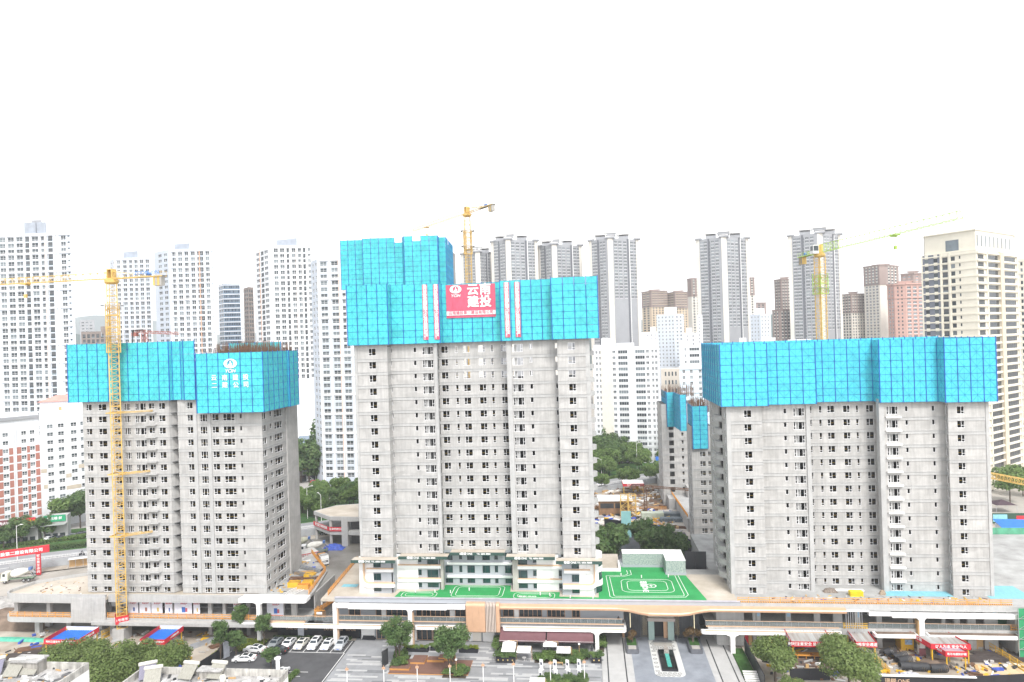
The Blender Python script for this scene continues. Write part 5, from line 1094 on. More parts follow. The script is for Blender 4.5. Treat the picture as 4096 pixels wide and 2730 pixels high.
def city(label, corners, pytop, fh, faces, wall, z_lo=0.0, cat='tower', name='residential_tower', deep=16, fins=None, beams=None, cap=None, group='city towers behind the site', wmax=300, first=1.4, ztop=None, roofm=None, finm=None):
    """corners: (px, depth) along the seen outline; faces: windows per outline side as (f0, f1, drop, height, kind)"""
    pts = [at(px, 1365, D) for px, D in corners]; k0 = min(range(len(pts)), key=lambda i: corners[i][1])
    top = ztop if ztop is not None else at(corners[k0][0], pytop, corners[k0][1]).z
    t = thing(name, label, cat, (pts[k0].x, pts[k0].y, 0), group=group); o = Vector(t.location)
    heads = [top-first-fh*i for i in range(int((top-first-max(z_lo, 2))/fh)+1)]; nw = 0
    P2 = [((p-o).x, (p-o).y) for p in pts]
    for fi, (a, c) in enumerate(zip(P2[:-1], P2[1:])):
        L = (Vector(c)-Vector(a)).length; cols = [(f0*L, f1*L, dr, hh, kd) for (f0, f1, dr, hh, kd) in faces[fi]]
        rows = len(heads)
        if cols and nw+len(cols)*rows > wmax: rows = max(0, (wmax-nw)//len(cols))
        nw += len(cols)*rows
        if rows == 0 or not cols: facade(t, a, c, heads[:1], fh, [], wall, ztop=top, zbot=0)
        else: facade(t, a, c, heads[:rows], fh, cols, wall, ztop=top, zbot=0, below=fh-.55)
        d = (Vector(c)-Vector(a)).normalized(); n = Vector((d.y, -d.x))
        if fins and fins[fi]:
            for f in fins[fi]:
                w_, dp, m = (f[1], f[2], f[3]) if isinstance(f, tuple) else (.7, .45, finm or WHITE); f0 = f[0] if isinstance(f, tuple) else f
                q = Vector(a)+d*(f0*L); e = [q-d*w_/2+n*.003, q+d*w_/2+n*.003, q+d*w_/2+n*dp, q-d*w_/2+n*dp]; MB().prism([tuple(v) for v in e][::-1], 0, top).build('fin', m, t)
        if beams and beams[fi]:
            ev, h_, dp, m = beams[fi]
            for i in range(0, len(heads), ev):
                z = heads[i]+.35; e = [Vector(a)+n*.002, Vector(c)+n*.002, Vector(c)+n*dp, Vector(a)+n*dp]; MB().prism([tuple(v) for v in e][::-1], z, z+h_).build('floor_beam', m, t)
    # roof and hidden rear
    n0 = Vector((-o.x, -o.y)).normalized()*-1; bk = [Vector(P2[-1])+n0*deep, Vector(P2[0])+n0*deep]; foot = P2+[tuple(v) for v in bk]
    MB().prism(foot, top-.05, top+.25).build('roof', roofm or wall, t)
    m = len(foot); b = MB()
    for i in range(len(P2)-1, m):
        a, c = foot[i], foot[(i+1) % m]; b.quad((*a, 0), (*c, 0), (*c, top-.05), (*a, top-.05))
    b.build('rear_wall', wall, t)
    if cap:
        for (f0, f1, g0, g1, z0, z1, mm) in cap:   # blocks on the roof: share of outline chord, depth from it
            A, B = Vector(P2[0]), Vector(P2[-1]); d = B-A; q = [A+d*f0+n0*g0, A+d*f1+n0*g0, A+d*f1+n0*g1, A+d*f0+n0*g1]; MB().prism([tuple(v) for v in q], top+z0+.25, top+z1+.25).build('roof_block', mm, t)
    return t
def grid(fs, w, h, kd, dr=0): return [(f, f+w, dr, h, kd) for f in fs]
W2 = 'bg2'
# white towers on the left
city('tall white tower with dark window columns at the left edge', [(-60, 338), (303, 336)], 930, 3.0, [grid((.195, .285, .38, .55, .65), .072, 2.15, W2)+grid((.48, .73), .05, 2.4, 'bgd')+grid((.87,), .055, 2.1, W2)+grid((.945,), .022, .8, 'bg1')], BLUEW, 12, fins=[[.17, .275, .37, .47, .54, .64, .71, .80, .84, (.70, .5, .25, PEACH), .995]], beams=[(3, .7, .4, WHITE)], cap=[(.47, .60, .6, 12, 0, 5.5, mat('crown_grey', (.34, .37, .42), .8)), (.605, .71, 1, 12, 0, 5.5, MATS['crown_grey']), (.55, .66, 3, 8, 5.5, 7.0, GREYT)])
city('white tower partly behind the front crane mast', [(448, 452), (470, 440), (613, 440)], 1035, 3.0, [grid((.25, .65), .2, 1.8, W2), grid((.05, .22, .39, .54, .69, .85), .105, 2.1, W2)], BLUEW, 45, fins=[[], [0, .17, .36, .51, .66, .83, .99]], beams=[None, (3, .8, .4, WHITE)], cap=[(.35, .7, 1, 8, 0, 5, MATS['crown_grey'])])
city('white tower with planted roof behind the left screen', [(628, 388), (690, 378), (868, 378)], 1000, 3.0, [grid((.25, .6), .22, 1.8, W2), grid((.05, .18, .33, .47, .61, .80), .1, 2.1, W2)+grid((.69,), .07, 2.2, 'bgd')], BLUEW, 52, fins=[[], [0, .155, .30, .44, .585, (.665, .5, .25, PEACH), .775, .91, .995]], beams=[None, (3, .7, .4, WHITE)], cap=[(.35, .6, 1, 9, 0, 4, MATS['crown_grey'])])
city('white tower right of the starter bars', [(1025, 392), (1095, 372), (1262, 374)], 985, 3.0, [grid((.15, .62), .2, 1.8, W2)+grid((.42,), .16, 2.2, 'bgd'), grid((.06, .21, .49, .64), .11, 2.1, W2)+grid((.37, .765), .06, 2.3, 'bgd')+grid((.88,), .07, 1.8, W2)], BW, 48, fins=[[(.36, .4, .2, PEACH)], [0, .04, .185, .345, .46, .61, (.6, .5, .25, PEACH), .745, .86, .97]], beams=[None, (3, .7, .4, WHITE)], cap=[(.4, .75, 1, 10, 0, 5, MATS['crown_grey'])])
city('white tower with blue-grey stripe beside the centre tower', [(1252, 332), (1282, 320), (1425, 318)], 1030, 3.0, [grid((.2, .6), .2, 1.7, W2), grid((.05, .36, .65), .19, 2.0, W2)], BLUEW, 6, fins=[[], [0, .02, .31, (.585, .9, .3, PEACH), .60, .62, .9]], beams=[None, (3, .9, .4, WHITE)], cap=[(.3, .8, 1, 10, 0, 3, BW)])
city('blue-grey glass office block between two white towers', [(880, 512), (900, 500), (966, 502)], 1137, 3.4, [grid((.1, .55), .35, 1.6, 'bg1'), grid([.04+i*.105 for i in range(9)], .075, 1.7, 'bg1')], OFFICE, 58, name='office_block', cat='office', fins=[[], []], beams=[(1, .6, .15, BW), (1, .6, .15, BW)])
city('raw brown unfinished frame tower beyond the office block', [(980, 480), (1000, 470), (1020, 474)], 1150, 3.0, [grid((.2, .6), .25, 1.8, 'bgd'), grid((.12, .55), .3, 2.0, 'bgd')], RAWB, 58)
city('grey unfinished frame block low behind the crane', [(326, 420), (440, 420)], 1330, 3.2, [grid((.05, .21, .37, .53, .69, .85), .1, 2.3, 'bgd')], RAWB, 40, name='frame_block', cat='building', cap=[(.7, 1.0, 1, 8, 0, 3, RAWB)])
city('dark windowed apartment block below the blue hill', [(322, 700), (380, 700)], 1283, 3.2, [grid((.1, .38, .66), .2, 1.9, W2)], GREYT, 30, name='apartment_block', cat='building')
# grey-and-cream towers
def cream_tower(label, pl, pc0, pc1, pr, pyt, D, zlo, top2=20):
    a = (pl, D+26); 
    t = city(label, [(pl-3, D+14), (pc0, D), (pc1, D), (pr, D+14)], pyt, 3.0, [grid((.12, .27, .58, .76), .125, 1.9, 'bgb')+grid((.43,), .1, 2.6, 'bgd'), [], grid((.04, .22, .42, .70, .86), .12, 1.9, 'bgb')], GREYT, zlo, wmax=300, first=2.2,
             fins=[[(.0, 3.2, .5, CREAMT), (.47, 1.6, .3, DGREY)], [(.5, 4.6, .45, CREAMT)], [(.60, 1.8, .3, DGREY), (.66, .5, .5, WHITE), (1.0, 3.2, .5, CREAMT)]], roofm=GREYT)
    o = t; x0 = at(pl, 1365, D+14)-Vector(t.location); x1 = at(pr, 1365, D+14)-Vector(t.location); top = at(pc0, pyt, D).z; c = at((pc0+pc1)/2, 1365, D)-Vector(t.location); n = Vector(t.location).to_2d().normalized()
    def slab_(q0, q1, g0, g1, z0, z1, m, nm='cornice'):
        q0, q1 = Vector((q0.x, q0.y)), Vector((q1.x, q1.y)); e = [q0+n*g0, q1+n*g0, q1+n*g1, q0+n*g1]; MB().prism([tuple(v) for v in e], z0, z1).build(nm, m, t)
    lat = Vector((n.y, -n.x)); C = Vector((c.x, c.y))
    slab_(C-lat*4.4, C+lat*4.4, -1.6, 9, top+.3, top+1.8, GREYT); slab_(C-lat*4, C+lat*4, -1, 8, top+1.803, top+2.3, WHITEW)
    for q in (Vector((x0.x, x0.y)), Vector((x1.x, x1.y))): slab_(q-lat*3.2, q+lat*3.2, -2.5, 6, top+.26, top+1.5, GREYT); slab_(q-lat*2.9, q+lat*2.9, -2.1, 5.5, top+1.503, top+2.0, WHITEW)
    m0, m1 = (Vector((x0.x, x0.y))+C)/2, (Vector((x1.x, x1.y))+C)/2
    for q in (m0, m1):
        slab_(q-lat*4.6, q+lat*4.6, 1.5, 13, top+.255, top+3.0, GREYT, 'penthouse')
        slab_(q-lat*6.0, q+lat*6.0, .4, 14, top+4.6, top+5.3, WHITEW)
        for s in (-5, 5): slab_(q+lat*s-lat*.4, q+lat*s+lat*.4, .8, 1.6, top+3.0, top+4.598, WHITEW, 'pergola_post')
    slab_(C-lat*5, C+lat*5, 8, 17, top+4, top+6.2, GREYT, 'crown'); slab_(C-lat*6, C+lat*6, 7.2, 18, top+6.203, top+6.8, WHITEW)
    return t
cream_tower('grey and cream tower just right of the back crane', 1862, 1914, 1928, 1974, 1010, 660, 62)
cream_tower('second grey and cream tower right of the back crane', 1984, 2036, 2052, 2155, 960, 640, 62)
cream_tower('third grey and cream tower right of the back crane', 2170, 2218, 2238, 2332, 980, 650, 62)
cream_tower('grey and cream tower standing right of the centre screen', 2375, 2440, 2464, 2560, 955, 630, 30)
cream_tower('grey and cream tower above the left end of the right screen', 2805, 2896, 2918, 2999, 950, 625, 55)
cream_tower('grey and cream tower behind the lime crane jib', 3174, 3278, 3305, 3368, 935, 605, 55)
# brown-topped towers
def brown_tower(label, corners, pyt, zlo, cols, wall=TAN, topm=BROWN, split=18, fh=3.0, cap=True, kd='bg1'):
    t = city(label, corners, pyt, fh, cols, wall, zlo, wmax=300, fins=None, roofm=BROWN); p = [at(px, 1365, D)-Vector(t.location) for px, D in corners]; k0 = min(range(len(corners)), key=lambda i: corners[i][1]); top = at(corners[k0][0], pyt, corners[k0][1]).z
    n = Vector(t.location).to_2d().normalized()
    for fi, (a, c) in enumerate(zip(p[:-1], p[1:])):   # brown upper storeys stand proud as piers between the windows
        a, c = Vector((a.x, a.y)), Vector((c.x, c.y)); d = c-a; L = d.length; d.normalize(); nn = Vector((d.y, -d.x)); ed = [0.0]
        for f in sorted(cols[fi]): ed += [f[0], f[1]]
        ed += [1.0]
        for i in range(0, len(ed)-1, 2):
            if ed[i+1]-ed[i] < .02: continue
            q0, q1 = a+d*(ed[i]*L), a+d*(ed[i+1]*L); MB().prism([tuple(q0+nn*.2), tuple(q1+nn*.2), tuple(q1+nn*.002), tuple(q0+nn*.002)], top-split, top+.2).build('brown_pier', topm, t)
        e = [a+nn*.003, c+nn*.003, c+nn*.9, a+nn*.9]; MB().prism([tuple(v) for v in e][::-1], top+.26, top+1.4).build('cornice', topm, t)
        MB().prism([tuple(v) for v in [a+nn*.003, c+nn*.003, c+nn*.5, a+nn*.5]][::-1], top-split-.8, top-split-.01).build('belt', topm, t)
    if cap:
        m = (p[0]+p[-1])/2; m = Vector((m.x, m.y)); lat = Vector((n.y, -n.x)); w = (p[-1]-p[0]).length*.18
        for (s, z0, z1) in ((1.0, .3, 3.2), (1.25, 3.203, 3.9)): e = [m-lat*w*s+n*3, m+lat*w*s+n*3, m+lat*w*s+n*12, m-lat*w*s+n*12]; MB().prism([tuple(v) for v in e], top+z0, top+z1).build('roof_block', topm, t)
    return t
C5 = grid((.08, .26, .46, .64, .84), .09, 1.7, 'bg1')
brown_tower('tan tower with brown top, leftmost of the brown group', [(2572, 860), (2610, 840), (2675, 846)], 1168, 60, [grid((.15, .55), .22, 1.8, 'bg1'), C5])
brown_tower('tan tower with brown top, second of the brown group', [(2672, 850), (2706, 830), (2767, 840)], 1172, 60, [grid((.15, .55), .22, 1.8, 'bg1'), C5])
brown_tower('cream tower with brown crown left of the tall grey tower', [(2756, 760), (2772, 750), (2830, 756)], 1118, 60, [[], grid((.1, .35, .6), .12, 1.8, 'bg1')], wall=CREAMT, cap=False)
brown_tower('cream tower with brown crown just right of the tall grey tower', [(2990, 770), (3025, 772)], 1115, 60, [grid((.2, .6), .18, 1.8, 'bg1')], wall=CREAMT, cap=False)
brown_tower('cream and brown tower left of the lime crane', [(3104, 690), (3130, 680), (3185, 684)], 1122, 55, [grid((.2, .6), .2, 1.8, 'bg1'), grid((.1, .3, .5, .7), .12, 1.9, 'bgd')], wall=CREAMT, split=40)
brown_tower('lower brown block in front of the cream and brown tower', [(3093, 640), (3122, 632), (3185, 634)], 1245, 55, [grid((.2, .6), .2, 1.8, 'bg1'), grid((.1, .3, .5, .7), .12, 1.9, 'bgd')], wall=CREAMT, split=26, cap=False)
brown_tower('brown striped tower right of the lime crane', [(3372, 720), (3410, 705), (3464, 712)], 1180, 55, [grid((.1, .4, .7), .18, 1.9, 'bg1'), C5], wall=CREAMT)
brown_tower('tall cream tower with brown corners near the beige tower', [(3462, 700), (3525, 680), (3548, 682), (3602, 700)], 1064, 55, [grid((.12, .34, .56, .78), .12, 1.9, 'bgb'), [], grid((.2, .45, .7), .14, 1.9, 'bg1')], wall=CREAMT)
brown_tower('brick-pink tower with slit windows beside the beige tower', [(3555, 560), (3583, 552), (3628, 548), (3700, 552)], 1140, 55, [grid((.2, .6), .2, 1.7, W2), grid((.25, .6), .13, 1.5, 'bg1'), grid((.08, .4, .72), .2, 1.8, 'bgb')], wall=PINKB, topm=PINKB, split=10)
brown_tower('pink tower top peeking behind the brick-pink tower', [(3610, 640), (3660, 632), (3710, 636)], 1098, 70, [grid((.2, .6), .2, 1.7, W2), grid((.2, .6), .2, 1.7, W2)], wall=PINKB, topm=BROWN)
brown_tower('small dark brown tower on the skyline between the grey towers', [(3028, 900), (3068, 905)], 1215, 66, [grid((.2, .6), .2, 1.8, 'bg1')], wall=BROWN, cap=False, split=6)
# white and pale mid-rise blocks
def white_block(label, corners, pyt, zlo, cols, wall=BW, fh=3.0, nm='apartment_block', cap=None, group='pale blocks behind the site', **kw): return city(label, corners, pyt, fh, cols, wall, zlo, name=nm, cat='building', cap=cap, group=group, **kw)
white_block('pale grey-blue tower below the brown towers', [(2629, 560), (2700, 552), (2737, 560)], 1258, 40, [grid((.08, .28, .48, .68, .86), .09, 1.6, W2), grid((.2, .6), .18, 1.6, W2)], wall=mat('pale_grey_render', (.56, .60, .65), .8, .05, .1), cap=[(.3, .75, 1, 8, 0, 6, BW)])
white_block('pale block right of the tall grey tower', [(3003, 560), (3045, 552), (3086, 560)], 1258, 50, [grid((.1, .4, .7), .12, 1.6, W2), grid((.1, .4, .7), .12, 1.6, W2)], wall=MATS['pale_grey_render'], cap=[(.2, .7, 1, 8, 0, 5, BW)])
white_block('white residential block seen between the centre and right towers', [(2372, 362), (2636, 352)], 1388, 4, [grid((.03, .085), .035, 1.6, W2)+grid((.29,), .05, 1.6, W2)+grid((.38,), .14, 1.7, 'bgb')+grid((.64,), .14, 1.7, 'bgb')+grid((.80,), .045, 1.6, W2)+grid((.88, .93), .035, 1.6, W2)], fins=[[(.0, .6, .3, BW), (.2, 6.0, .12, mat('cream_render', (.70, .66, .58), .8, .05)), (.985, .7, .4, BW)]], beams=[(1, .9, .06, BW)], cap=[(0, .34, 1, 7, 0, 1.4, BW), (.36, .62, 1, 8, 0, 2.2, BW), (.12, .25, 4, 9, 0, 5, BW), (.78, .95, 2, 9, 0, 3.6, BW)])
white_block('cream low block with arched windows beyond the trees', [(2640, 420), (2716, 420)], 1480, 4, [grid((.2, .38, .56, .74), .08, 2.6, 'bg1')], wall=mat('dull_cream', (.56, .50, .43), .85, .06, .2), fh=5.2)
white_block('white block with pale blue wall behind the stepped screens', [(2714, 395), (2830, 395)], 1472, 10, [grid((.1, .36, .66), .1, 1.9, W2)], wall=mat('pale_blue_render', (.62, .72, .80), .8, .05), fh=3.4, beams=[(4, .6, .5, BW)])
white_block('white block with long dark windows at the left of the right screen', [(2720, 455), (2850, 455)], 1385, 20, [grid((.12,), .07, 2.0, W2)+grid((.28,), .3, 2.0, 'bgb')+grid((.7,), .1, 2.0, W2)], fh=4.2, cap=[(0, .3, 2, 8, 0, 3, BW)])
white_block('low white roofs in front of the grey-blue tower', [(2560, 520), (2632, 520)], 1332, 20, [grid((.4, .6, .8), .09, 1.6, W2)], cap=[(.6, .9, 1, 6, 0, 4, BW)])
white_block('white low block left of the pale blue block', [(2735, 520), (2792, 520)], 1335, 20, [grid((.2, .6), .14, 1.6, W2)], cap=[(.2, .6, 1, 6, 0, 4, BW)])
white_block('white roof line left of the lime crane mast', [(2940, 480), (3120, 480)], 1372, 20, [grid((.1, .4, .75), .06, 1.6, W2)], cap=[(.1, .25, 1, 6, 0, 3, BW), (.6, .9, 1, 7, 0, 2.5, BW)])
white_block('white roof line right of the lime crane mast', [(3150, 480), (3245, 480)], 1362, 20, [grid((.2, .6), .08, 1.6, W2)])
white_block('slim white block behind the tan towers', [(2792, 590), (2812, 590)], 1262, 30, [grid((.2,), .3, 1.6, W2)])
white_block('narrow white block beside the office block', [(966, 560), (982, 560)], 1290, 50, [grid((.2, .6), .2, 1.6, W2)])
# low residential row on the left
def apartments():
    t1 = white_block('red-brick and white apartment block at the left edge', [(-90, 243), (146, 258)], 1682, 6, [grid((.36,), .10, 1.5, W2)+grid((.68, .83), .09, 1.5, W2)], wall=BW, nm='apartment_block', first=5.5, cap=[])
    t2 = white_block('white apartment block with beige patches left of the left tower', [(148, 256), (345, 268)], 1655, 4, [grid((.14, .36, .62, .82), .125, 1.55, W2)], wall=BW, first=4.5)
    o = Vector(t1.location); A = at(-90, 1365, 243)-o; B = at(146, 1365, 258)-o; a, c = Vector((A.x, A.y)), Vector((B.x, B.y)); d = c-a; L = d.length; d.normalize(); n = Vector((d.y, -d.x))
    z0 = at(60, 2060, 250).z; top = at(60, 1765, 252).z
    heads = [at(-90, 1682, 243).z-5.5-3*i for i in range(14)]
    def quadw(f0, f1, za, zb_, m, nm, par, a, d, n, L, o_=.06): q0, q1 = a+d*L*f0, a+d*L*f1; e = [q0+n*o_, q1+n*o_, q1+n*.003, q0+n*.003]; MB().prism([tuple(v) for v in e], za, zb_).build(nm, m, par)
    for h in heads:
        if h < top and h > 3:
            for (f0, f1) in ((0, .355), (.465, .535), (.585, .675), (.775, .825), (.925, 1)): quadw(f0, f1, h-2.2, h+.25, BRICK, 'brick_panel', t1, a, d, n, L)
    for f in (.54, .58): quadw(f, f+.012, 0, heads[0]+2, BW, 'downpipe', t1, a, d, n, L, .25)
    quadw(-.02, 1.02, heads[0]+4.4, heads[0]+5.6, GREYT, 'roof_parapet', t1, a, d, n, L, .6)
    o = Vector(t2.location); A = at(148, 1365, 256)-o; B = at(345, 1365, 268)-o; a, c = Vector((A.x, A.y)), Vector((B.x, B.y)); d = c-a; L = d.length; d.normalize(); n = Vector((d.y, -d.x)); TANP = mat('bare_render_patch', (.52, .45, .36), .9, .12, .5)
    hz = [at(345, 1655, 268).z-4.5-3*i for i in range(14)]
    for (f0, f1, i, z) in ((.05, .13, 7, 0), (.5, .61, 6, 0), (.5, .81, 7, -1.6), (.76, .94, 5, 0), (.62, .81, 9, -1.7), (.15, .48, 10, -1.7), (.8, .99, 8, -1.6), (.0, .12, 5, 0)):
        if i < len(hz): quadw(f0, f1, hz[i]-1.4+z, hz[i]+.1+z, TANP, 'bare_patch', t2, a, d, n, L, .04)
    # pink hipped roof on the taller part
    p = at(160, 1655, 262); q = at(345, 1655, 268); zt = p.z; ph = thing('roof_house', 'small penthouse with pink hipped roof on the white apartment block', 'penthouse', p); w = (q-p).to_2d().length; ang = math.atan2(q.y-p.y, q.x-p.x); ph.rotation_euler[2] = ang
    MB().box(0, 0, -1, w, 8, 4.2).build('wall', BW, ph); b = MB(); b.add([(-.8, -.8, 4.3), (w+.8, -.8, 4.3), (w+.8, 9, 4.3), (-.8, 9, 4.3), (5, 4, 6.6), (w-5, 4, 6.6)], [(0, 1, 5, 4), (1, 2, 5), (2, 3, 4, 5), (3, 0, 4), (3, 2, 1, 0)]); b.build('roof', mat('pink_roof_tile', (.58, .28, .24), .8, .1, .6), ph); MB().box(w*.4, -.1, .2, w*.47, -.003, 2.2).build('door', WOOD, ph)
apartments()
# beige tower at the right
tb = city('big beige tower with slate corner and glass bays at the right edge', [(3697, 286), (3915, 268), (4078, 290)], 1000, 3.0, [grid((.05, .22), .08, 1.7, 'bg1')+grid((.385,), .10, 2.2, 'bgd')+grid((.545,), .075, 1.7, 'bg1')+grid((.69,), .03, 1.2, 'bg1'), grid((.03,), .14, 2.0, 'bgd')+grid((.24,), .27, 2.15, 'bgk')+grid((.64,), .30, 2.15, 'bgk')], BEIGES, 5, first=1.6,
     fins=[[(.025, 1.2, .06, SLATE), (.175, 2.1, .06, SLATE), (.318, .8, .06, SLATE), (.0, .5, .3, BEIGES), (.36, .6, .3, BEIGES), (.52, .6, .3, BEIGES)], [(.22, .8, .6, BEIGES), (.555, 3.4, .9, mat('tan_pilaster', (.60, .52, .40), .8, .05)), (.97, .6, .5, BEIGES)]], beams=[(1, .5, .18, BEIGES), (1, .75, .6, BEIGES)], deep=20)
o = Vector(tb.location); a, b_, c = [at(px, 1365, D)-o for px, D in ((3697, 286), (3915, 268), (4078, 290))]; ztp = at(3915, 1000, 268).z
n0 = o.to_2d().normalized(); poly = [Vector((v.x, v.y)) for v in (a, b_, c)]; cen = sum(poly, Vector((0, 0)))/3+n0*6
inn = [tuple(cen+(p-cen)*.93) for p in poly]+[tuple(Vector(poly[2])+n0*14), tuple(Vector(poly[0])+n0*14)]
MB().prism(inn, ztp+.3, ztp+8.0).build('penthouse', BEIGES, tb); MB().prism([tuple(cen+(p-cen)*.96) for p in poly]+[tuple(Vector(poly[2])+n0*15), tuple(Vector(poly[0])+n0*15)], ztp+8.003, ztp+8.5).build('penthouse_cap', BEIGES, tb)
i0, i1 = Vector(inn[1]), Vector(inn[2]); d = (i1-i0); L = d.length; d.normalize(); n = Vector((d.y, -d.x))
for k in range(9): q = i0+d*(1+k*(L-2)/9); e = [q+n*.05, q+d*1.0+n*.05, q+d*1.0+n*.003, q+n*.003]; MB().prism([tuple(v) for v in e], ztp+1.8, ztp+6.2).build('window', GLASSB, tb)
i0, i1 = Vector(inn[0]), Vector(inn[1]); d = (i1-i0); L = d.length; d.normalize(); n = Vector((d.y, -d.x)); q = i0+d*L*.42; e = [q+n*.05, q+d*5+n*.05, q+d*5+n*.003, q+n*.003]; MB().prism([tuple(v) for v in e], ztp+.8, ztp+5.2).build('window', GLASSB, tb)
city('second beige tower cut by the right edge of the picture', [(4068, 330), (4180, 322)], 1030, 3.0, [grid((.2, .5, .8), .08, 1.6, 'bg1')], BEIGES, 5, beams=[(2, .4, .2, BEIGES)])
# hills on the horizon
def ridge(label, D, px0, px1, prof, m):
    b = MB(); n = 120; tops = []; bots = []; random.seed(int(D))
    for i in range(n+1):
        px = px0+(px1-px0)*i/n; h = prof(px)+random.uniform(-4, 4); p = at(px, 1365, D); tops.append((p.x, p.y, HC+h)); bots.append((p.x*.94, p.y*.94, -1.0))
    vs = tops+bots+[(p[0]*1.1, p[1]*1.1, -1) for p in tops]; k = n+1
    b.add(vs, [(i, i+k, i+k+1, i+1) for i in range(n)]+[(i+1, i+2*k+1, i+2*k, i) for i in range(n)]); o = b.build('hills', m); struct(o); return o
HILL = mat('wooded_hill', (.055, .085, .075), .95, .3, .01)
ridge('', 3400, -900, 5000, lambda x: 95+80*math.exp(-((x-380)/260)**2)+25*math.sin(x*.004)+12*math.sin(x*.013), HILL)
ridge('', 1500, -900, 5000, lambda x: 14+34*math.exp(-((x-330)/150)**2)+24*math.exp(-((x-3090)/120)**2)+5*math.sin(x*.011), HILL)
# ------------------------------------------------------------------ avenue behind the site
RC = [(-330, 128), (-235, 166), (-175, 200), (-108, 232), (-45, 270), (18, 314), (120, 392), (300, 520)]
def ribbon(name, off0, off1, z, m, th=.05, pts=RC):
    b = MB(); vs = []; k = len(pts)
    for i, p in enumerate(pts):
        a = Vector(pts[max(i-1, 0)]); c = Vector(pts[min(i+1, k-1)]); d = (c-a).normalized(); n = Vector((-d.y, d.x)); p = Vector(p)
        for o in (off0, off1): q = p+n*o; vs.append((q.x, q.y, z))
    b.add(vs, [(2*i, 2*i+2, 2*i+3, 2*i+1)[::1] for i in range(k-1)]); return b.build(name, m)
ROADM = mat('worn_grey_asphalt', (.30, .30, .31), .85, .1, .1, fine=.1)
struct(ribbon('avenue', -9, 9, 0.03, ROADM)); struct(ribbon('avenue_verge', 9, 40, .0, GRASS)); struct(ribbon('city_ground', 40, 190, -.05, mat('city_paving', (.40, .38, .36), .9, .15, .08))); struct(ribbon('site_margin', -14, -9, .02, YARD))
for o in (-4.5, 4.2): struct(ribbon('lane_line', o, o+.3, .036, LINE))
def along(s, off=0.0, pts=RC):
    for a, c in zip(pts[:-1], pts[1:]):
        a, c = Vector(a), Vector(c); L = (c-a).length
        if s <= L: d = (c-a).normalized(); n = Vector((-d.y, d.x)); q = a+d*s+n*off; return q.x, q.y, math.atan2(d.y, d.x)
        s -= L
    return c.x, c.y, 0
LS = sum((Vector(c)-Vector(a)).length for a, c in zip(RC[:-1], RC[1:]))
def fence_run(label, off, s0, s1, seg, mesh, name, cat):
    x, y, rz = along(s0, off); t = thing(name, label, cat, (x, y, 0)); s = s0
    while s < s1: X, Y, r = along(s, off); link('fence_panel', mesh, t, (X-x, Y-y, 0), r); s += seg
    return t
b = MB(); b.box(0, -.03, .75, 3, .03, .85); b.box(0, -.03, .2, 3, .03, .28)
for i in range(8): b.box(i*.4, -.02, 0, i*.4+.06, .02, .9)
fence_run('white low traffic railing along the middle of the avenue', 0.2, 100, 440, 3.0, b.mesh('fence_panel', WHITEW), 'traffic_railing', 'railing')
b = MB(); b.box(0, -.03, .1, 3.9, .03, 2.3, 0); b.box(0, -.06, 0, .08, .06, 2.5, 1); b.box(0, -.05, 1.15, 3.9, .05, 1.2, 1)
fence_run('grey corrugated site fence along the avenue', -9.8, 165, 460, 4.0, b.mesh('fence_panel', [mat('grey_fence_sheet', (.38, .40, .42), .5, .1, .5), STEEL]), 'site_fence', 'fence')
b = MB(); b.box(0, -.03, 0, 4, .03, .12, 0); b.box(0, -.03, 1.4, 4, .03, 1.5, 0)
for i in range(14): b.box(i*.285, -.02, .1, i*.285+.04, .02, 1.5)
fence_run('green park fence below the avenue trees', 11, 190, 470, 4.0, b.mesh('fence_panel', mat('dark_green_metal', (.04, .09, .06), .6)), 'park_fence', 'fence')

# ------------------------------------------------------------------ trees and plants
LEAFC = leafmat('camphor_leaf', (.095, .145, .04), (.17, .235, .07), (.26, .32, .125)); LEAFD = leafmat('deep_green_leaf', (.06, .12, .038), (.11, .185, .06), (.18, .25, .10)); LEAFL = leafmat('fresh_green_leaf', (.08, .15, .04), (.155, .245, .065), (.24, .32, .115)); LEAFY = leafmat('lime_leaf', (.12, .17, .02), (.22, .27, .03), (.30, .33, .06)); LEAFO = leafmat('russet_leaf', (.10, .07, .03), (.17, .11, .05), (.22, .15, .08))
BARK = mat('bark', (.11, .085, .065), .95, .2, 2)
def leaves(lobes, n, s, seed, hollow=.55, up=.35):
    random.seed(seed); b = MB(); vol = [r[0]*r[1]*r[2] for _, r in lobes]; tot = sum(vol)
    for (c, r), v in zip(lobes, vol):
        for i in range(max(4, int(n*v/tot))):
            while True:
                p = Vector((random.gauss(0, 1), random.gauss(0, 1), random.gauss(0, 1)))
                if p.length > .01: break
            p.normalize(); q = (hollow+(1-hollow)*random.random()**.6)*random.uniform(.85, 1.12); pos = Vector((c[0]+p.x*r[0]*q, c[1]+p.y*r[1]*q, c[2]+p.z*r[2]*q))
            nrm = (p+Vector((random.uniform(-.9, .9), random.uniform(-.9, .9), random.uniform(-.6, .9)+up))).normalized()
            a = nrm.orthogonal().normalized(); a.rotate(Matrix.Rotation(random.uniform(0, 6.28), 3, nrm)); e = nrm.cross(a); k = s*random.uniform(.6, 1.35); f = random.uniform(.35, .7)
            b.add([pos-a*k, pos+e*k*f, pos+a*k, pos-e*k*f], [(0, 1, 2, 3)])
    return b
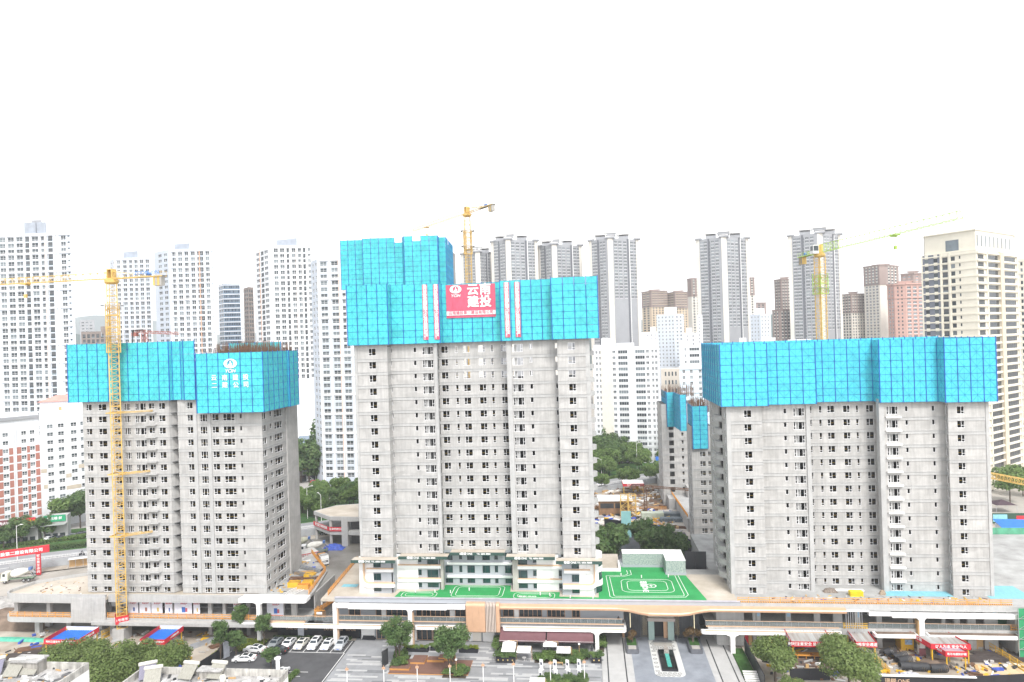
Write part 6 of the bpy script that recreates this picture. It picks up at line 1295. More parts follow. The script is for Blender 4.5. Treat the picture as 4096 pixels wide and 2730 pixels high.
def lobes_round(R, H, n, seed, flat=.8, sub=.45):
    random.seed(seed); L = [((0, 0, H), (R*.62, R*.62, R*.55*flat))]
    for i in range(n):
        a = 2.4*i+random.uniform(-.4, .4); z = random.uniform(-.55, .8); k = R*math.sqrt(max(.1, 1-z*z*.8))*random.uniform(.55, .72); rr = R*sub*random.uniform(.75, 1.15); L.append(((k*math.cos(a), k*math.sin(a), H+z*R*flat*.75), (rr, rr, rr*random.uniform(.65, .85))))
    return L
def trunk(H, r, lobes, seed, stems=1):
    random.seed(seed); b = MB()
    for s in range(stems):
        a = 6.28*s/max(1, stems); x, y = (.18*math.cos(a), .18*math.sin(a)) if stems > 1 else (0, 0); top = Vector((x*4, y*4, H*.72)); b.tube((x, y, -.1), top, r, 7, r2=r*.6)
        for (c, rr) in lobes[s::stems][:6]: b.tube(Vector((x*2.5, y*2.5, H*random.uniform(.35, .62))), Vector(c)*.95, r*.5, 5, r2=r*.14)
    return b
TREES = {}
def tkind(name, lob, n, s, leaf, H, r, seed, stems=1, hollow=.55):
    TREES[name] = (leaves(lob, n, s, seed, hollow).mesh(name+'_crown', leaf), trunk(H, r, lob, seed, stems).mesh(name+'_trunk', BARK))
L1 = lobes_round(4.6, 6.3, 13, 21); tkind('camphor', L1, 9000, .26, LEAFC, 6.3, .28, 1)
L1 = lobes_round(5.0, 6.8, 16, 22, .9); tkind('camphor_big', L1, 12000, .25, LEAFC, 6.8, .3, 2)
L1 = lobes_round(3.7, 5.6, 15, 23, .95, .34); tkind('plaza_tree', L1, 5200, .22, LEAFD, 5.0, .13, 3, 4, .3)
L1 = lobes_round(1.9, 5.2, 9, 24, 1.5, .38); tkind('slim_tree', L1, 2300, .2, LEAFD, 5.0, .09, 4, 1, .3)
L1 = lobes_round(3.6, 5.4, 11, 25, .95); tkind('street_tree', L1, 2600, .36, LEAFL, 5.2, .16, 5)
L1 = lobes_round(3.8, 5.6, 10, 26, 1.0); tkind('park_tree', L1, 2600, .4, LEAFD, 5.2, .18, 6)
L1 = [((0, 0, 2+i*1.1), (2.6*(1-i/9)+.3,)*2+(1.0,)) for i in range(9)]; tkind('conifer', L1, 2200, .36, LEAFD, 8, .2, 7)
L1 = lobes_round(1.0, .75, 6, 27, .7); tkind('shrub', L1, 700, .13, LEAFL, .5, .04, 8); TREES['shrub_dark'] = (TREES['shrub'][0].copy(), TREES['shrub'][1]); TREES['shrub_dark'][0].materials[0] = LEAFD
TREES['shrub_lime'] = (TREES['shrub'][0].copy(), TREES['shrub'][1]); TREES['shrub_lime'][0].materials[0] = LEAFY
L1 = [((-.7, 0, 1.25), (.75, .6, .4)), ((.25, .1, 1.6), (.9, .7, .5)), ((.9, -.1, 1.1), (.5, .5, .35))]; tkind('bonsai', L1, 1100, .12, LEAFO, 1.3, .16, 9)
def tree(kind, p, sc=1.0, label='', cat='tree', group=None, rz=None, name=None):
    cr, tr = TREES[kind]; t = thing(name or ('shrub' if kind.startswith('shrub') else 'conifer' if kind == 'conifer' else 'broadleaf_tree'), label, cat, p, random.uniform(0, 6.28) if rz is None else rz, group); t.scale = (sc,)*3 if not hasattr(sc, '__len__') else sc
    link('crown', cr, t); link('trunk', tr, t); return t
random.seed(99)
def tpx(kind, px, py, D, sc, label, z=0.0, **k): p = at(px, py, D); return tree(kind, (p.x, p.y, z), sc, label, **k)
GF = 'camphor trees in the foreground'
tpx('camphor', 250, 2640, 134, .92, 'leafy camphor tree at the far lower left, before the blue-roofed shed', group=GF); tpx('camphor_big', 430, 2680, 127, 1.0, 'largest camphor tree of the lower left clump', group=GF); tpx('camphor', 360, 2600, 138, .8, 'camphor tree at the back of the lower left clump', group=GF); tpx('camphor', 545, 2620, 133, .95, 'camphor tree at the crane foot in the lower left clump', group=GF); tpx('camphor_big', 665, 2650, 131, .88, 'round camphor tree standing alone before the second blue-roofed shed', group=GF)
tpx('camphor', 3100, 2690, 128, .86, 'camphor tree beside the green stairs, lower right', group=GF); tpx('camphor_big', 3395, 2690, 121, .98, 'big round camphor tree before the grey-roofed sheds, lower right', group=GF); tpx('camphor', 3330, 2610, 134, .62, 'small camphor tree behind the big round one, lower right', group=GF); tpx('camphor', 3170, 2730, 120, .5, 'low camphor tree at the bottom edge, right', group=GF)
for (px, py, s, l) in ((1592, 2648, 1.02, 'left multi-stem tree on the plaza'), (1806, 2690, 1.12, 'right multi-stem tree on the plaza')): p = oZ(px, py); tree('plaza_tree', (p.x, p.y, 0), s, l, group='plaza trees')
for (px, py, s, l) in ((965, 2566, (1, 1, 1.15), 'slim tree at the back of the parking hedge'), (1057, 2586, (1.15, 1.15, .95), 'staked slim tree left of the parked cars'), (884, 2672, (1, 1, 1.35), 'tall slim tree beside the black hoarding curve'), (945, 2640, (1.2, 1.2, .8), 'slim tree leaning over the white sedans'), (1085, 2682, (1.1, 1.1, .62), 'small round tree in front of the car park')): p = oZ(px, py); tree('slim_tree', (p.x, p.y, 0), s, l, group='car park trees')
# avenue belts: each tree its own thing
def belt(lab, n, s0, s1, o0, o1, zlo, zhi, kinds, grp):
    for i in range(n):
        x, y, r = along(s0+(s1-s0)*((i+.5)/n)+random.uniform(-3, 3), random.uniform(o0, o1)); k = random.choice(kinds); tree(k, (x, y, 0), random.uniform(zlo, zhi), {'street_tree': 'light green ', 'park_tree': 'dark green ', 'conifer': 'conical dark '}[k]+lab, group=grp)
belt('roadside tree of the avenue park between the left and centre towers', 32, 244, 284, 13, 42, .9, 1.3, ['street_tree', 'street_tree', 'park_tree'], 'park trees left of the centre tower')
belt('roadside tree of the avenue park between the centre and right towers', 36, 374, 432, 13, 40, 1.0, 1.5, ['street_tree', 'street_tree', 'park_tree'], 'park trees right of the centre tower')
belt('park tree in the row before the white residential block', 14, 385, 430, 36, 50, 1.5, 2.1, ['park_tree', 'conifer', 'park_tree'], 'dark trees before the white block')
belt('young street tree on the near side of the avenue', 7, 372, 430, -8.4, -7.6, .95, 1.15, ['street_tree'], 'young street trees')
for (px, py, D, s, l, k) in ((262, 2118, 236, 1.5, 'left of the pair of street trees before the green shop sign', 'street_tree'), (322, 2112, 238, 1.55, 'right of the pair of street trees before the green shop sign', 'park_tree'), (180, 2165, 226, 1.0, 'small tree on the bank above the avenue, by the white van', 'park_tree'), (85, 2180, 221, 1.1, 'small tree on the bank above the avenue, far left', 'park_tree'), (15, 2195, 216, .9, 'small tree on the bank at the left edge', 'park_tree')): p = oZ(px, py); tree(k, (p.x, p.y, 0), s, l)
for i, (px, py, D, s, k) in enumerate(((1200, 1775, 330, 2.1, 'park_tree'), (1232, 1770, 330, 2.4, 'park_tree'), (1262, 1760, 335, 2.6, 'conifer'), (2680, 1700, 345, 2.4, 'conifer'), (2640, 1600, 400, 2.2, 'park_tree'))):
    p = at(px, py, D); tree(k, (p.x, p.y, 0), s, ['dark tree below the white tower, leftmost', 'dark tree below the white tower, middle one', 'tall dark conifer below the white tower', 'tall dark conifer right of the white residential block', 'dark tree before the cream low block'][i])
for (px, py, s, l) in ((2428, 2290, 1.6, 'big courtyard tree against the right corner of the centre tower'), (2472, 2190, 1.05, 'courtyard tree before the black wall, left'), (2572, 2185, 1.15, 'courtyard tree before the black wall, middle'), (2600, 2240, 1.2, 'leafy courtyard tree behind the plant enclosure, left'), (2650, 2236, 1.3, 'leafy courtyard tree behind the plant enclosure, middle'), (2705, 2240, 1.05, 'leafy courtyard tree behind the plant enclosure, right')): p = oZ(px, py, 2); tree('park_tree', (p.x, p.y, 0), s, l)
for (px, py, s, l) in ((4040, 2010, 1.6, 'street tree beside the dark gazebo at the right'), (4092, 1985, 1.5, 'street tree at the right picture edge')): p = oZ(px, py); tree('street_tree', (p.x, p.y, 0), s, l)
# hedges and clipped planting: leafy boxes
HEDGE = {}
def hedge(p0, p1, w, h, leaf, label, dens=130, z=0.0, s=.12):
    p0, p1 = Vector(p0), Vector(p1); L = (p1-p0).length; random.seed(int(L*10)); b = MB(); n = int((L*w+2*L*h)*dens)
    for i in range(n):
        x = random.uniform(0, L); side = random.random()*(w+2*h)
        pos = Vector((x, random.uniform(-w/2, w/2), h)) if side < w else Vector((x, math.copysign(w/2, random.random()-.5), random.uniform(0, h))); pos += Vector((random.gauss(0, .05), random.gauss(0, .06), random.gauss(0, .07)))
        nr = Vector((random.uniform(-1, 1), random.uniform(-1, 1), random.uniform(.1, 1.2))).normalized(); a = nr.orthogonal().normalized(); a.rotate(Matrix.Rotation(random.uniform(0, 6.28), 3, nr)); e = nr.cross(a); k = s*random.uniform(.6, 1.3); b.add([pos-a*k, pos+e*k*.5, pos+a*k, pos-e*k*.5], [(0, 1, 2, 3)])
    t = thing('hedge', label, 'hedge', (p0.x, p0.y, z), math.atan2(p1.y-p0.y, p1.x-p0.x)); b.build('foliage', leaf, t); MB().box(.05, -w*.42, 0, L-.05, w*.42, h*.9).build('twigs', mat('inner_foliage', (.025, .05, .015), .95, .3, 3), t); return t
a, c = oZ(985, 2600), oZ(1110, 2580); hedge((-77.8, 142.6), (-72.4, 142.6), 5.6, .5, LEAFY, 'lime green planting bed left of the parked cars', 70); hedge((-72.2, 146.9), (-54, 146.9), .5, .5, LEAFD, 'low hedge at the foot of the black hoarding'); hedge((-80.9, 128), (-80.4, 141), 1.2, .8, LEAFY, 'lime hedge along the left side of the car park', 90)
hedge((-60.4, 126), (-59.8, 131.5), 1.0, .7, LEAFL, 'clipped hedge island at the car park exit', 100)
hedge(tuple(oZ(0, 2218))[:2], tuple(oZ(345, 2185))[:2], 2.4, 1.4, LEAFD, 'dark hedge on the bank above the avenue', 40, s=.28); hedge(tuple(oZ(0, 2190))[:2], tuple(oZ(345, 2150))[:2], 4, .9, LEAFL, 'bright shrubs on the bank above the avenue', 26, s=.3)
hedge(along(380, 9.8)[:2], along(460, 9.8)[:2], 1.2, 1.0, LEAFL, 'clipped hedge along the park side of the avenue', 40, s=.25)

# ------------------------------------------------------------------ vehicles
TYRE = mat('tyre', (.02, .02, .02), .9); RIMM = mat('alloy_rim', (.45, .46, .48), .35, metal=.6); LAMP = mat('headlamp', (.75, .77, .8), .2); TAILL = mat('tail_lamp', (.4, .02, .02), .3); PLATE = mat('blue_plate', (.04, .12, .5), .5)
def paint(n, c): return mat('car_paint_'+n, c, .25, .02, spec=.6)
WH = MB().tube((0, -.11, 0), (0, .11, 0), .33, 16).mesh('tyre', TYRE); RM = MB().tube((0, -.12, 0), (0, .12, 0), .2, 12).mesh('rim', RIMM)
CARS = {}
def car_meshes(kind):
    if kind in CARS: return CARS[kind]
    # side outline (x forward), z; then width by height
    prof = {'sedan': [(-2.3, .35), (-2.34, .62), (-2.25, .95), (-1.75, 1.02), (-1.0, 1.42), (-.2, 1.47), (.45, 1.40), (1.15, 1.0), (2.0, .86), (2.3, .68), (2.33, .38)],
            'suv': [(-2.3, .38), (-2.33, .8), (-2.25, 1.1), (-2.0, 1.55), (-1.2, 1.68), (.0, 1.68), (.5, 1.58), (1.15, 1.12), (2.05, .98), (2.3, .75), (2.32, .4)],
            'van': [(-2.4, .38), (-2.44, .9), (-2.35, 1.8), (-2.1, 1.95), (.9, 1.95), (1.35, 1.75), (1.85, 1.15), (2.3, 1.0), (2.42, .7), (2.43, .4)]}[kind]
    def hw(z): return .9 if z < .95 else .9-(z-.95)*.36
    k = len(prof); b = MB(); vs = [(x, -hw(z), z) for x, z in prof]+[(x, hw(z), z) for x, z in prof]; b.add(vs, [tuple(range(k-1, -1, -1))[::-1], tuple(range(k, 2*k))[::-1]]+[(i+1, i, i+k, i+k+1) for i in range(k-1)]+[(0, k-1, 2*k-1, k)])
    b.box(-2.36, -.8, .3, 2.36, .8, .42)
    body = b; zr = max(z for _, z in prof); g = MB()
    top = [(x, z) for x, z in prof if z > 1.0]; xs = [x for x, z in top]
    def q(x0, z0, x1, z1, f0, f1):   # cross pane between two outline points
        nx, nz = (z1-z0), -(x1-x0); l = math.hypot(nx, nz); nx, nz = -nx/l*.012, -nz/l*.012
        if nz < 0: nx, nz = -nx, -nz
        g.add([(x0+nx, -(hw(z0)-.1), z0+nz), (x0+nx, hw(z0)-.1, z0+nz), (x1+nx, hw(z1)-.12, z1+nz), (x1+nx, -(hw(z1)-.12), z1+nz)], [(0, 1, 2, 3)])
    P = prof; i1 = max(range(k), key=lambda i: P[i][1]); 
    fr = {'sedan': (6, 7), 'suv': (6, 7), 'van': (5, 6)}[kind]; q(P[fr[0]][0]+.06, P[fr[0]][1]-.04, P[fr[1]][0]-.05, P[fr[1]][1]+.03, 0, 0)
    rr = {'sedan': (3, 4), 'suv': (2, 3), 'van': (1, 2)}[kind]; q(P[rr[0]][0]+.08, P[rr[0]][1]+.06, P[rr[1]][0]-.05, P[rr[1]][1]-.03, 0, 0)
    zl, zh = 1.02, zr-.13; x0, x1, x2, x3 = {'sedan': (-1.55, -.95, .35, .95), 'suv': (-1.95, -1.75, .4, .95), 'van': (-2.2, -2.1, .85, 1.55)}[kind]
    for s in (-1, 1):
        for f0, f1 in ((0, .48), (.52, 1)):
            a0, a1 = x0+(x3-x0)*f0, x0+(x3-x0)*f1; b0, b1 = x1+(x2-x1)*f0, x1+(x2-x1)*f1; yl, yh = s*(hw(zl)+.008), s*(hw(zh)+.008); p = [(a0, yl, zl), (a1, yl, zl), (b1, yh, zh), (b0, yh, zh)]; g.add(p if s < 0 else p[::-1], [(0, 1, 2, 3)])
    if kind != 'van': g.add([(-.85, -.5, zr+.006), (.2, -.5, zr+.006), (.2, .5, zr+.006), (-.85, .5, zr+.006)], [(0, 1, 2, 3)])
    hl = MB().box(2.12, -.82, .62, 2.335, -.5, .78).mesh('headlight', LAMP); tl = MB().box(-2.36, -.82, .75, -2.24, -.52, .9).mesh('tail_light', TAILL); pl = MB().box(2.35, -.24, .42, 2.37, .24, .54).mesh('number_plate', PLATE); mi = MB().box(.62, -1.06, 1.0, .8, -.9, 1.12)
    CARS[kind] = (body, g.mesh('glass', GLASSD), hl, tl, pl, mi); return CARS[kind]
BODY = {}
def car(kind, p, rz, pm, label, name='parked_car', group=None, sc=1.0):
    body, g, hl, tl, pl, mi = car_meshes(kind); key = (kind, pm.name)
    if key not in BODY: BODY[key] = body.mesh('body', pm); BODY[key+('m',)] = mi.mesh('mirror', pm)
    t = thing(name, label, 'car' if kind != 'van' else 'van', p, rz, group); t.scale = (sc,)*3; link('body', BODY[key], t); link('glass', g, t); link('number_plate', pl, t)
    for s in (1, -1):
        link('headlight', hl, t, sc=(1, s, 1)); link('tail_light', tl, t, sc=(1, s, 1)); link('mirror', BODY[key+('m',)], t, sc=(1, s, 1))
        for x in (1.42, -1.42): w = link('wheel', WH, t, (x, s*.8, .33)); link('rim', RM, w)
    return t
PW, PK, PS, PG, PC = paint('white', (.78, .78, .78)), paint('black', (.02, .02, .022)), paint('silver', (.42, .44, .46)), paint('grey', (.24, .26, .27)), paint('cream', (.74, .72, .64))
GP = 'cars parked in marked bays'
for i, (k, pm, l) in enumerate((('sedan', PG, 'grey sedan in the leftmost parking bay'), ('sedan', PW, 'white sedan in the second parking bay from the left'), ('sedan', PC, 'cream sedan with black roof glass in the third parking bay'), ('suv', PW, 'white crossover in the fourth parking bay'), ('sedan', PW, 'white sedan in the fifth parking bay, beside the silver SUV'), ('suv', PS, 'silver SUV in the rightmost parking bay'))):
    car(k, (-70.0+3.0*i, 143.2, .01), -math.pi/2+random.uniform(-.03, .03), pm, l, group=GP)
for (px, py, k, pm, rz, l) in ((1020, 2608, 'sedan', PW, math.pi-.1, 'white sedan parked next to the black one'), (1108, 2612, 'sedan', PK, math.pi-.08, 'black sedan standing in front of the marked bays'), (978, 2645, 'sedan', PW, math.pi+.1, 'white sedan nearest the village roofs'), (1125, 2705, 'sedan', PW, math.pi/2, 'white car half hidden behind the white chimney')): p = oZ(px, py); car(k, (p.x, p.y, .01), rz, pm, l)
for (px, py, k, pm, rz, l) in ((230, 2145, 'van', PS, .2, 'silver van on the shop forecourt, upper left'), (205, 2162, 'suv', PW, 1.5, 'white car beside the bank, upper left'), (245, 2158, 'sedan', PK, 1.4, 'dark car between the van and the bank'), (282, 2150, 'sedan', PG, 1.3, 'grey car beside the yellow vehicle'), (330, 2142, 'sedan', PK, .2, 'black car under the street trees, upper left'), (2405, 1944, 'sedan', PW, .65, 'white car driving on the avenue right of the centre tower'), (4005, 2132, 'sedan', PW, .2, 'white car behind the blue shed at the right'), (130, 2168, 'van', PW, .3, 'white three-wheeler van on the bank, far left'), (1262, 1935, 'suv', paint('red', (.45, .03, .03)), .3, 'red vehicle before the shops behind the park'), (1235, 1925, 'van', PW, .3, 'white vehicle before the shops behind the park')): p = oZ(px, py); car(k, (p.x, p.y, .05), rz, pm, l, name='street_car')
DRUM = mat('drum_white', (.74, .72, .66), .5, .1, .6); TRW = mat('truck_white', (.76, .76, .75), .4, .04)
TW = MB().tube((0, -.16, 0), (0, .16, 0), .5, 14).mesh('tyre', TYRE); TR_ = MB().tube((0, -.17, 0), (0, .17, 0), .27, 10).mesh('rim', RIMM)
def truck(label, p, rz, kind, cabm=TRW, drumm=DRUM):
    t = thing('mixer_truck' if kind == 'mixer' else 'pump_truck', label, 'truck', p, rz); MB().box(-4.4, -.5, .75, 4.0, .5, 1.1).box(-4.4, -1.2, .9, -3.9, 1.2, 1.15).build('chassis', mat('chassis_red', (.20, .05, .05), .6) if kind != 'mixer' else mat('chassis_green', (.16, .22, .15), .6), t)
    b = MB(); pr = [(2.3, .7), (2.3, 2.95), (3.7, 2.95), (4.05, 2.1), (4.1, .7)]; k = 5; b.add([(x, y, z) for y in (-1.22, 1.22) for x, z in pr], [(0, 1, 2, 3, 4)[::-1], (5, 6, 7, 8, 9)]+[(i, (i+1) % 5, (i+1) % 5+5, i+5) for i in range(5)]); b.build('cab', cabm, t)
    MB().add([(3.73, -1.05, 2.86), (3.73, 1.05, 2.86), (4.075, 1.05, 2.0), (4.075, -1.05, 2.0)], [(0, 3, 2, 1)]).box(2.9, -1.24, 1.9, 3.6, -1.225, 2.75).box(2.9, 1.225, 1.9, 3.6, 1.24, 2.75).build('cab_glass', GLASSD, t); MB().box(4.08, -1.1, .5, 4.2, 1.1, 1.0).build('bumper', cabm, t); MB().box(4.1, -.9, 1.15, 4.14, .9, 1.6).build('grille', DARKG, t)
    for s in (-1, 1): MB().box(4.12, s*.95-.15, 1.05, 4.16, s*.95+.15, 1.25).build('headlight', LAMP, t); MB().box(4.0, s*1.45-.08, 1.7, 4.1, s*1.45+.08, 2.5).build('mirror', DARKG, t)
    for x in ((3.1, -1.9, -3.2) if kind == 'mixer' else (3.1, -2.8)):
        for s in (-1, 1): w = link('wheel', TW, t, (x, s*1.02, .5)); link('rim', TR_, w)
    if kind == 'mixer':
        pr = [(.5, 0), (.95, .35), (1.2, 1.2), (1.22, 2.2), (1.0, 3.4), (.6, 4.6), (.45, 4.9)]; b = MB().lathe(pr, 18); o = b.build('drum', drumm, t, True); o.location = (1.9, 0, 2.1); o.rotation_euler = (0, math.radians(-78), 0)
        MB().bar((-3.0, 0, 3.4), (-4.6, 0, 2.2), .5, 0, .25).bar((-4.2, .5, 1.1), (-3.2, .5, 3.2), .12).bar((-4.2, -.5, 1.1), (-3.2, -.5, 3.2), .12).build('chute', STEEL, t); MB().box(-3.6, -.6, 3.2, -2.9, .6, 3.9).build('hopper', mat('blue_hopper', (.1, .18, .4), .6), t)
    else:
        MB().box(-4.3, -1.2, 1.2, -.2, 1.2, 3.3).build('cargo_box', mat('dark_canvas', (.13, .15, .15), .8), t); MB().box(-.1, -1.15, 1.2, 1.9, 1.15, 2.9).build('pump_housing', mat('orange_brown', (.55, .28, .10), .6), t); MB().box(2.35, -1.0, 2.96, 3.6, 1.0, 3.3).build('roof_gear', CONC2, t)
    return t
p = oZ(75, 2326); truck('white concrete mixer truck at the left site gate', (p.x, p.y, 0), math.radians(195), 'mixer', mat('cream_cab', (.72, .72, .60), .5))
p = oZ(1300, 2262); truck('white-cabbed pump truck on the wet site road', (p.x-2.2, p.y+2.6, 0), math.radians(-52), 'pump')
p = oZ(1255, 2215); truck('mixer truck with cream drum beyond the pump truck', (p.x, p.y, 0), math.radians(-165), 'mixer'); p = oZ(1205, 2210); truck('mixer truck mostly hidden by the left tower flank', (p.x-2, p.y+3, 0), math.radians(-165), 'mixer', drumm=mat('olive_drum', (.50, .50, .38), .6, .2, .8))
p = oZ(1300, 2155); truck('mixer truck parked under the round podium corner', (p.x, p.y+6, 0), math.radians(20), 'mixer')
# ------------------------------------------------------------------ people: one skinned body each
def person_mat(name, legs, torso, skin=(.42, .27, .19), cap=None, waist=.92, neck=1.42):
    m = bpy.data.materials.new(name); m.use_nodes = True; nt = m.node_tree; N = nt.nodes; L = nt.links; b = N['Principled BSDF']; b.inputs['Roughness'].default_value = .85
    tc = N.new('ShaderNodeAttribute'); tc.attribute_name = 'cloth'; rp = N.new('ShaderNodeValToRGB'); rp.color_ramp.interpolation = 'CONSTANT'; el = rp.color_ramp.elements
    el[0].position = 0; el[0].color = (*legs, 1); el[1].position = .3; el[1].color = (*torso, 1); e = el.new(.6); e.color = (*skin, 1); e = el.new(.85); e.color = (*(cap or (.02, .015, .012)), 1)
    L.new(tc.outputs['Fac'], rp.inputs['Fac']); L.new(rp.outputs[0], b.inputs['Base Color']); return m
def person(label, p, rz, m, pose='stand', sc=1.0):
    J = {'pel': (0, 0, .95), 'chest': (0, 0, 1.25), 'neck': (0, 0, 1.45), 'head': (0, .01, 1.56), 'crown': (0, .02, 1.72), 'hl': (-.1, 0, .9), 'kl': (-.11, .03, .5), 'al': (-.11, 0, .09), 'tl': (-.12, .17, .04), 'hr': (.1, 0, .9), 'kr': (.11, .03, .5), 'ar': (.11, 0, .09), 'tr': (.12, .17, .04),
         'sl': (-.19, 0, 1.38), 'el': (-.25, -.01, 1.12), 'wl': (-.26, .06, .88), 'sr': (.19, 0, 1.38), 'er': (.25, -.01, 1.12), 'wr': (.26, .06, .88)}
    if pose == 'lean': J.update(chest=(0, .14, 1.22), neck=(0, .24, 1.40), head=(0, .30, 1.49), crown=(0, .34, 1.64), sl=(-.19, .22, 1.34), sr=(.19, .22, 1.34), el=(-.28, .36, 1.12), er=(.28, .36, 1.12), wl=(-.12, .5, 1.08), wr=(.12, .5, 1.08))
    if pose == 'bend': J.update(chest=(0, .26, 1.10), neck=(0, .46, 1.14), head=(0, .57, 1.14), crown=(0, .70, 1.18), sl=(-.19, .40, 1.12), sr=(.19, .40, 1.12), el=(-.22, .48, .85), er=(.22, .48, .85), wl=(-.15, .62, .68), wr=(.15, .62, .68), kl=(-.12, .1, .5), kr=(.12, .1, .5))
    R = dict(pel=(.15, .11), chest=(.17, .12), neck=(.06, .06), head=(.095, .11), crown=(.06, .07), hl=(.095, .1), kl=(.065, .065), al=(.045, .05), tl=(.04, .03), hr=(.095, .1), kr=(.065, .065), ar=(.045, .05), tr=(.04, .03), sl=(.07, .07), el=(.048, .048), wl=(.034, .034), sr=(.07, .07), er=(.048, .048), wr=(.034, .034))
    E = [('pel', 'chest'), ('chest', 'neck'), ('neck', 'head'), ('head', 'crown'), ('pel', 'hl'), ('hl', 'kl'), ('kl', 'al'), ('al', 'tl'), ('pel', 'hr'), ('hr', 'kr'), ('kr', 'ar'), ('ar', 'tr'), ('chest', 'sl'), ('sl', 'el'), ('el', 'wl'), ('chest', 'sr'), ('sr', 'er'), ('er', 'wr')]
    names = list(J); vs = [J[n] for n in names]; rad = [R[n] for n in names]; cl = [.1 if n in ('pel', 'hl', 'kl', 'hr', 'kr') else .95 if n in ('crown', 'al', 'ar', 'tl', 'tr') else .7 if n in ('head', 'neck', 'wl', 'wr') else .45 for n in names]; ed = [(names.index(a), names.index(b)) for a, b in E]
    for s, w, el in ((-1, 'wl', 'el'), (1, 'wr', 'er')):   # palm, four fingers, thumb
        W = Vector(J[w]); d = (W-Vector(J[el])).normalized(); side = Vector((s, 0, 0)); f = d.cross(side).normalized(); pi = len(vs); vs.append(tuple(W+d*.07)); rad.append((.03, .02)); cl.append(.7); ed.append((names.index(w), pi))
        for k in range(4): o = f*(k-1.5)*.022; l = (.075, .09, .085, .065)[k]; vs += [tuple(W+d*.11+o), tuple(W+d*(.11+l*.5)+o-side*.012), tuple(W+d*(.11+l*.85)+o-side*.035)]; q = len(vs)-3; rad += [(.0105, .0105), (.0095, .0095), (.008, .008)]; cl += [.7]*3; ed += [(pi, q), (q, q+1), (q+1, q+2)]
        vs += [tuple(W+d*.05+f*.045), tuple(W+d*.10+f*.065)]; q = len(vs)-2; rad += [(.012, .012), (.009, .009)]; cl += [.7]*2; ed += [(names.index(w), q), (q, q+1)]
    me = bpy.data.meshes.new('person'); me.from_pydata(vs, ed, []); me.materials.append(m); at_ = me.attributes.new('cloth', 'FLOAT', 'POINT'); at_.data.foreach_set('value', cl)
    o = link('person', me, None, p, rz, sc); sk = o.modifiers.new('skin', 'SKIN'); sk.use_smooth_shade = True
    lay = me.skin_vertices[0].data if me.skin_vertices else None
    if lay is None: bpy.context.view_layer.objects.active = o
    for i, r in enumerate(rad):
        if lay is not None: lay[i].radius = r; lay[i].use_root = (i == 0)
    ss = o.modifiers.new('sub', 'SUBSURF'); ss.levels = 1; ss.render_levels = 1; tag(o, label, 'person')
    c = J['crown']; hd = Vector(J['head']); up = (Vector(c)-hd).normalized(); b = MB(); fwd = Vector((0, 1, 0)) if pose != 'bend' else Vector((0, .3, -1)).normalized()
    h = MB().lathe([(.105, -.02), (.118, .05), (.1, .12), (.05, .165), (.01, .175)], 12).build('hair_or_hat', m if False else (MATS.get('hat_orange') if 'worker' in m.name else mat('black_hair', (.02, .016, .014), .7)), o); h.location = hd+up*.04
    f_ = MB()
    for s in (-1, 1): f_.box(s*.035-.012, .0, -.008, s*.035+.012, .02, .008, 0); f_.box(s*.105-.01, -.1, -.03, s*.105+.01, -.06, .03, 1)
    f_.add([(-.015, 0, -.04), (.015, 0, -.04), (0, .03, -.03), (0, .005, .01)], [(0, 1, 2), (1, 3, 2), (3, 0, 2)], 1); f_.box(-.025, .0, -.075, .025, .012, -.063, 2); q = f_.build('face', [BLACK, mat('skin_tone', (.42, .27, .19), .7), mat('lip_tone', (.35, .12, .10), .7)], o); q.location = hd+fwd*.1+up*.05
    return o
mat('hat_orange', (.75, .22, .03), .5); mat('hat_red', (.5, .05, .03), .5)
PM1 = person_mat('person_white_shirt', (.02, .02, .025), (.75, .75, .76)); PM2 = person_mat('person_dark', (.03, .03, .04), (.05, .05, .07)); PM3 = person_mat('worker_orange', (.04, .045, .07), (.75, .20, .04)); PM4 = person_mat('worker_red', (.05, .05, .07), (.55, .10, .06))
p = oZ(2474, 2495, F2); person('person in a white shirt leaning on the glass balcony rail', (p.x, PY+.62, F2+.0), math.pi, PM1, 'lean'); p = oZ(2704, 2568); person('person in white shirt and dark trousers standing beside the entrance', (p.x, p.y, 0), 2.4, PM1)
p = oZ(2366, 2618); person('person in dark clothes standing behind the plaza planter', (p.x, p.y, 0), 2.9, PM2); p = oZ(3248, 2636); person('worker in orange bending over the rebar bench', (p.x, p.y, 0), math.pi*.9, PM3, 'bend'); p = oZ(3310, 2632); person('worker in orange beside the big camphor tree', (p.x, p.y, 0), 2.0, PM3)
p = oZ(1300, 2372, 5); person('worker in orange on the basement ramp', (-63.4, 153, 3.4), 1.0, PM4); p = oZ(2554, 1955); person('worker in orange near the red canopy shed', (p.x, p.y, 0), 1.0, PM3); p = oZ(2482, 2060); person('worker in yellow-orange beside the crane sections', (p.x, p.y, 0), 1.5, PM3)
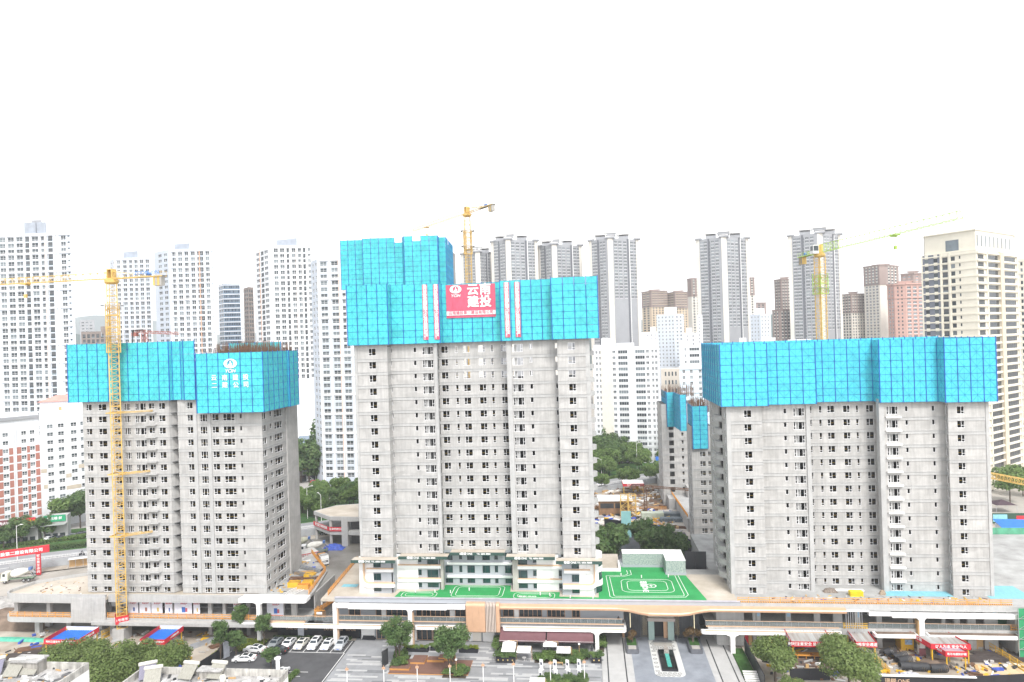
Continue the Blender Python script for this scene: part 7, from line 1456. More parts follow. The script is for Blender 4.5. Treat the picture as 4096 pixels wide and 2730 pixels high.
# ------------------------------------------------------------------ plaza furniture
DECKW = mat('brown_decking', (.18, .095, .07), .75, .12, 1.2, stretch=(.3, 4, 1)); CORTEN = mat('corten_edge', (.50, .24, .07), .7, .1, .8); SOIL = mat('soil', (.06, .045, .03), .95)
def stage():
    t = thing('timber_stage', 'brown timber stage with stepped orange-edged benches on the plaza', 'stage', (0, 0, 0)); Z0 = lambda a, c: oZ(a, c).to_2d()
    def plat(x0, y0, x1, y1, h, nm='platform'):
        n = max(1, round((y1-y0)/.35)); w = (y1-y0)/n
        for i in range(n): MB().box(x0+.03, y0+w*i+.008, h-.04, x1-.03, y0+w*(i+1)-.008, h).build('deck_board', DECKW, t)
        MB().box(x0, y0-.03, 0, x1, y0-.002, h-.005).build('riser', CORTEN, t); MB().box(x0, y0, 0, x1, y1, h-.045).build(nm, CORTEN, t)
    a, c = Z0(1552, 2696), Z0(1890, 2650); plat(a.x, a.y, c.x, c.y+.6, .16); a, c = Z0(1640, 2662), Z0(1705, 2645); plat(a.x, a.y+.3, c.x, c.y+1.6, .5, 'bench'); a = Z0(1705, 2655); plat(a.x+.05, a.y+.3, a.x+3.6, a.y+2.0, .62, 'bench'); a = Z0(1752, 2648); plat(a.x+.1, a.y, a.x+3.4, a.y+1.6, .85, 'bench'); a = Z0(1558, 2684); plat(a.x, a.y, a.x+4.0, a.y+1.3, .5, 'bench')
stage()
def bed(px0, py0, px1, py1, n, kinds, label, sc=(.8, 1.3)):
    a, c = oZ(px0, py0), oZ(px1, py1); t = thing('planting_bed', label, 'planting', (a.x, a.y, 0)); MB().box(0, 0, 0, c.x-a.x, c.y-a.y, .1).build('soil', SOIL, t); random.seed(px0)
    for i in range(n):
        k = random.choice(kinds); s = random.uniform(*sc); o = link('bush', TREES[k][0], t, (random.uniform(.3, c.x-a.x-.3), random.uniform(.2, max(.3, c.y-a.y-.2)), .05), random.uniform(0, 6), s)
    return t
SH = ['shrub', 'shrub_dark', 'shrub']
bed(1556, 2672, 1645, 2622, 14, SH, 'green planting round the left plaza tree'); bed(1768, 2712, 1875, 2680, 12, SH, 'green planting round the right plaza tree'); bed(2138, 2652, 2318, 2626, 26, ['shrub', 'shrub_dark', 'shrub'], 'lush green bed behind the white info boards', (.8, 1.25)); bed(2125, 2748, 2345, 2716, 22, ['shrub_dark', 'shrub'], 'grey-green bed at the bottom edge of the plaza', (.8, 1.2))
bed(1986, 2600, 2006, 2570, 5, SH, 'tall plants left of the cafe umbrellas', (.9, 1.6)); bed(2398, 2608, 2414, 2560, 6, SH, 'plants right of the white awning column', (.8, 1.4)); bed(2322, 2640, 2352, 2622, 5, ['shrub_dark'], 'dark plants before the white boards, right end', (.8, 1.1))
def planter(px0, px1, py, label, kind, w=.9, h=.75, lions=0, s=.62):
    a, c = oZ(px0, py), oZ(px1, py); t = thing('planter_box', label, 'planter', (a.x, a.y, 0)); L = c.x-a.x; MB().box(0, 0, 0, L, w, h).build('trough', BLACK, t); n = max(3, int(L/.75)); random.seed(px0)
    for i in range(n): link('plant', TREES[random.choice(kind)][0], t, (L*(i+.5)/n, w/2, h-.15), random.uniform(0, 6), s*random.uniform(.9, 1.2))
    for i in range(lions): MB().lathe([(.02, -.02), (.16, 0), (.1, .05), (.02, .07)], 10).build('brass_boss', mat('brass', (.6, .45, .2), .35, metal=.6), t).location = (L*(i+.5)/lions, -.06, h*.55); 
    for o in t.children:
        if o.name.startswith('brass_boss'): o.rotation_euler = (math.pi/2, 0, 0)
planter(1612, 1714, 2608, 'long black planter between the plaza trees', ['shrub_lime', 'shrub', 'shrub']); planter(1836, 1912, 2612, 'long black planter right of the plaza trees', ['shrub', 'shrub', 'shrub_lime']); planter(1984, 2060, 2652, 'black planter with four brass bosses left of the umbrellas', ['shrub', 'shrub_dark'], 1.2, 1.1, 4, .95); planter(2366, 2406, 2654, 'black planter with two brass bosses beside the driveway', ['shrub_dark', 'shrub'], 1.2, 1.1, 2, .9); planter(1722, 1742, 2604, 'small black planter under the right plaza tree', ['shrub'])
o = MB().box(-.9, -.12, 0, .9, .12, 3.1).build('monolith_sign', DARKG); o.location = oZ(1541, 2662); o.rotation_euler[2] = math.radians(70); tag(o, 'dark grey upright slab sign beside the left plaza tree', 'sign')
for i in range(2):
    x0, x1 = ((2003, 2184), (2189, 2372))[i]; a, c = oY(x0, 2520, 144.6).x, oY(x1, 2520, 144.6).x; t = thing('awning', ('left' if i == 0 else 'right')+' half of the burgundy cafe awning', 'awning', (a, 144.6, 3.7)); L = c-a
    b = MB(); b.add([(0, 1.2, .35), (L, 1.2, .35), (L, -3.0, -1.0), (0, -3.0, -1.0), (0, 1.2, .31), (L, 1.2, .31), (L, -3.0, -1.04), (0, -3.0, -1.04)], [(3, 2, 1, 0), (4, 5, 6, 7), (0, 1, 5, 4), (2, 3, 7, 6), (1, 2, 6, 5), (3, 0, 4, 7)]); b.build('fabric', mat('burgundy_awning', (.155, .075, .085), .38, .06, .8), t); MB().box(0, -3.06, -1.22, L, -3.005, -.98).build('front_rail', mat('burgundy_rail', (.10, .05, .06), .5), t); MB().box(0, -3.07, -1.0, L, -3.061, -.95).build('rail_trim', WHITE, t)
    for x in (.15, L-.15): MB().bar((x, -2.9, -1.05), (x, -2.9, -3.7), .1).build('post', DARKG, t)
def umbrella(px, py, label, w=2.8, z=2.45, tilt=.12):
    p = oZ(px, py); t = thing('cafe_umbrella', label, 'umbrella', (p.x, p.y, 0), group='white cafe umbrellas'); b = MB(); h = w/2; b.add([(-h, -h, z), (h, -h, z), (h, h, z), (-h, h, z), (0, 0, z+.35), (-h, -h, z-.18), (h, -h, z-.18), (h, h, z-.18), (-h, h, z-.18)], [(0, 1, 4), (1, 2, 4), (2, 3, 4), (3, 0, 4), (0, 5, 6, 1), (1, 6, 7, 2), (2, 7, 8, 3), (3, 8, 5, 0)]); b.build('canopy', WHITE, t); MB().bar((h+.2, 0, 0), (h+.2, 0, z+.4), .08).bar((h+.2, 0, z+.4), (0, 0, z+.42), .07).build('pole', WOOD, t); MB().box(h-.2, -.4, 0, h+.6, .4, .12).build('base', CONC2, t); MB().lathe([(.45, .7), (.45, .74)], 14).tube((0, 0, 0), (0, 0, .7), .05, 8).build('table', WHITEW, t)
for (px, py, l) in ((2036, 2640, 'white square cafe umbrella, front left'), (2097, 2644, 'white square cafe umbrella, second from the left'), (2256, 2646, 'white square cafe umbrella, front right'), (2202, 2620, 'white square cafe umbrella half under the awning, right'), (2040, 2617, 'white square cafe umbrella half under the awning, left')): umbrella(px, py, l)
umbrella(2150, 2778, 'white umbrella at the bottom edge of the plaza')
bd = MB().box(-.36, -.06, 0, .36, .06, 2.0, 0).box(-.5, -.22, 0, .5, .22, .06, 0).box(-.22, -.067, .9, .18, -.061, 1.45, 1).mesh('info_board', [WHITE, mat('board_print', (.10, .11, .16), .5, .4, 5)])
for i, (px, py, l) in enumerate(((2166, 2678, 'leftmost'), (2220, 2680, 'second'), (2270, 2680, 'third'), (2316, 2678, 'rightmost'), (2163, 2722, 'leftmost'), (2224, 2722, 'second'), (2275, 2716, 'third'), (2318, 2716, 'rightmost'))):
    p = oZ(px, py); o = link('info_board', bd, None, (p.x, p.y, 0), math.radians(-22)); tag(o, '%s white upright information board of the %s row' % (l, 'back' if i < 4 else 'front'), 'sign', 'white information boards')
pm_ = [MB().tube((0, 0, 0), (0, 0, 4.5), .085, 8).mesh('pole', WHITEW), MB().box(-.3, -.12, 4.25, .3, .12, 4.6).tube((0, 0, 4.5), (0, 0, 5.0), .1, 8, r2=.03).mesh('copper_head', COPPER)]
for i, px in enumerate((1387, 1534, 1668, 1799, 1932, 2054, 2201, 2337)):
    p = at(px, 2662+i*1.5, 128.6); t = thing('plaza_lamp', '%s white plaza pole with copper head, counted from the left' % ('first second third fourth fifth sixth seventh eighth'.split()[i]), 'lamp', (p.x, p.y, 0), group='white poles along the plaza edge'); link('pole', pm_[0], t); link('copper_head', pm_[1], t)
for (px, py, l) in ((2318, 2640, 'slim lamp post with round head beside the umbrellas'), (1826, 2705, 'lamp with round disc head beside the right plaza tree')): p = oZ(px, py); t = thing('garden_lamp', l, 'lamp', p); MB().tube((0, 0, 0), (0, 0, 3.0), .05, 6).build('post', WOOD, t); MB().lathe([(.02, 3.0), (.2, 3.1), (.24, 3.25), (.12, 3.4)], 12).build('globe', WHITE, t)
t = thing('wood_bench', 'timber bench in the planting behind the white boards', 'bench', oZ(2226, 2660)); MB().box(-1.3, -.25, .42, 1.3, .25, .5).build('seat', WOOD, t); MB().box(-1.3, -.25, 0, -1.2, .25, .42).build('leg', WOOD, t); MB().box(1.2, -.25, 0, 1.3, .25, .42).build('leg', WOOD, t)
t = thing('tarp_pile', 'black covered furniture pile by the ground floor shops', 'pile', oZ(1478, 2556)); 
for i in range(3): MB().box(-1.5+.1*i, -.6, .3*i, 1.5-.15*i, .6, .3*i+.28).build('sheet', BLACK, t).rotation_euler = (0, 0, .08*i-.08)
# ------------------------------------------------------------------ forecourt
def forecourt():
    a, c = oZ(2628, 2706), oZ(2740, 2706); x0, x1 = oZ(2609, 2640).x, oZ(2726, 2640).x; ya, yb = 133.2, 149.0
    t = thing('mosaic_carpet', 'white mosaic carpet with ringed flowers round the black pool', 'mosaic', ((x0+x1)/2, ya, 0)); w = (x1-x0)/2
    MB().prism(rbox(-w, 0, w, yb-ya, 1.4, 'swse'), .002, .012).build('field', mat('mosaic_white', (.62, .62, .60), .6, .06, 2), t)
    ring = MB(); n = 12; vs = []
    for i in range(n): q = 6.283*i/n; vs += [(.27*math.cos(q), .27*math.sin(q), 0), (.42*math.cos(q), .42*math.sin(q), 0)]
    ring.add(vs, [(2*i, 2*i+1, (2*i+3) % (2*n), (2*i+2) % (2*n)) for i in range(n)]); ring.lathe([(.10, -.001), (.10, 0)], 10); rm = ring.mesh('flower_ring', mat('mosaic_grey', (.12, .115, .115), .6, .1, 3)); j = 0
    y = .55
    while y < yb-ya-.4:
        k = int((2*w-.6)/.95)
        for i in range(k):
            x = -w+.6+i*.95+(j % 2)*.4
            if abs(x) > 2.0 or y < 1.5 or y > 11.2: 
                if x < w-.4: link('flower_ring', rm, t, (x, y, .014))
        y += .85; j += 1
    t = thing('reflecting_pool', 'black stone pool with a green water strip and carved stone in the forecourt', 'pool', ((x0+x1)/2+.1, 135.3, 0)); MB().box(-1.55, 0, .0, 1.55, 8.6, .45).build('basin', BLACK, t); MB().box(-1.4, .15, .453, 1.4, 8.45, .465).build('water', mat('dark_water', (.01, .014, .014), .05), t); MB().box(-.35, 1.0, .466, .45, 6.4, .6).build('glass_strip', mat('turquoise_glass', (.08, .38, .32), .2, .2, 3), t)
    MB().prism([(-.45, 6.5), (.55, 6.5), (.35, 9.0), (-.2, 9.0)], .5, 1.15).build('carved_stone', mat('rough_stone', (.34, .31, .28), .9, .3, 3, bump=.6), t)
    for (px, l) in ((2530, 'left'), (2785, 'right')):
        p = oZ(px, 2612); t = thing('stone_planter', '%s grey stone planter with bonsai before the entrance' % l, 'planter', (p.x, p.y, 0)); MB().prism(rbox(-1.3, -.6, 1.3, 5.4, .5), 0, .9).build('trough', mat('planter_stone', (.12, .125, .14), .5, .15, 1), t); MB().box(-1.0, 1.5, .903, 1.0, 5.0, .98).build('moss', GRASS, t); MB().box(-.8, -.3, .903, .8, 1.2, 1.0).build('tray', CONCW, t)
        tree('bonsai', (p.x+(.2 if l == 'left' else -.2), p.y+3.0, .95), 1.25 if l == 'left' else 1.5, '%s bonsai tree in the stone planter before the entrance' % l, name='bonsai_tree')
    t = thing('door_mat', 'pale rectangular mat slab before the entrance door', 'mat', oZ(2652, 2578)); MB().box(-1.9, -.8, .012, 1.9, .8, .03).build('slab', CONCW, t); MB().box(-2.0, .9, .012, 2.0, 2.0, .025).build('dark_slab', PAVED, t)
forecourt()
# ------------------------------------------------------------------ sheds with red fascias
CORR = mat('corrugated_sheet', (.40, .42, .42), .5, .2, .4, stretch=(3, .3, 1), col2=(.27, .22, .19)); BLUR = mat('blue_roof_sheet', (.015, .16, .62), .45, .1, .6)
def shed(label, pf0, pf1, depth, z, words, roofm=CORR, rise=.5, legm=YEL, tray=False, side=None, skew=0.0, fh=1.0, ws=.62, frontlabel=True):
    a, c = oZ(pf0[0], pf0[1], z), oZ(pf1[0], pf1[1], z); L = c.x-a.x; t = thing('site_shed', label, 'shed', (a.x, a.y, 0)); n = max(4, round(L/.55)); w = L/n; sk = skew*depth
    for i in range(n):
        x = i*w; zt = .0 if not tray else -.55; b = MB(); A = [(x, .06, z+zt), (x+w-.02, .06, z+zt), (x+w-.02+sk, depth, z+zt+rise), (x+sk, depth, z+zt+rise)]; b.add(A+[(p[0], p[1], p[2]-.05) for p in A], [(0, 1, 2, 3), (7, 6, 5, 4), (0, 4, 5, 1), (1, 5, 6, 2), (2, 6, 7, 3), (3, 7, 4, 0)]); b.bar((x+w*.5, .06, z+zt+.03), (x+w*.5+sk, depth, z+zt+rise+.03), .09, 0, .05); b.build('roof_sheet', roofm, t)
    MB().box(0, -.02, z-fh*.75, L, .03, z+fh*.3).build('front_fascia', RED, t)
    def sidef(x0, nm):
        b = MB(); A = [(x0, .031, z-fh*.75), (x0+sk, depth, z-fh*.75+(0 if tray else rise)), (x0+sk, depth, z+fh*.3+(0 if tray else rise)), (x0, .031, z+fh*.3)]; b.add(A+[(p[0]+.05, p[1], p[2]) for p in A], [(3, 2, 1, 0), (4, 5, 6, 7), (0, 1, 5, 4), (2, 3, 7, 6), (1, 2, 6, 5), (3, 0, 4, 7)]); return b.build(nm, RED, t)
    sidef(-.05, 'side_fascia'); sidef(L, 'side_fascia')
    if tray: MB().box(sk, depth-.03, z-fh*.6, L+sk, depth+.03, z+fh*.3).build('back_fascia', mat('white_tray', (.7, .73, .78), .5), t)
    lettering(words, ws, WHITE, t, (L/2, -.045, z-fh*.22), bold=.02)
    if side:
        tx, which = side; x = -.065 if which < 0 else L+.065; ang = math.atan2(depth, sk); o = lettering(tx, ws*.9, WHITE, t, (x+sk*.5+(-.03 if which < 0 else .03), depth*.5, z-fh*.2+(0 if tray else rise*.5)), (math.pi/2, 0, ang if which > 0 else ang+math.pi), bold=.02)
    for (x, y) in ((.3, .3), (L-.3, .3), (.3+sk, depth-.3), (L-.3+sk, depth-.3)): MB().box(x-.09, y-.09, 0, x+.09, y+.09, z-.1).build('leg', legm, t); MB().bar((x, y, z-1.2), (x+(.8 if x < L/2 else -.8), y, z-.3), .08).build('brace', legm, t)
    return t
shed('blue-roofed rebar shed at the far lower left', (175, 2563), (320, 2560), 6.6, 4.2, '时时注意安全 处处预防事故', BLUR, .05, tray=True, side=('1号钢筋加工棚', 1), ws=.55, skew=-.02)
shed('blue-roofed rebar shed right of the crane foot', (560, 2563), (665, 2560), 7.0, 4.2, '生产必须安全 安全促进生产', BLUR, .05, tray=True, side=('1-2号钢筋加工棚', 1), ws=.45, skew=-.02)
shed('grey-roofed rebar shed with red slogan board, right yard', (3166, 2572), (3330, 2572), 4.8, 3.9, '时时注意安全 处处预防事故', side=('木工加工棚', -1), ws=.75)
shed('grey-roofed safety passage with red board, right yard', (3425, 2574), (3506, 2574), 5.6, 3.9, '2栋安全通道', side=('高高兴兴上班', -1), ws=.72)
shed('largest grey-roofed shed right of the white column', (3724, 2582), (3884, 2586), 7.0, 3.9, '以人为本 安全为人', side=('钢筋加工棚', -1), ws=.7, skew=-.35)
shed('small shed with orange patterned roof before the largest one', (3782, 2612), (3866, 2610), 4.0, 3.3, '塔吊电缆防护棚', mat('patchwork_roof', (.48, .33, .22), .6, .5, .5, col2=(.12, .10, .35)), .3, side=('时时注意安全', -1), ws=.5, skew=-.3)
t = thing('power_cabinet', 'yellow-barred power cabinet with red header, right yard', 'cabinet', oZ(3604, 2602)); MB().box(0, 0, 0, 2.5, 2.6, 2.6).build('cage', YEL, t); MB().box(-.05, -.06, 2.603, 2.55, 2.65, 3.5).build('header', RED, t); MB().box(-.06, 2.0, 2.61, 2.56, 2.7, 3.52).build('roof', CORR, t); lettering('2号配电箱', .5, WHITE, t, (1.25, -.08, 3.05), bold=.02); MB().box(.8, -.03, 1.2, 2.2, -.003, 2.2).build('notice', mat('blue_white_notice', (.35, .5, .75), .6, .4, 2), t)
for i in range(7): MB().box(.1+i*.38, -.05, 0, .16+i*.38, -.004, 1.15).build('bar', YEL, t)
# ------------------------------------------------------------------ yard materials
def pile(label, px, py, L, n, w, m, rz, layers, r=.05, cat='rebar', nm='rebar_stack'): return bundle(nm, label, cat, px, py, 0, L, n, w, m, rz, r, layers)
RB2 = mat('dark_rebar', (.075, .06, .055), .8, .25, 1)
pile('dark rebar stack at the lower left edge', 10, 2645, 12, 14, 3.2, RB2, .42, 3, .07); pile('second dark rebar stack beside the concrete slab, lower left', 60, 2615, 11, 12, 2.6, RUST, .45, 3, .07); pile('bundle of grey steel tubes left of the car park', 770, 2598, 8.5, 9, 2.0, STEEL, .95, 3, .1, 'tubes', 'tube_stack'); pile('rusty rebar bundle beside the grey tubes', 850, 2598, 8, 10, 2.0, RUST, .95, 3, .06)
pile('wide rebar mat before the workers bench, right yard', 3150, 2668, 16, 22, 4.2, mat('brown_rebar', (.17, .12, .10), .8, .25, 1), .02, 2, .06); pile('rebar stack beside the yellow rail, right yard', 3880, 2650, 14, 14, 2.6, RB2, .03, 4, .07); pile('far rebar stack beside the yellow rail, right yard', 3905, 2628, 11, 10, 2.0, RB2, .0, 3, .07)
PIPEM = mat('black_corrugated_pipe', (.035, .036, .04), .6, .15); pmesh = MB()
for i in range(9): pmesh.tube((i*.35, 0, .75), (i*.35+.2, 0, .75), .8, 18, cap=False); pmesh.tube((i*.35+.2, 0, .75), (i*.35+.35, 0, .75), .74, 18, cap=False)
pmesh = pmesh.mesh('corrugated_pipe', PIPEM)
for (px, py, rz, l) in ((3530, 2630, .5, 'black corrugated pipe farthest back in the row'), (3570, 2645, .35, 'second black corrugated pipe of the row'), (3590, 2662, .4, 'third black corrugated pipe of the row'), (3600, 2680, .0, 'fourth black corrugated pipe of the row'), (3645, 2683, .0, 'fifth black corrugated pipe of the row'), (3720, 2690, .1, 'last black corrugated pipe, near the rubble')): p = oZ(px, py); o = link('corrugated_pipe', pmesh, None, (p.x, p.y, 0), rz); tag(o, l, 'pipe', 'black corrugated pipes in the right yard')
cr = MB(); n = 20
for (ro, ri) in ((.75, .6),):
    vs = []
    for x in (0, 1.0):
        for i in range(n): q = 6.283*i/n; vs += [(x, ro*math.cos(q), .75+ro*math.sin(q)), (x, ri*math.cos(q), .75+ri*math.sin(q))]
    f = []
    for i in range(n): j = (i+1) % n; f += [(2*i, 2*j, 2*n+2*j, 2*n+2*i), (2*i+1, 2*n+2*i+1, 2*n+2*j+1, 2*j+1), (2*i, 2*i+1, 2*j+1, 2*j), (2*n+2*i, 2*n+2*j, 2*n+2*j+1, 2*n+2*i+1)]
    cr.add(vs, f)
cr = cr.mesh('concrete_pipe', CONC2)
for (px, l) in ((383, 'left'), (398, 'middle'), (410, 'right')): p = oZ(px, 2548); o = link('concrete_pipe', cr, None, (p.x, p.y, 0), 1.3); tag(o, '%s of three concrete pipe rings near the crane foot' % l, 'pipe', 'concrete pipe rings')
t = thing('plywood_sheets', 'pale plywood sheets laid on the ground at the lower right', 'plywood', oZ(3935, 2712)); random.seed(4)
for i in range(6):
    for j in range(3): MB().box(i*1.9+.02, j*1.8, .02*random.randint(1, 3), i*1.9+1.86, j*1.8+1.76, .07).build('sheet', mat('pale_plywood', (.60, .46, .28), .8, .1, .8), t)
sk = thing('skip_bin', 'open yellow skip bin left of the slogan shed', 'skip', oZ(3088, 2600)); b = MB(); b.add([(0, 0, .3), (2.2, 0, .3), (2.2, 3.2, .3), (0, 3.2, .3), (-.3, -.6, 1.7), (2.5, -.6, 1.7), (2.5, 3.8, 1.7), (-.3, 3.8, 1.7)], [(0, 3, 2, 1), (0, 1, 5, 4), (1, 2, 6, 5), (2, 3, 7, 6), (3, 0, 4, 7)]); b.build('hopper', YEL, sk); MB().box(.1, .2, 0, 2.1, .5, .29).build('skid', YEL, sk); MB().box(.1, 2.7, 0, 2.1, 3.0, .29).build('skid', YEL, sk)
def lump(label, px, py, w, d, h, m, z=0.0, cat='heap', nm='tarp_heap', n=10, seed=1):
    p = oZ(px, py, z); random.seed(seed); b = MB(); vs = []
    for j in range(n+1):
        for i in range(n+1): u, v = i/n*2-1, j/n*2-1; e = max(0, 1-(u*u+v*v)**1.0); vs.append((u*w/2, v*d/2, h*e**.6*random.uniform(.7, 1.1)+.01))
    b.add(vs, [(j*(n+1)+i, j*(n+1)+i+1, (j+1)*(n+1)+i+1, (j+1)*(n+1)+i) for j in range(n) for i in range(n)]); o = b.build(nm, m, None, True); o.location = p; tag(o, label, cat); return o
BTARP = mat('blue_tarp', (.05, .10, .45), .6, .3, 1.5); lump('royal blue tarpaulin heap in the right yard', 3085, 2612, 3.0, 2.6, 1.3, BTARP); lump('blue plastic heap under the round podium', 1335, 2195, 7, 4, 1.6, BTARP); lump('brown earth heap between the pipes and the shed', 3740, 2660, 6, 4, 1.1, MUD, nm='earth_heap'); lump('white rubble bags before the pipes', 3640, 2705, 4, 2.4, .7, mat('white_bags', (.55, .55, .6), .8, .35, 2), nm='rubble_heap'); lump('brown earth bank at the left edge', 30, 2490, 26, 10, 3.0, MUD, nm='earth_heap', n=18); lump('grey rubble slope at the left edge', 60, 2430, 30, 14, 2.6, mat('grey_rubble', (.42, .40, .38), .95, .3, .6, bump=.5), nm='rubble_heap', n=20); lump('timber scrap heap before the right tower', 3320, 2368, 3.0, 1.6, .9, mat('scrap_brown', (.22, .18, .15), .9, .4, 3), 9.5, nm='scrap_heap'); lump('brown bundle by the barrier on the right roof', 3530, 2378, 1.4, 1.0, 1.0, mat('bundle_brown', (.33, .26, .19), .9, .3, 3), 9.5, nm='scrap_heap'); lump('green net heap beside the earth bank, left', 60, 2560, 22, 2.0, .5, mat('green_net', (.10, .42, .30), .8, .2, 1), nm='net_heap', n=14)
t = thing('rebar_bench', 'orange rebar working bench in the right yard', 'bench', oZ(3158, 2640)); MB().box(0, 0, .8, 6.6, 1.6, .9).build('top', ORANGE, t)
for i in range(5): MB().box(i*1.6, .1, 0, i*1.6+.12, .22, .8).build('leg', ORANGE, t)
t = thing('roof_materials', 'yellow guard frame stack on the roof before the right tower', 'crate', oZ(3402, 2388, 9.5)); 
for i in range(4): MB().box(0, 0, i*.28, 2.6, 1.3, i*.28+.2).build('frame', mat('bright_yellow', (.78, .58, .02), .5), t)
t = thing('white_pipes', 'white pipes lying on the roof before the right tower', 'pipes', oZ(3330, 2366, 9.5)); 
for i in range(4): MB().tube((0, i*.3, .12), (6.5, i*.3, .12), .11, 8).build('pipe', WHITEW, t)
CYM = mat('blue_membrane', (.20, .47, .55), .6, .1, .8, stretch=(3, 1, 1))
for (pa, pb, l) in (((3545, 2385), (3782, 2365), 'bright blue membrane along the foot of the right tower'), ((3962, 2395), (4050, 2345), 'bright blue membrane beside the right end of the right tower'), ((1365, 2348), (1436, 2338), 'small blue membrane left of the centre tower foot')):
    a, c = oZ(*pa, 9.51), oZ(*pb, 9.51); o = MB().box(0, 0, 0, c.x-a.x, c.y-a.y, .03).build('membrane_sheet', CYM); o.location = (a.x, a.y, 9.506); tag(o, l, 'membrane')
# yellow rails and black hoardings around the yards
rail_run('yellow rail fence on the right side of the right yard', [(oZ(3955, 2600).x, oZ(3955, 2600).y, 0), (oZ(4100, 2690).x, oZ(4100, 2690).y, 0)], 1.6, YEL, band=False); rail_run('yellow rail fence beside the safety passage', [(*oZ(3508, 2650).to_2d(), 0), (*oZ(3560, 2700).to_2d(), 0)], 1.3, YEL, band=False); rail_run('yellow rail fence round the crane foot', [(*oZ(408, 2560).to_2d(), 0), (*oZ(470, 2530).to_2d(), 0)], 2.0, YEL, band=False)
hoarding('black hoarding with white cap along the bottom of the right yard', [tuple(oZ(3515, 2746).to_2d()), tuple(oZ(3900, 2748).to_2d()), tuple(oZ(4110, 2738).to_2d())], 0, 1.9, (('璟樾·ONE', 3.2, 1.0, 1.0),)); hoarding('black hoarding between the two camphor trees, lower right', [tuple(oZ(3160, 2722).to_2d()), tuple(oZ(3320, 2722).to_2d())], 0, 2.2)
p0, p1 = oZ(2934, 2560), oZ(2990, 2690); hoarding('black hoarding along the grass strip by the right driveway', [(30.4, 128.5), (30.4, 144.5)], 0, 3.0)
for (x0, y0, x1, z) in ((oZ(3515, 2746).x, oZ(3515, 2746).y, oZ(3900, 2748).x, 1.9),): o = MB().box(x0, y0-.1, z+.003, x1, y0+.5, z+.12).build('hoarding_cap', WHITE); tag(o, 'white coping board along the lower right hoarding', 'coping')
cv = [oZ(945, 2545), oZ(905, 2605), oZ(870, 2655), oZ(800, 2700)]; hoarding('black curved hoarding between the left yard and the car park', [tuple(v.to_2d()) for v in cv[::-1]], 0, 2.6)
o = MB().box(-.7, -.06, 0, .7, .06, 3.4).build('poster_board', MATS['pale_poster']); o.location = oZ(907, 2630); o.rotation_euler[2] = 1.1; tag(o, 'pale narrow poster board on the curved black hoarding', 'poster')
t = thing('steps', 'white-edged dark steps at the end of the grass strip', 'steps', oZ(2985, 2735)); 
for i in range(6): MB().box(0, i*.55, i*.16, 3.0, i*.55+.5, i*.16+.1).build('tread', WHITEW if i % 1 == 0 else BLACK, t)
# green scaffold tower at the right edge
t = thing('access_scaffold', 'green-netted access scaffold at the right picture edge', 'scaffold', oZ(4078, 2640)); 
for z in range(0, 10, 2): MB().box(-.1, -.1, z, 3.2, .0, z+.06).build('ledger', STEEL, t); MB().bar((0, -.12, z), (3.1, -.12, z+2), .05).build('brace', STEEL, t)
for x in (0, 1.5, 3.0): MB().box(x-.04, -.06, 0, x+.04, .02, 10.5).build('standard', STEEL, t)
MB().box(0, .1, 0, 3.2, .15, 10).build('netting', mat('bright_green_net', (.03, .26, .11), .9, .2, 1), t)
# ------------------------------------------------------------------ left gate, shops, street lamps
def gate():
    a = oZ(0, 2325); c = oZ(165, 2300); L = (c-a).length; t = thing('site_gate', 'red site gate with white lettering at the left edge', 'gate', (a.x-3, a.y-1, 0), math.atan2(c.y-a.y, c.x-a.x)); L += 3
    MB().box(L-1.2, -.5, 0, L, .5, 6.4).build('pillar', RED, t); MB().box(-.6, -.5, 0, .6, .5, 6.4).build('pillar', RED, t); MB().box(-.8, -.6, 6.403, L+2.2, .6, 8.4).build('beam', RED, t); lettering('云南建投第二建设有限公司', 1.15, WHITE, t, (L*.52, -.62, 7.4), bold=.03)
    for i, ch in enumerate('安全是生命的'): lettering(ch, .85, WHITE, t, (L-.6, -.52, 5.7-i*.95), name='character', bold=.02)
gate()
def lampstreet(label, p, rz, h=9): t = thing('street_lamp', label, 'street lamp', p, rz, group='white street lamps on the avenue'); MB().tube((0, 0, 0), (0, 0, h), .12, 8, r2=.07).build('pole', WHITEW, t); MB().bar((0, 0, h-.3), (1.6, 0, h+.4), .09).build('arm', WHITEW, t); MB().box(1.4, -.18, h+.3, 2.3, .18, h+.45).build('lamp_head', WHITEW, t)
for (px, py, rz, h, l) in ((70, 2240, 0, 11, 'white street lamp at the far left'), (1231, 2075, .3, 12, 'straight white street lamp left of the round podium'), (1286, 2085, 2.5, 10, 'curved white street lamp by the round podium'), (2407, 1915, 2.6, 9, 'white street lamp beside the centre tower edge'), (2549, 1890, .6, 14, 'tall white street lamp in front of the park'), (2614, 1885, .6, 9, 'white street lamp near the blue road sign')): p = oZ(px, py); lampstreet(l, (p.x, p.y, 0), rz, h)
t = thing('road_sign', 'blue road sign beside the stepped tower', 'sign', oZ(2650, 1905)); MB().tube((2, 0, 0), (2, 0, 9), .12, 8).build('post', STEEL, t); MB().box(-3, -.1, 6.5, .8, 0, 9.2).build('panel', mat('sign_panel_blue', (.03, .16, .55), .5), t); MB().bar((0, 0, 8.5), (2, 0, 8.5), .1).build('arm', STEEL, t)
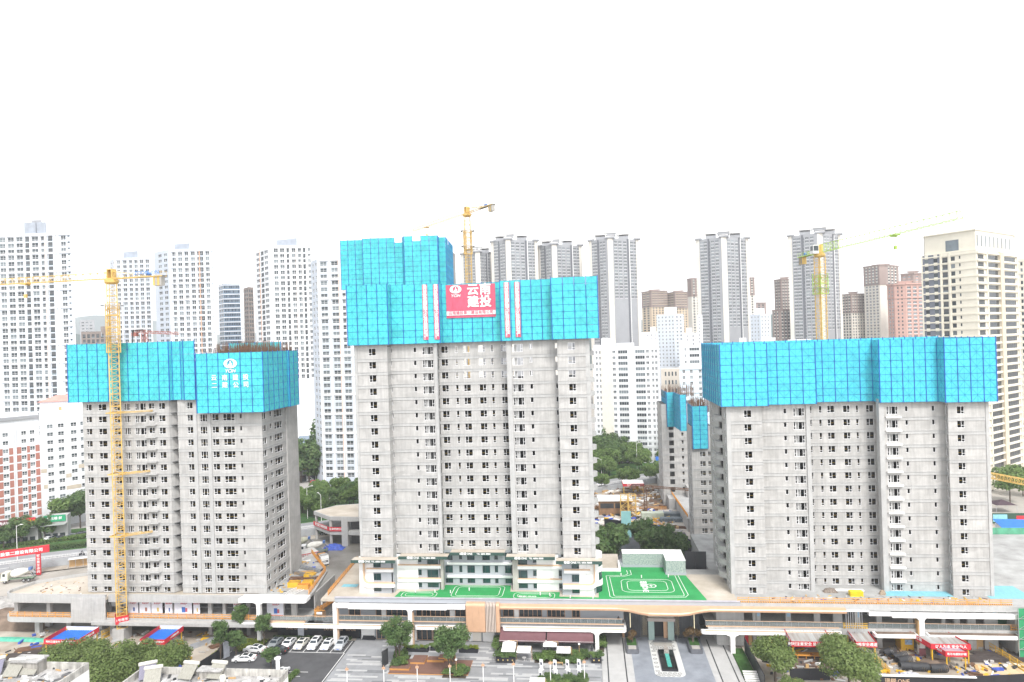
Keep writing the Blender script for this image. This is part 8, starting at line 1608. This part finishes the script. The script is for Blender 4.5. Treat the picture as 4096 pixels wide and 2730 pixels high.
def shopsigns():
    for (px0, py0, px1, py1, D, m, tx, l, s, tm) in ((-40, 2100, 46, 2095, 233, mat('dark_maroon', (.16, .05, .06), .6), '皮羊肉火锅', 'dark maroon shop sign at the left edge', 1.1, WHITE), (52, 2090, 142, 2074, 236, RED, '阿信菌菇鲜鱼王', 'red shop sign with yellow lettering', 1.0, YEL), (174, 2078, 262, 2066, 240, mat('shop_green', (.02, .30, .14), .6), '悦花楼·鲜', 'green shop sign with white lettering', 1.1, WHITE)):
        a, c = at(px0, py0, D), at(px1, py1, D+2); L = (c-a).to_2d().length; t = thing('shop_sign', l, 'sign', (a.x, a.y, max(0, a.z-1.2)), math.atan2(c.y-a.y, c.x-a.x)); MB().box(0, 0, 0, L, .3, 2.2).build('board', m, t); lettering(tx, s, tm, t, (L/2, -.02, 1.1), bold=.02)
        q = thing('street_shop', l.replace('shop sign', 'shop awning and windows below the sign'), 'shop', (a.x, a.y, 0), math.atan2(c.y-a.y, c.x-a.x)); MB().box(-.5, .32, 0, L+.5, 4, max(2.6, a.z+.8)).build('wall', CONC2, q); MB().box(-.4, -2.6, max(2.2, a.z-2.0), L+.4, .3, max(2.3, a.z-1.9)).build('awning', mat('grey_awning', (.33, .35, .33), .7), q)
        for i in range(3): MB().box(L*(i+.15)/3, .28, .1, L*(i+.85)/3, .31, 2.3).build('window', GLASSD, q)
shopsigns()
t = thing('bus_shelter', 'brown bus shelter on the avenue left of the left tower', 'shelter', oZ(272, 2275), .45); MB().box(0, 0, 2.5, 8, 1.8, 2.65).build('roof', WHITEW, t); MB().box(0, 1.6, 0, 8, 1.7, 2.3).build('back_panel', WOOD, t)
for i in range(5): MB().box(i*2, .05, 0, i*2+.1, .15, 2.5).build('post', STEEL, t)
def scooter(label, px, py, rz):
    p = oZ(px, py); t = thing('motor_scooter', label, 'scooter', p, rz); MB().tube((.6, -.05, .27), (.6, .05, .27), .27, 12).build('wheel', TYRE, t); MB().tube((-.6, -.05, .27), (-.6, .05, .27), .27, 12).build('wheel', TYRE, t); MB().box(-.8, -.15, .35, .1, .15, .75).box(.1, -.15, .3, .5, .15, .4).bar((.55, 0, .3), (.4, 0, 1.05), .14).build('body', DARKG, t); MB().bar((.42, -.3, 1.0), (.42, .3, 1.0), .05).build('handlebar', STEEL, t)
    q = person(label.replace('dark scooter', 'rider on the dark scooter'), (p.x-.2*math.cos(rz), p.y-.2*math.sin(rz), .02), rz-math.pi/2, PM2 if px > 200 else PM1, 'lean', .98)
scooter('dark scooter riding on the avenue beside the left tower', 328, 2222, .5); scooter('dark scooter riding past the red gate', 138, 2300, .4)
# ------------------------------------------------------------------ round podium behind
def round_podium():
    t = thing('retail_podium', 'half-open round podium with red slogan rail between the left and centre towers', 'podium'); a, b_, c, d, e = oZ(1255, 2045, 9.5), oZ(1318, 2068, 9.5), oZ(1372, 2068, 9.5), oZ(1440, 2070, 9.5), oZ(1440, 2015, 9.5); f = oZ(1345, 2022, 9.5); poly = [(v.x, v.y) for v in (a, b_, c, d, e, f)]
    MB().prism(poly, 8.3, 9.5).build('roof_slab', CONC2, t); cen = Vector((sum(p[0] for p in poly)/6, sum(p[1] for p in poly)/6)); inn = [tuple(cen+(Vector(p)-cen)*.93) for p in poly]; MB().prism(inn, 9.503, 9.53).build('roof_screed', DECK, t); MB().prism(poly, 3.6, 4.7).build('gallery_slab', CONC2, t)
    for v in (a, b_, f): q = cen+(Vector((v.x, v.y))-cen)*.9; MB().tube((q.x, q.y, 0), (q.x, q.y, 8.3), .5, 14).build('column', CONC, t)
    MB().box(c.x-.5, c.y-.4, 0, c.x+1.6, c.y+1.2, 9.4).build('corner_pier', CONC2, t); MB().box(c.x+1.6, c.y-.3, 8.0, d.x, d.y+.3, 9.45).build('beam', CONC2, t); MB().box(c.x+1.6, c.y+3, 0, d.x+3, c.y+3.3, 8.3).build('back_wall', CONCD, t)
    w = thing('slogan_banner', 'red slogan banner along the rail of the round podium', 'banner', (a.x, a.y, 4.7)); dd = Vector((b_.x-a.x, b_.y-a.y)); ang = math.atan2(dd.y, dd.x); L = dd.length
    o = MB().box(0, -.25, .1, L, -.2, 1.5).build('cloth', RED, w); o.rotation_euler[2] = ang; o = lettering('安全是生命的保障', 1.1, WHITE, w, Vector((math.cos(ang)*L/2+math.sin(ang)*.28, math.sin(ang)*L/2-math.cos(ang)*.28, .8)), (math.pi/2, 0, ang), bold=.02)
    dd2 = Vector((c.x-b_.x, c.y-b_.y)); o = MB().box(0, -.25, .1, dd2.length, -.2, 1.5).build('cloth', RED, w); o.location = (b_.x-a.x, b_.y-a.y, 0); o.rotation_euler[2] = math.atan2(dd2.y, dd2.x); lettering('生命的倒计时', .8, WHITE, w, (b_.x-a.x+dd2.x/2, b_.y-a.y+dd2.y/2-.3, .8), (math.pi/2, 0, math.atan2(dd2.y, dd2.x)), bold=.02)
    rail_run('orange rail of the round podium gallery', [(a.x+.3, a.y, 4.7), (b_.x, b_.y+.2, 4.7), (c.x, c.y+.2, 4.7)])
round_podium()
for (pa, pb, dp, z, l) in (((1202, 2222), (1272, 2208), 5, 3.2, 'site cabin roof with red slogan board beside the pump truck'), ((1204, 2248), (1258, 2232), 3, 2.6, 'smaller red-edged cabin roof beside the pump truck')):
    a, c = oZ(*pa, z), oZ(*pb, z); t = thing('site_cabin', l, 'cabin', (a.x, a.y, 0), math.atan2(c.y-a.y, c.x-a.x)); L = (c-a).length; MB().box(0, 0, 0, L, dp, z).build('wall', CONC2, t); MB().box(-.2, -.2, z+.003, L+.2, dp+.2, z+.15).build('roof', mat('pale_cabin_roof', (.60, .58, .54), .8, .15, .6), t); MB().box(-.2, -.3, z-1.0, L+.2, -.21, z+.2).build('fascia', RED, t); lettering('质量管理精益求精', .8, WHITE, t, (L/2, -.32, z-.4), bold=.02, sc=(.8, 1, 1))
# ------------------------------------------------------------------ courtyard and rear yard
p = [oZ(2416, 2105), oZ(2560, 2115)]; hoarding('black wall at the back of the courtyard', [(4.0, 232), (20.5, 224)], 0, 4.5); hoarding('black slanting wall along the courtyard ramp', [(20.5, 224), (30.8, 204), (30.6, 182), (25.5, 170)], 0, 4.5); hoarding('black screen panel right of the plant enclosure', [(21.9, 168.3), (27.0, 168.3)], 5, 13.2)
sheet('courtyard_floor', 2, 170, 30.5, 231.5, .01, mat('dark_courtyard_paving', (.07, .072, .08), .6, .2, .4), .02)
o = MB().box(-1.6, -.2, 0, 1.6, .2, 8.5).build('glass_panel_tower', mat('pale_turquoise_panel', (.30, .58, .58), .2, .1, .4)); o.location = (11.0, 226, 0); tag(o, 'pale turquoise glass panel rising from the black courtyard wall', 'glass panel')
sheet('mud_ground', -6, 262, 40, 300, .0, MUD, .02); sheet('wet_slab', -2, 236, 34, 262, .0, mat('pale_wet_slab', (.55, .52, .47), .7, .15, .1, col2=(.36, .33, .30)), .02); sheet('ramp_road', 29.5, 170, 39, 262, .004, mat('pale_ramp', (.52, .48, .43), .9, .1, .2), .02)
rail_run('orange barrier along the courtyard ramp, upper part', [(21.5, 247, 0), (27.5, 222, 0)]); rail_run('orange barrier before the narrow stepped tower', [(31.5, 246, 0), (32.5, 226, 0), (37, 214, 0)]); rail_run('orange barrier at the foot of the ramp beside the right tower', [(37.4, 213, 0), (38.6, 190, 0)]); rail_run('orange barrier across the rear mud yard', [(-5, 263, 0), (28, 262, 0)])
t = thing('timber_cabin', 'timber formwork cabin with white roof right of the centre tower', 'cabin', oZ(2396, 2062)); MB().box(0, 0, 0, 12, 6, 5.2).build('wall', mat('formwork_brown', (.30, .18, .10), .85, .2, .5), t); MB().box(-.5, -.5, 5.203, 12.5, 9, 5.5).build('roof', WHITEW, t); MB().box(.6, -.06, 2.6, 5.5, -.003, 4.4).build('opening', DARKG, t); MB().box(6, -.06, 2.6, 11, -.003, 4.4).build('opening', DARKG, t)
for (px, l) in ((2498, 'left'), (2530, 'right')): p = oZ(px, 2070); o = truss((0, 0, 0), (0, 0, 8.2), 2.6, YELC, None, 4, .16).build('mast_section', YELC); o.location = p; tag(o, '%s of two yellow crane mast sections standing in the rear yard' % l, 'crane section', 'spare mast sections')
def boom(label, p, h, m, L, rz, w=1.0):
    t = thing('placing_boom', label, 'boom', p, rz); truss((0, 0, 0), (0, 0, h), w, m, None, max(3, int(h/1.5)), .1).build('mast', m, t); truss((0, 0, h+.4), (-L, 0, h-.2), w*.6, m, None, 10, .08).build('arm', m, t); truss((0, 0, h+.6), (L*.3, 0, h+.6), w*.6, m, None, 4, .08).build('counter_arm', m, t); MB().box(L*.22, -.5, h-.6, L*.36, .5, h+.3).build('counterweight', m, t); MB().tube((.0, .6, h+1.0), (L*.3, .6, h+.9), .13, 6).tube((L*.3, .6, h+.9), (L*.35, .6, h-4), .13, 6).build('hose', DARKG, t)
p = oZ(2583, 2052); boom('rusty concrete placing boom in the rear yard', (p.x, p.y, 0), 9.5, RUST, 16, 2.9); q = at(580, 1375, 172); boom('pinkish red placing boom above the left screen', (q.x, q.y, q.z-3), 5.5, mat('faded_red_steel', (.42, .16, .13), .6), 9, math.pi)
def flat_shed(label, px0, px1, py, z, d): a, c = oZ(px0, py, z), oZ(px1, py, z); t = thing('site_shed', label, 'shed', (a.x, a.y, 0)); L = c.x-a.x; MB().box(0, 0, z, L, d, z+.2).build('roof', WHITEW, t); MB().box(-.05, -.08, z-.9, L+.05, -.003, z+.25).build('fascia', RED, t); MB().box(-.09, 0, z-.9, -.003, d, z+.25).build('side_fascia', RED, t); lettering('生产必须安全', .9, WHITE, t, (L*.5, -.1, z-.35), bold=.02); [MB().box(x, y, 0, x+.2, y+.2, z-.01).build('leg', YEL, t) for x in (.2, L-.4) for y in (.2, d-.4)]; MB().box(L*.5, d-1, 0, L*.8, d-.5, 2.4).build('cabinet', YEL, t)
flat_shed('white-roofed shed with red fascia in the rear mud yard', 2492, 2576, 1938, 4.5, 8)
for i, (px, py, w, d, h, m, l) in enumerate(((2590, 2078, 8, 3, 2.2, mat('pale_green_panel', (.50, .55, .45), .7), 'pale generator container with blue label in the rear yard'), (2650, 2072, 9, 3, 1.6, mat('dark_glass_stack', (.12, .15, .17), .3), 'stack of dark glass panels in the rear yard'), (2665, 2090, 8, 2.4, 1.4, mat('grey_blue_bundle', (.18, .22, .25), .6, .4, 2), 'grey strapped bundle in the rear yard'), (2440, 2100, 4, 2, 1.2, MATS['blue_tarp'], 'blue wrapped material beside the black courtyard wall'))):
    p = oZ(px-w*3, py); t = thing('material_stack', l, 'stack', p); n = 4
    for k in range(n): MB().box(.1*(k % 2), 0, h*k/n, w-.1*(k % 2), d, h*(k+1)/n-.04).build('layer', m, t)
for (px, py, rz, l) in ((2625, 2082, .1, 'rusty formwork tubes in the rear yard'), (2560, 1985, -.6, 'brown planks on the mud in the rear yard'), (2470, 1990, .1, 'yellow planks across the rear mud yard'), (2660, 2110, -.3, 'brown boards beside the ramp barrier')): bundle('timber_stack', l, 'timber', px, py, 0, 8, 8, 3, WOOD if 'plank' in l else RUST, rz, .08, 2)
t = thing('roof_terrace', 'low terraces with orange rail beside the narrow stepped tower', 'terrace', (0, 0, 0)); MB().box(29, 262, 0, 36, 318, 4.0).build('lower_block', CONC2, t); MB().box(31.5, 232, 0, 40, 261.9, 4.5).build('front_block', CONC2, t); MB().box(36.1, 263, 0, 46, 318, 8).build('upper_block', CONC, t)
rail_run('orange rail with red cloth on the low terrace', [(30.0, 300, 4.0), (31.8, 233, 4.5)])
# ------------------------------------------------------------------ shops beyond the park
def park_shops():
    a, c = at(1190, 1880, 330), at(1420, 1840, 345); L = (c-a).to_2d().length; t = thing('shop_row', 'two-storey shop row with orange band and pink sign beyond the park', 'building', (a.x, a.y, 0), math.atan2(c.y-a.y, c.x-a.x)); MB().box(0, 0, 0, L, 12, 9).build('wall', CONC2, t); MB().box(-.2, -.5, 5.2, L, -.003, 7.2).build('orange_band', mat('orange_yellow_band', (.70, .38, .03), .6), t); MB().box(5.5, -.8, 3.6, 14.5, -.51, 6.2).build('pink_sign', mat('pink_red_sign', (.60, .05, .13), .6), t); lettering('JDL 京东快递', 1.3, WHITE, t, (10, -.85, 4.9), bold=.02); MB().box(0, -.7, 3.4, 5.3, -.51, 6.0).build('grey_sign', GREYT, t)
    for i in range(6): MB().box(1+i*L/6.5, -.05, .2, 4+i*L/6.5, -.003, 3.2).build('shop_window', GLASSD, t)
    MB().box(0, 1, 9.003, 22, 11, 13).build('upper_floor', mat('yellowish_wall', (.45, .43, .33), .8, .1, .4), t); MB().box(-1, .2, 13.003, 23, 12, 13.4).build('upper_roof', WHITEW, t); MB().box(10, .92, 9.8, 21, .998, 12.3).build('upper_window', GLASSD, t)
    p = at(1188, 1830, 345); u = thing('roof_cabin', 'small glass cabin with blue-grey roof above the shop row', 'cabin', (p.x, p.y, 0)); MB().box(0, 0, 0, 11, 8, 16.5).build('wall', GLASSB, u); b = MB(); b.add([(-.5, -.5, 16.6), (11.5, -.5, 16.6), (11.5, 8.5, 16.6), (-.5, 8.5, 16.6), (-.5, 5, 20), (11.5, 5, 20)], [(0, 1, 5, 4), (2, 3, 4, 5), (1, 2, 5), (3, 0, 4), (3, 2, 1, 0)]); b.build('roof', mat('blue_grey_roof', (.22, .27, .33), .6), u)
park_shops()
# ------------------------------------------------------------------ right background yard
p = oZ(4002, 2190); t = thing('excavator', 'yellow excavator in the yard at the right edge', 'excavator', (p.x, p.y, 0), 2.2); MB().box(-2.2, -1.6, 0, 2.2, -.9, .95).build('track', DARKG, t); MB().box(-2.2, .9, 0, 2.2, 1.6, .95).build('track', DARKG, t); MB().prism(rbox(-2.6, -1.4, 1.6, 1.4, .5), 1.1, 2.3).build('engine_body', YELC, t); MB().box(.2, .3, 2.3, 1.7, 1.4, 3.2).build('cab', GLASSD, t); MB().bar((1.2, -.3, 2.0), (4.2, -.3, 5.4), .55).bar((4.2, -.3, 5.4), (5.8, -.3, 5.0), .5).build('boom', YELC, t); MB().bar((5.6, -.3, 5.1), (6.2, -.3, 2.2), .4).build('arm', YELC, t); MB().box(5.6, -.8, 1.2, 6.6, .2, 2.2).build('bucket', RUST, t)
p = oZ(4010, 2150); t = thing('blue_roof_cabin', 'pale site cabin with bright blue roof at the right edge', 'cabin', (p.x, p.y, 0), -.12); MB().box(0, 0, 0, 8, 5, 3.2).build('wall', mat('pale_cabin_wall', (.60, .66, .72), .6), t); b = MB(); b.add([(-.4, -.5, 3.1), (8.4, -.5, 3.1), (8.4, 5.5, 4.2), (-.4, 5.5, 4.2), (-.4, -.5, 3.22), (8.4, -.5, 3.22), (8.4, 5.5, 4.32), (-.4, 5.5, 4.32)], [(3, 2, 1, 0), (4, 5, 6, 7), (0, 1, 5, 4), (1, 2, 6, 5), (2, 3, 7, 6), (3, 0, 4, 7)]); b.build('roof', BLUR, t); MB().box(5.5, -.06, 1.2, 6.7, -.003, 2.2).build('window', GLASSD, t)
a, c = at(3958, 1902, 196), at(4130, 1935, 190); o = truss((0, 0, 0), c-a, 1.5, YELC, None, 12, .12).build('crane_jib_section', YELC); o.location = a; tag(o, 'yellow crane jib crossing the view at the right edge', 'crane jib')
p = oZ(3985, 2052); t = thing('gazebo', 'dark gazebo tent before the beige tower', 'gazebo', (p.x, p.y, 0)); b = MB(); b.add([(0, 0, 2.6), (7, 0, 2.6), (7, 6, 2.6), (0, 6, 2.6), (3.5, 3, 4.0)], [(0, 1, 4), (1, 2, 4), (2, 3, 4), (3, 0, 4), (3, 2, 1, 0)]); b.build('canopy', mat('dark_maroon_canvas', (.06, .035, .045), .8), t); [MB().box(x, y, 0, x+.1, y+.1, 2.6).build('leg', STEEL, t) for x in (.1, 6.8) for y in (.1, 5.8)]
p = oZ(3962, 2095); t = thing('billboard', 'dark green hoarding with pale blue screen at the right edge', 'billboard', (p.x, p.y, 0)); MB().box(0, 0, 0, 14, .2, 3.4).build('board', mat('hoarding_green', (.03, .08, .05), .7), t); MB().box(.8, -.05, .6, 5.2, -.003, 3.0).build('screen', mat('pale_screen', (.25, .55, .68), .4, .1, 1), t); MB().box(8, -.05, .2, 13, -.003, 2.6).build('red_panel', RED, t)
for (px, py, w, l) in ((4020, 2225, 5, 'first pale timber packet beside the excavator'), (4050, 2218, 5, 'second pale timber packet beside the excavator'), (4075, 2225, 5, 'third pale timber packet at the right edge')): p = oZ(px, py); o = MB().box(0, 0, 0, 4.2, 2.2, 1.4).build('timber_packet', mat('pale_timber', (.60, .48, .30), .8, .08, 1)); o.location = p; o.rotation_euler[2] = -.35; tag(o, l, 'timber', 'timber packets')
sheet('green_verge', 93, 198, 150, 206, .006, GRASS, .02); fence = [(93, 197, 9.5), (118, 197, 9.5)]; t = thing('green_fence', 'bright green mesh fence behind the right roof', 'fence', (93, 196.3, 9.4)); [MB().box(i*3, 0, 0, i*3+2.95, .06, 1.8).build('panel', mat('green_mesh', (.10, .36, .22), .8, .15, .6), t) for i in range(8)]
# ------------------------------------------------------------------ village roofs in the foreground
TANKM = mat('cream_tank', (.62, .60, .54), .5, .06, 1); PANELM = mat('solar_tubes', (.20, .19, .25), .3, .2, 3, stretch=(6, 1, 1)); PANEL2 = mat('dusty_solar_tubes', (.30, .29, .25), .5, .2, 3, stretch=(6, 1, 1)); WROOF = mat('white_roof_membrane', (.52, .51, .50), .8, .25, .5, col2=(.24, .23, .22), fine=.3)
def heater(label, par_p, rz, pm=PANELM, s=1.0):
    t = thing('solar_heater', label, 'solar heater', par_p, rz, group='solar water heaters on the village roofs'); t.scale = (s,)*3; b = MB(); b.add([(-1.0, 0, .3), (1.0, 0, .3), (1.0, 1.5, 1.5), (-1.0, 1.5, 1.5), (-1.0, 0.02, .22), (1.0, .02, .22), (1.0, 1.52, 1.42), (-1.0, 1.52, 1.42)], [(0, 1, 2, 3), (7, 6, 5, 4), (0, 4, 5, 1), (1, 5, 6, 2), (2, 6, 7, 3), (3, 7, 4, 0)]); b.build('collector', pm, t); o = MB().lathe([(.05, -1.15), (.24, -1.1), (.26, 0), (.24, 1.1), (.05, 1.15)], 14).build('tank', TANKM, t, True); o.rotation_euler = (0, math.pi/2, 0); o.location = (0, 1.65, 1.68); MB().bar((-.9, 1.6, 0), (-.9, 1.6, 1.5), .06).bar((.9, 1.6, 0), (.9, 1.6, 1.5), .06).bar((-.9, 0, 0), (-.9, 0, .3), .06).bar((.9, 0, 0), (.9, 0, .3), .06).build('stand', STEEL, t)
def house(label, px0, px1, py, D, zroof, deep, heaters, stair=None, par=True):
    a = oZ(px0, py, zroof); c = oZ(px1, py, zroof); ang = math.radians(-12); t = thing('village_house', label, 'house', (a.x, a.y, 0)); L = c.x-a.x
    MB().box(0, -deep, 0, L, 0, zroof).build('wall', WHITEW, t); MB().box(.1, -deep+.1, zroof+.003, L-.1, -.1, zroof+.03).build('roof', WROOF, t)
    for (x0, y0, x1, y1) in ((0, -.22, L, 0), (0, -deep, .22, -.23), (L-.22, -deep, L, -.23)): MB().box(x0, y0, zroof+.001, x1, y1, zroof+.9).build('parapet', mat('stained_white_parapet', (.54, .52, .48), .85, .22, .8, streak=.4), t)
    if stair: x, y, w, d, h = stair; MB().box(x, y, zroof+.031, x+w, y+d, zroof+h).build('stair_house', mat('stained_grey_parapet', (.36, .34, .31), .9, .2, .8, streak=.35), t); MB().box(x-.2, y-.2, zroof+h+.003, x+w+.2, y+d+.2, zroof+h+.2).build('stair_roof', WROOF, t)
    for (x, y, rz, k, lab) in heaters: heater(lab, (a.x+x, a.y+y, zroof+.03), rz, PANEL2 if k else PANELM)
    return a, L
house('white-roofed village house at the bottom left corner', -60, 372, 2668, 80, 24.0, 16, [(3.5, -2.6, .5, 0, 'solar heater with lilac tubes at the far bottom left'), (1.8, -4.2, .5, 0, 'lower solar heater with lilac tubes at the bottom left corner'), (6.3, -3.0, .1, 1, 'dusty solar heater in the middle of the left roof'), (8.2, -2.4, .1, 1, 'dusty solar heater beside the roof edge, left roof')], stair=(5.6, -1.8, 3.6, 1.6, 1.6))
house('white-roofed village house at the bottom, left of the car park', 575, 1165, 2692, 82, 22.0, 14, [(2.0, -2.2, .5, 0, 'solar heater with lilac tubes at the left end of the middle roof'), (7.0, -2.0, -.1, 1, 'dusty solar heater in the middle of the middle roof'), (10.8, -1.7, -.1, 1, 'dusty solar heater at the right part of the middle roof'), (3.4, -3.4, .4, 1, 'lower dusty solar heater on the middle roof')], stair=(8.6, -1.2, 3.0, 1.0, 1.0))
p = oZ(1118, 2690, 22); t = thing('roof_chimney', 'white chimney with mushroom cap on the middle village roof', 'chimney', (p.x, p.y-.4, 22)); MB().tube((0, 0, 0), (0, 0, 1.9), .26, 14).build('pipe', WHITE, t); MB().lathe([(.2, 1.95), (.42, 2.0), (.42, 2.15), (.1, 2.3)], 14).build('cap', WHITE, t)
for (px, py, z, l) in ((30, 2650, 24.0, 'steel water tank at the bottom left corner'), (612, 2680, 22.0, 'steel water tank on the middle village roof'), (905, 2715, 22.0, 'white water tank on the middle village roof')): p = oZ(px, py+10, z); o = MB().lathe([(.05, 0), (.4, .02), (.4, .95), (.25, 1.15), (.05, 1.2)], 14).build('water_tank', TANKM if 'white' in l else STEEL, None, True); o.location = (p.x, p.y-.8, z+.03); tag(o, l, 'water tank')
# ------------------------------------------------------------------ loose site litter nobody could count
def litter(label, x0, y0, x1, y1, z, n, cols, seed, big=1.0):
    random.seed(seed); b = MB()
    for i in range(n):
        x, y = random.uniform(x0, x1), random.uniform(y0, y1); k = random.randrange(len(cols)); a = random.uniform(0, 3.1); l = random.uniform(.3, 2.4)*big; w = random.uniform(.1, .7)*big; h = random.uniform(.05, .5)*big; c, s = math.cos(a), math.sin(a)
        P = [(x+c*u-s*v, y+s*u+c*v) for u, v in ((-l/2, -w/2), (l/2, -w/2), (l/2, w/2), (-l/2, w/2))]; b.prism(P, z, z+h, k)
    o = stuff(b.build('site_litter', cols)); o['label'] = label; o['category'] = 'litter'
LC = [WOOD, RUST, CONC2, WHITEW, MATS['blue_tarp'], YEL, DARKG, MATS['grey_rubble']]
litter('scattered boards and rubble in the rear yard', -3, 231, 30, 262, .01, 260, LC, 1, 1.4); litter('scattered planks on the rear mud yard', -5, 264, 28, 298, .01, 200, LC[:4], 2, 1.6); litter('scattered boards and rubble in the right yard', 33, 133, 82, 148, .0, 330, LC, 3); litter('scattered boards and rubble in the left yard', -132, 131, -84, 149, .0, 200, LC, 4); litter('scattered boards and rubble on the left podium roof', -77, 149, -67, 172, 9.505, 90, LC, 5, .6); litter('loose scraps on the roof before the right tower', 36, 146, 80, 150.4, 9.505, 90, LC, 6, .5); litter('loose scraps on the sandy roof beside the left tower', -134, 147, -119, 155, 9.36, 40, LC[:4], 7, .4); litter('clutter on the left village roof', oZ(0, 2690, 24).x, oZ(0, 2690, 24).y-3, oZ(360, 2680, 24).x, oZ(360, 2690, 24).y+1.2, 24.04, 46, [WHITEW, DARKG, CONCD, WOOD], 8, .5); litter('clutter on the middle village roof', oZ(600, 2710, 22).x, oZ(600, 2710, 22).y-2, oZ(1140, 2710, 22).x, oZ(1140, 2700, 22).y+.3, 22.04, 60, [WHITEW, DARKG, CONCD, WOOD], 9, .5); litter('building debris on the far right ground', 95, 168, 140, 196, 9.505 if False else .01, 60, LC, 10, 1.2)
# ------------------------------------------------------------------ haze over the city
b = MB().box(-5200, -100, -2, 5200, 9100, 420); hz = b.build('haze', []); stuff(hz); hz['label'] = 'thin pale haze lying over the whole city'; hz['category'] = 'haze'
hm = bpy.data.materials.new('haze'); hm.use_nodes = True; nt = hm.node_tree; nt.nodes.remove(nt.nodes['Principled BSDF']); pv = nt.nodes.new('ShaderNodeVolumePrincipled'); pv.inputs['Color'].default_value = (.92, .95, 1.0, 1); pv.inputs['Density'].default_value = HAZE; pv.inputs['Anisotropy'].default_value = .2
nt.links.new(pv.outputs[0], nt.nodes['Material Output'].inputs['Volume']); hz.data.materials.append(hm)
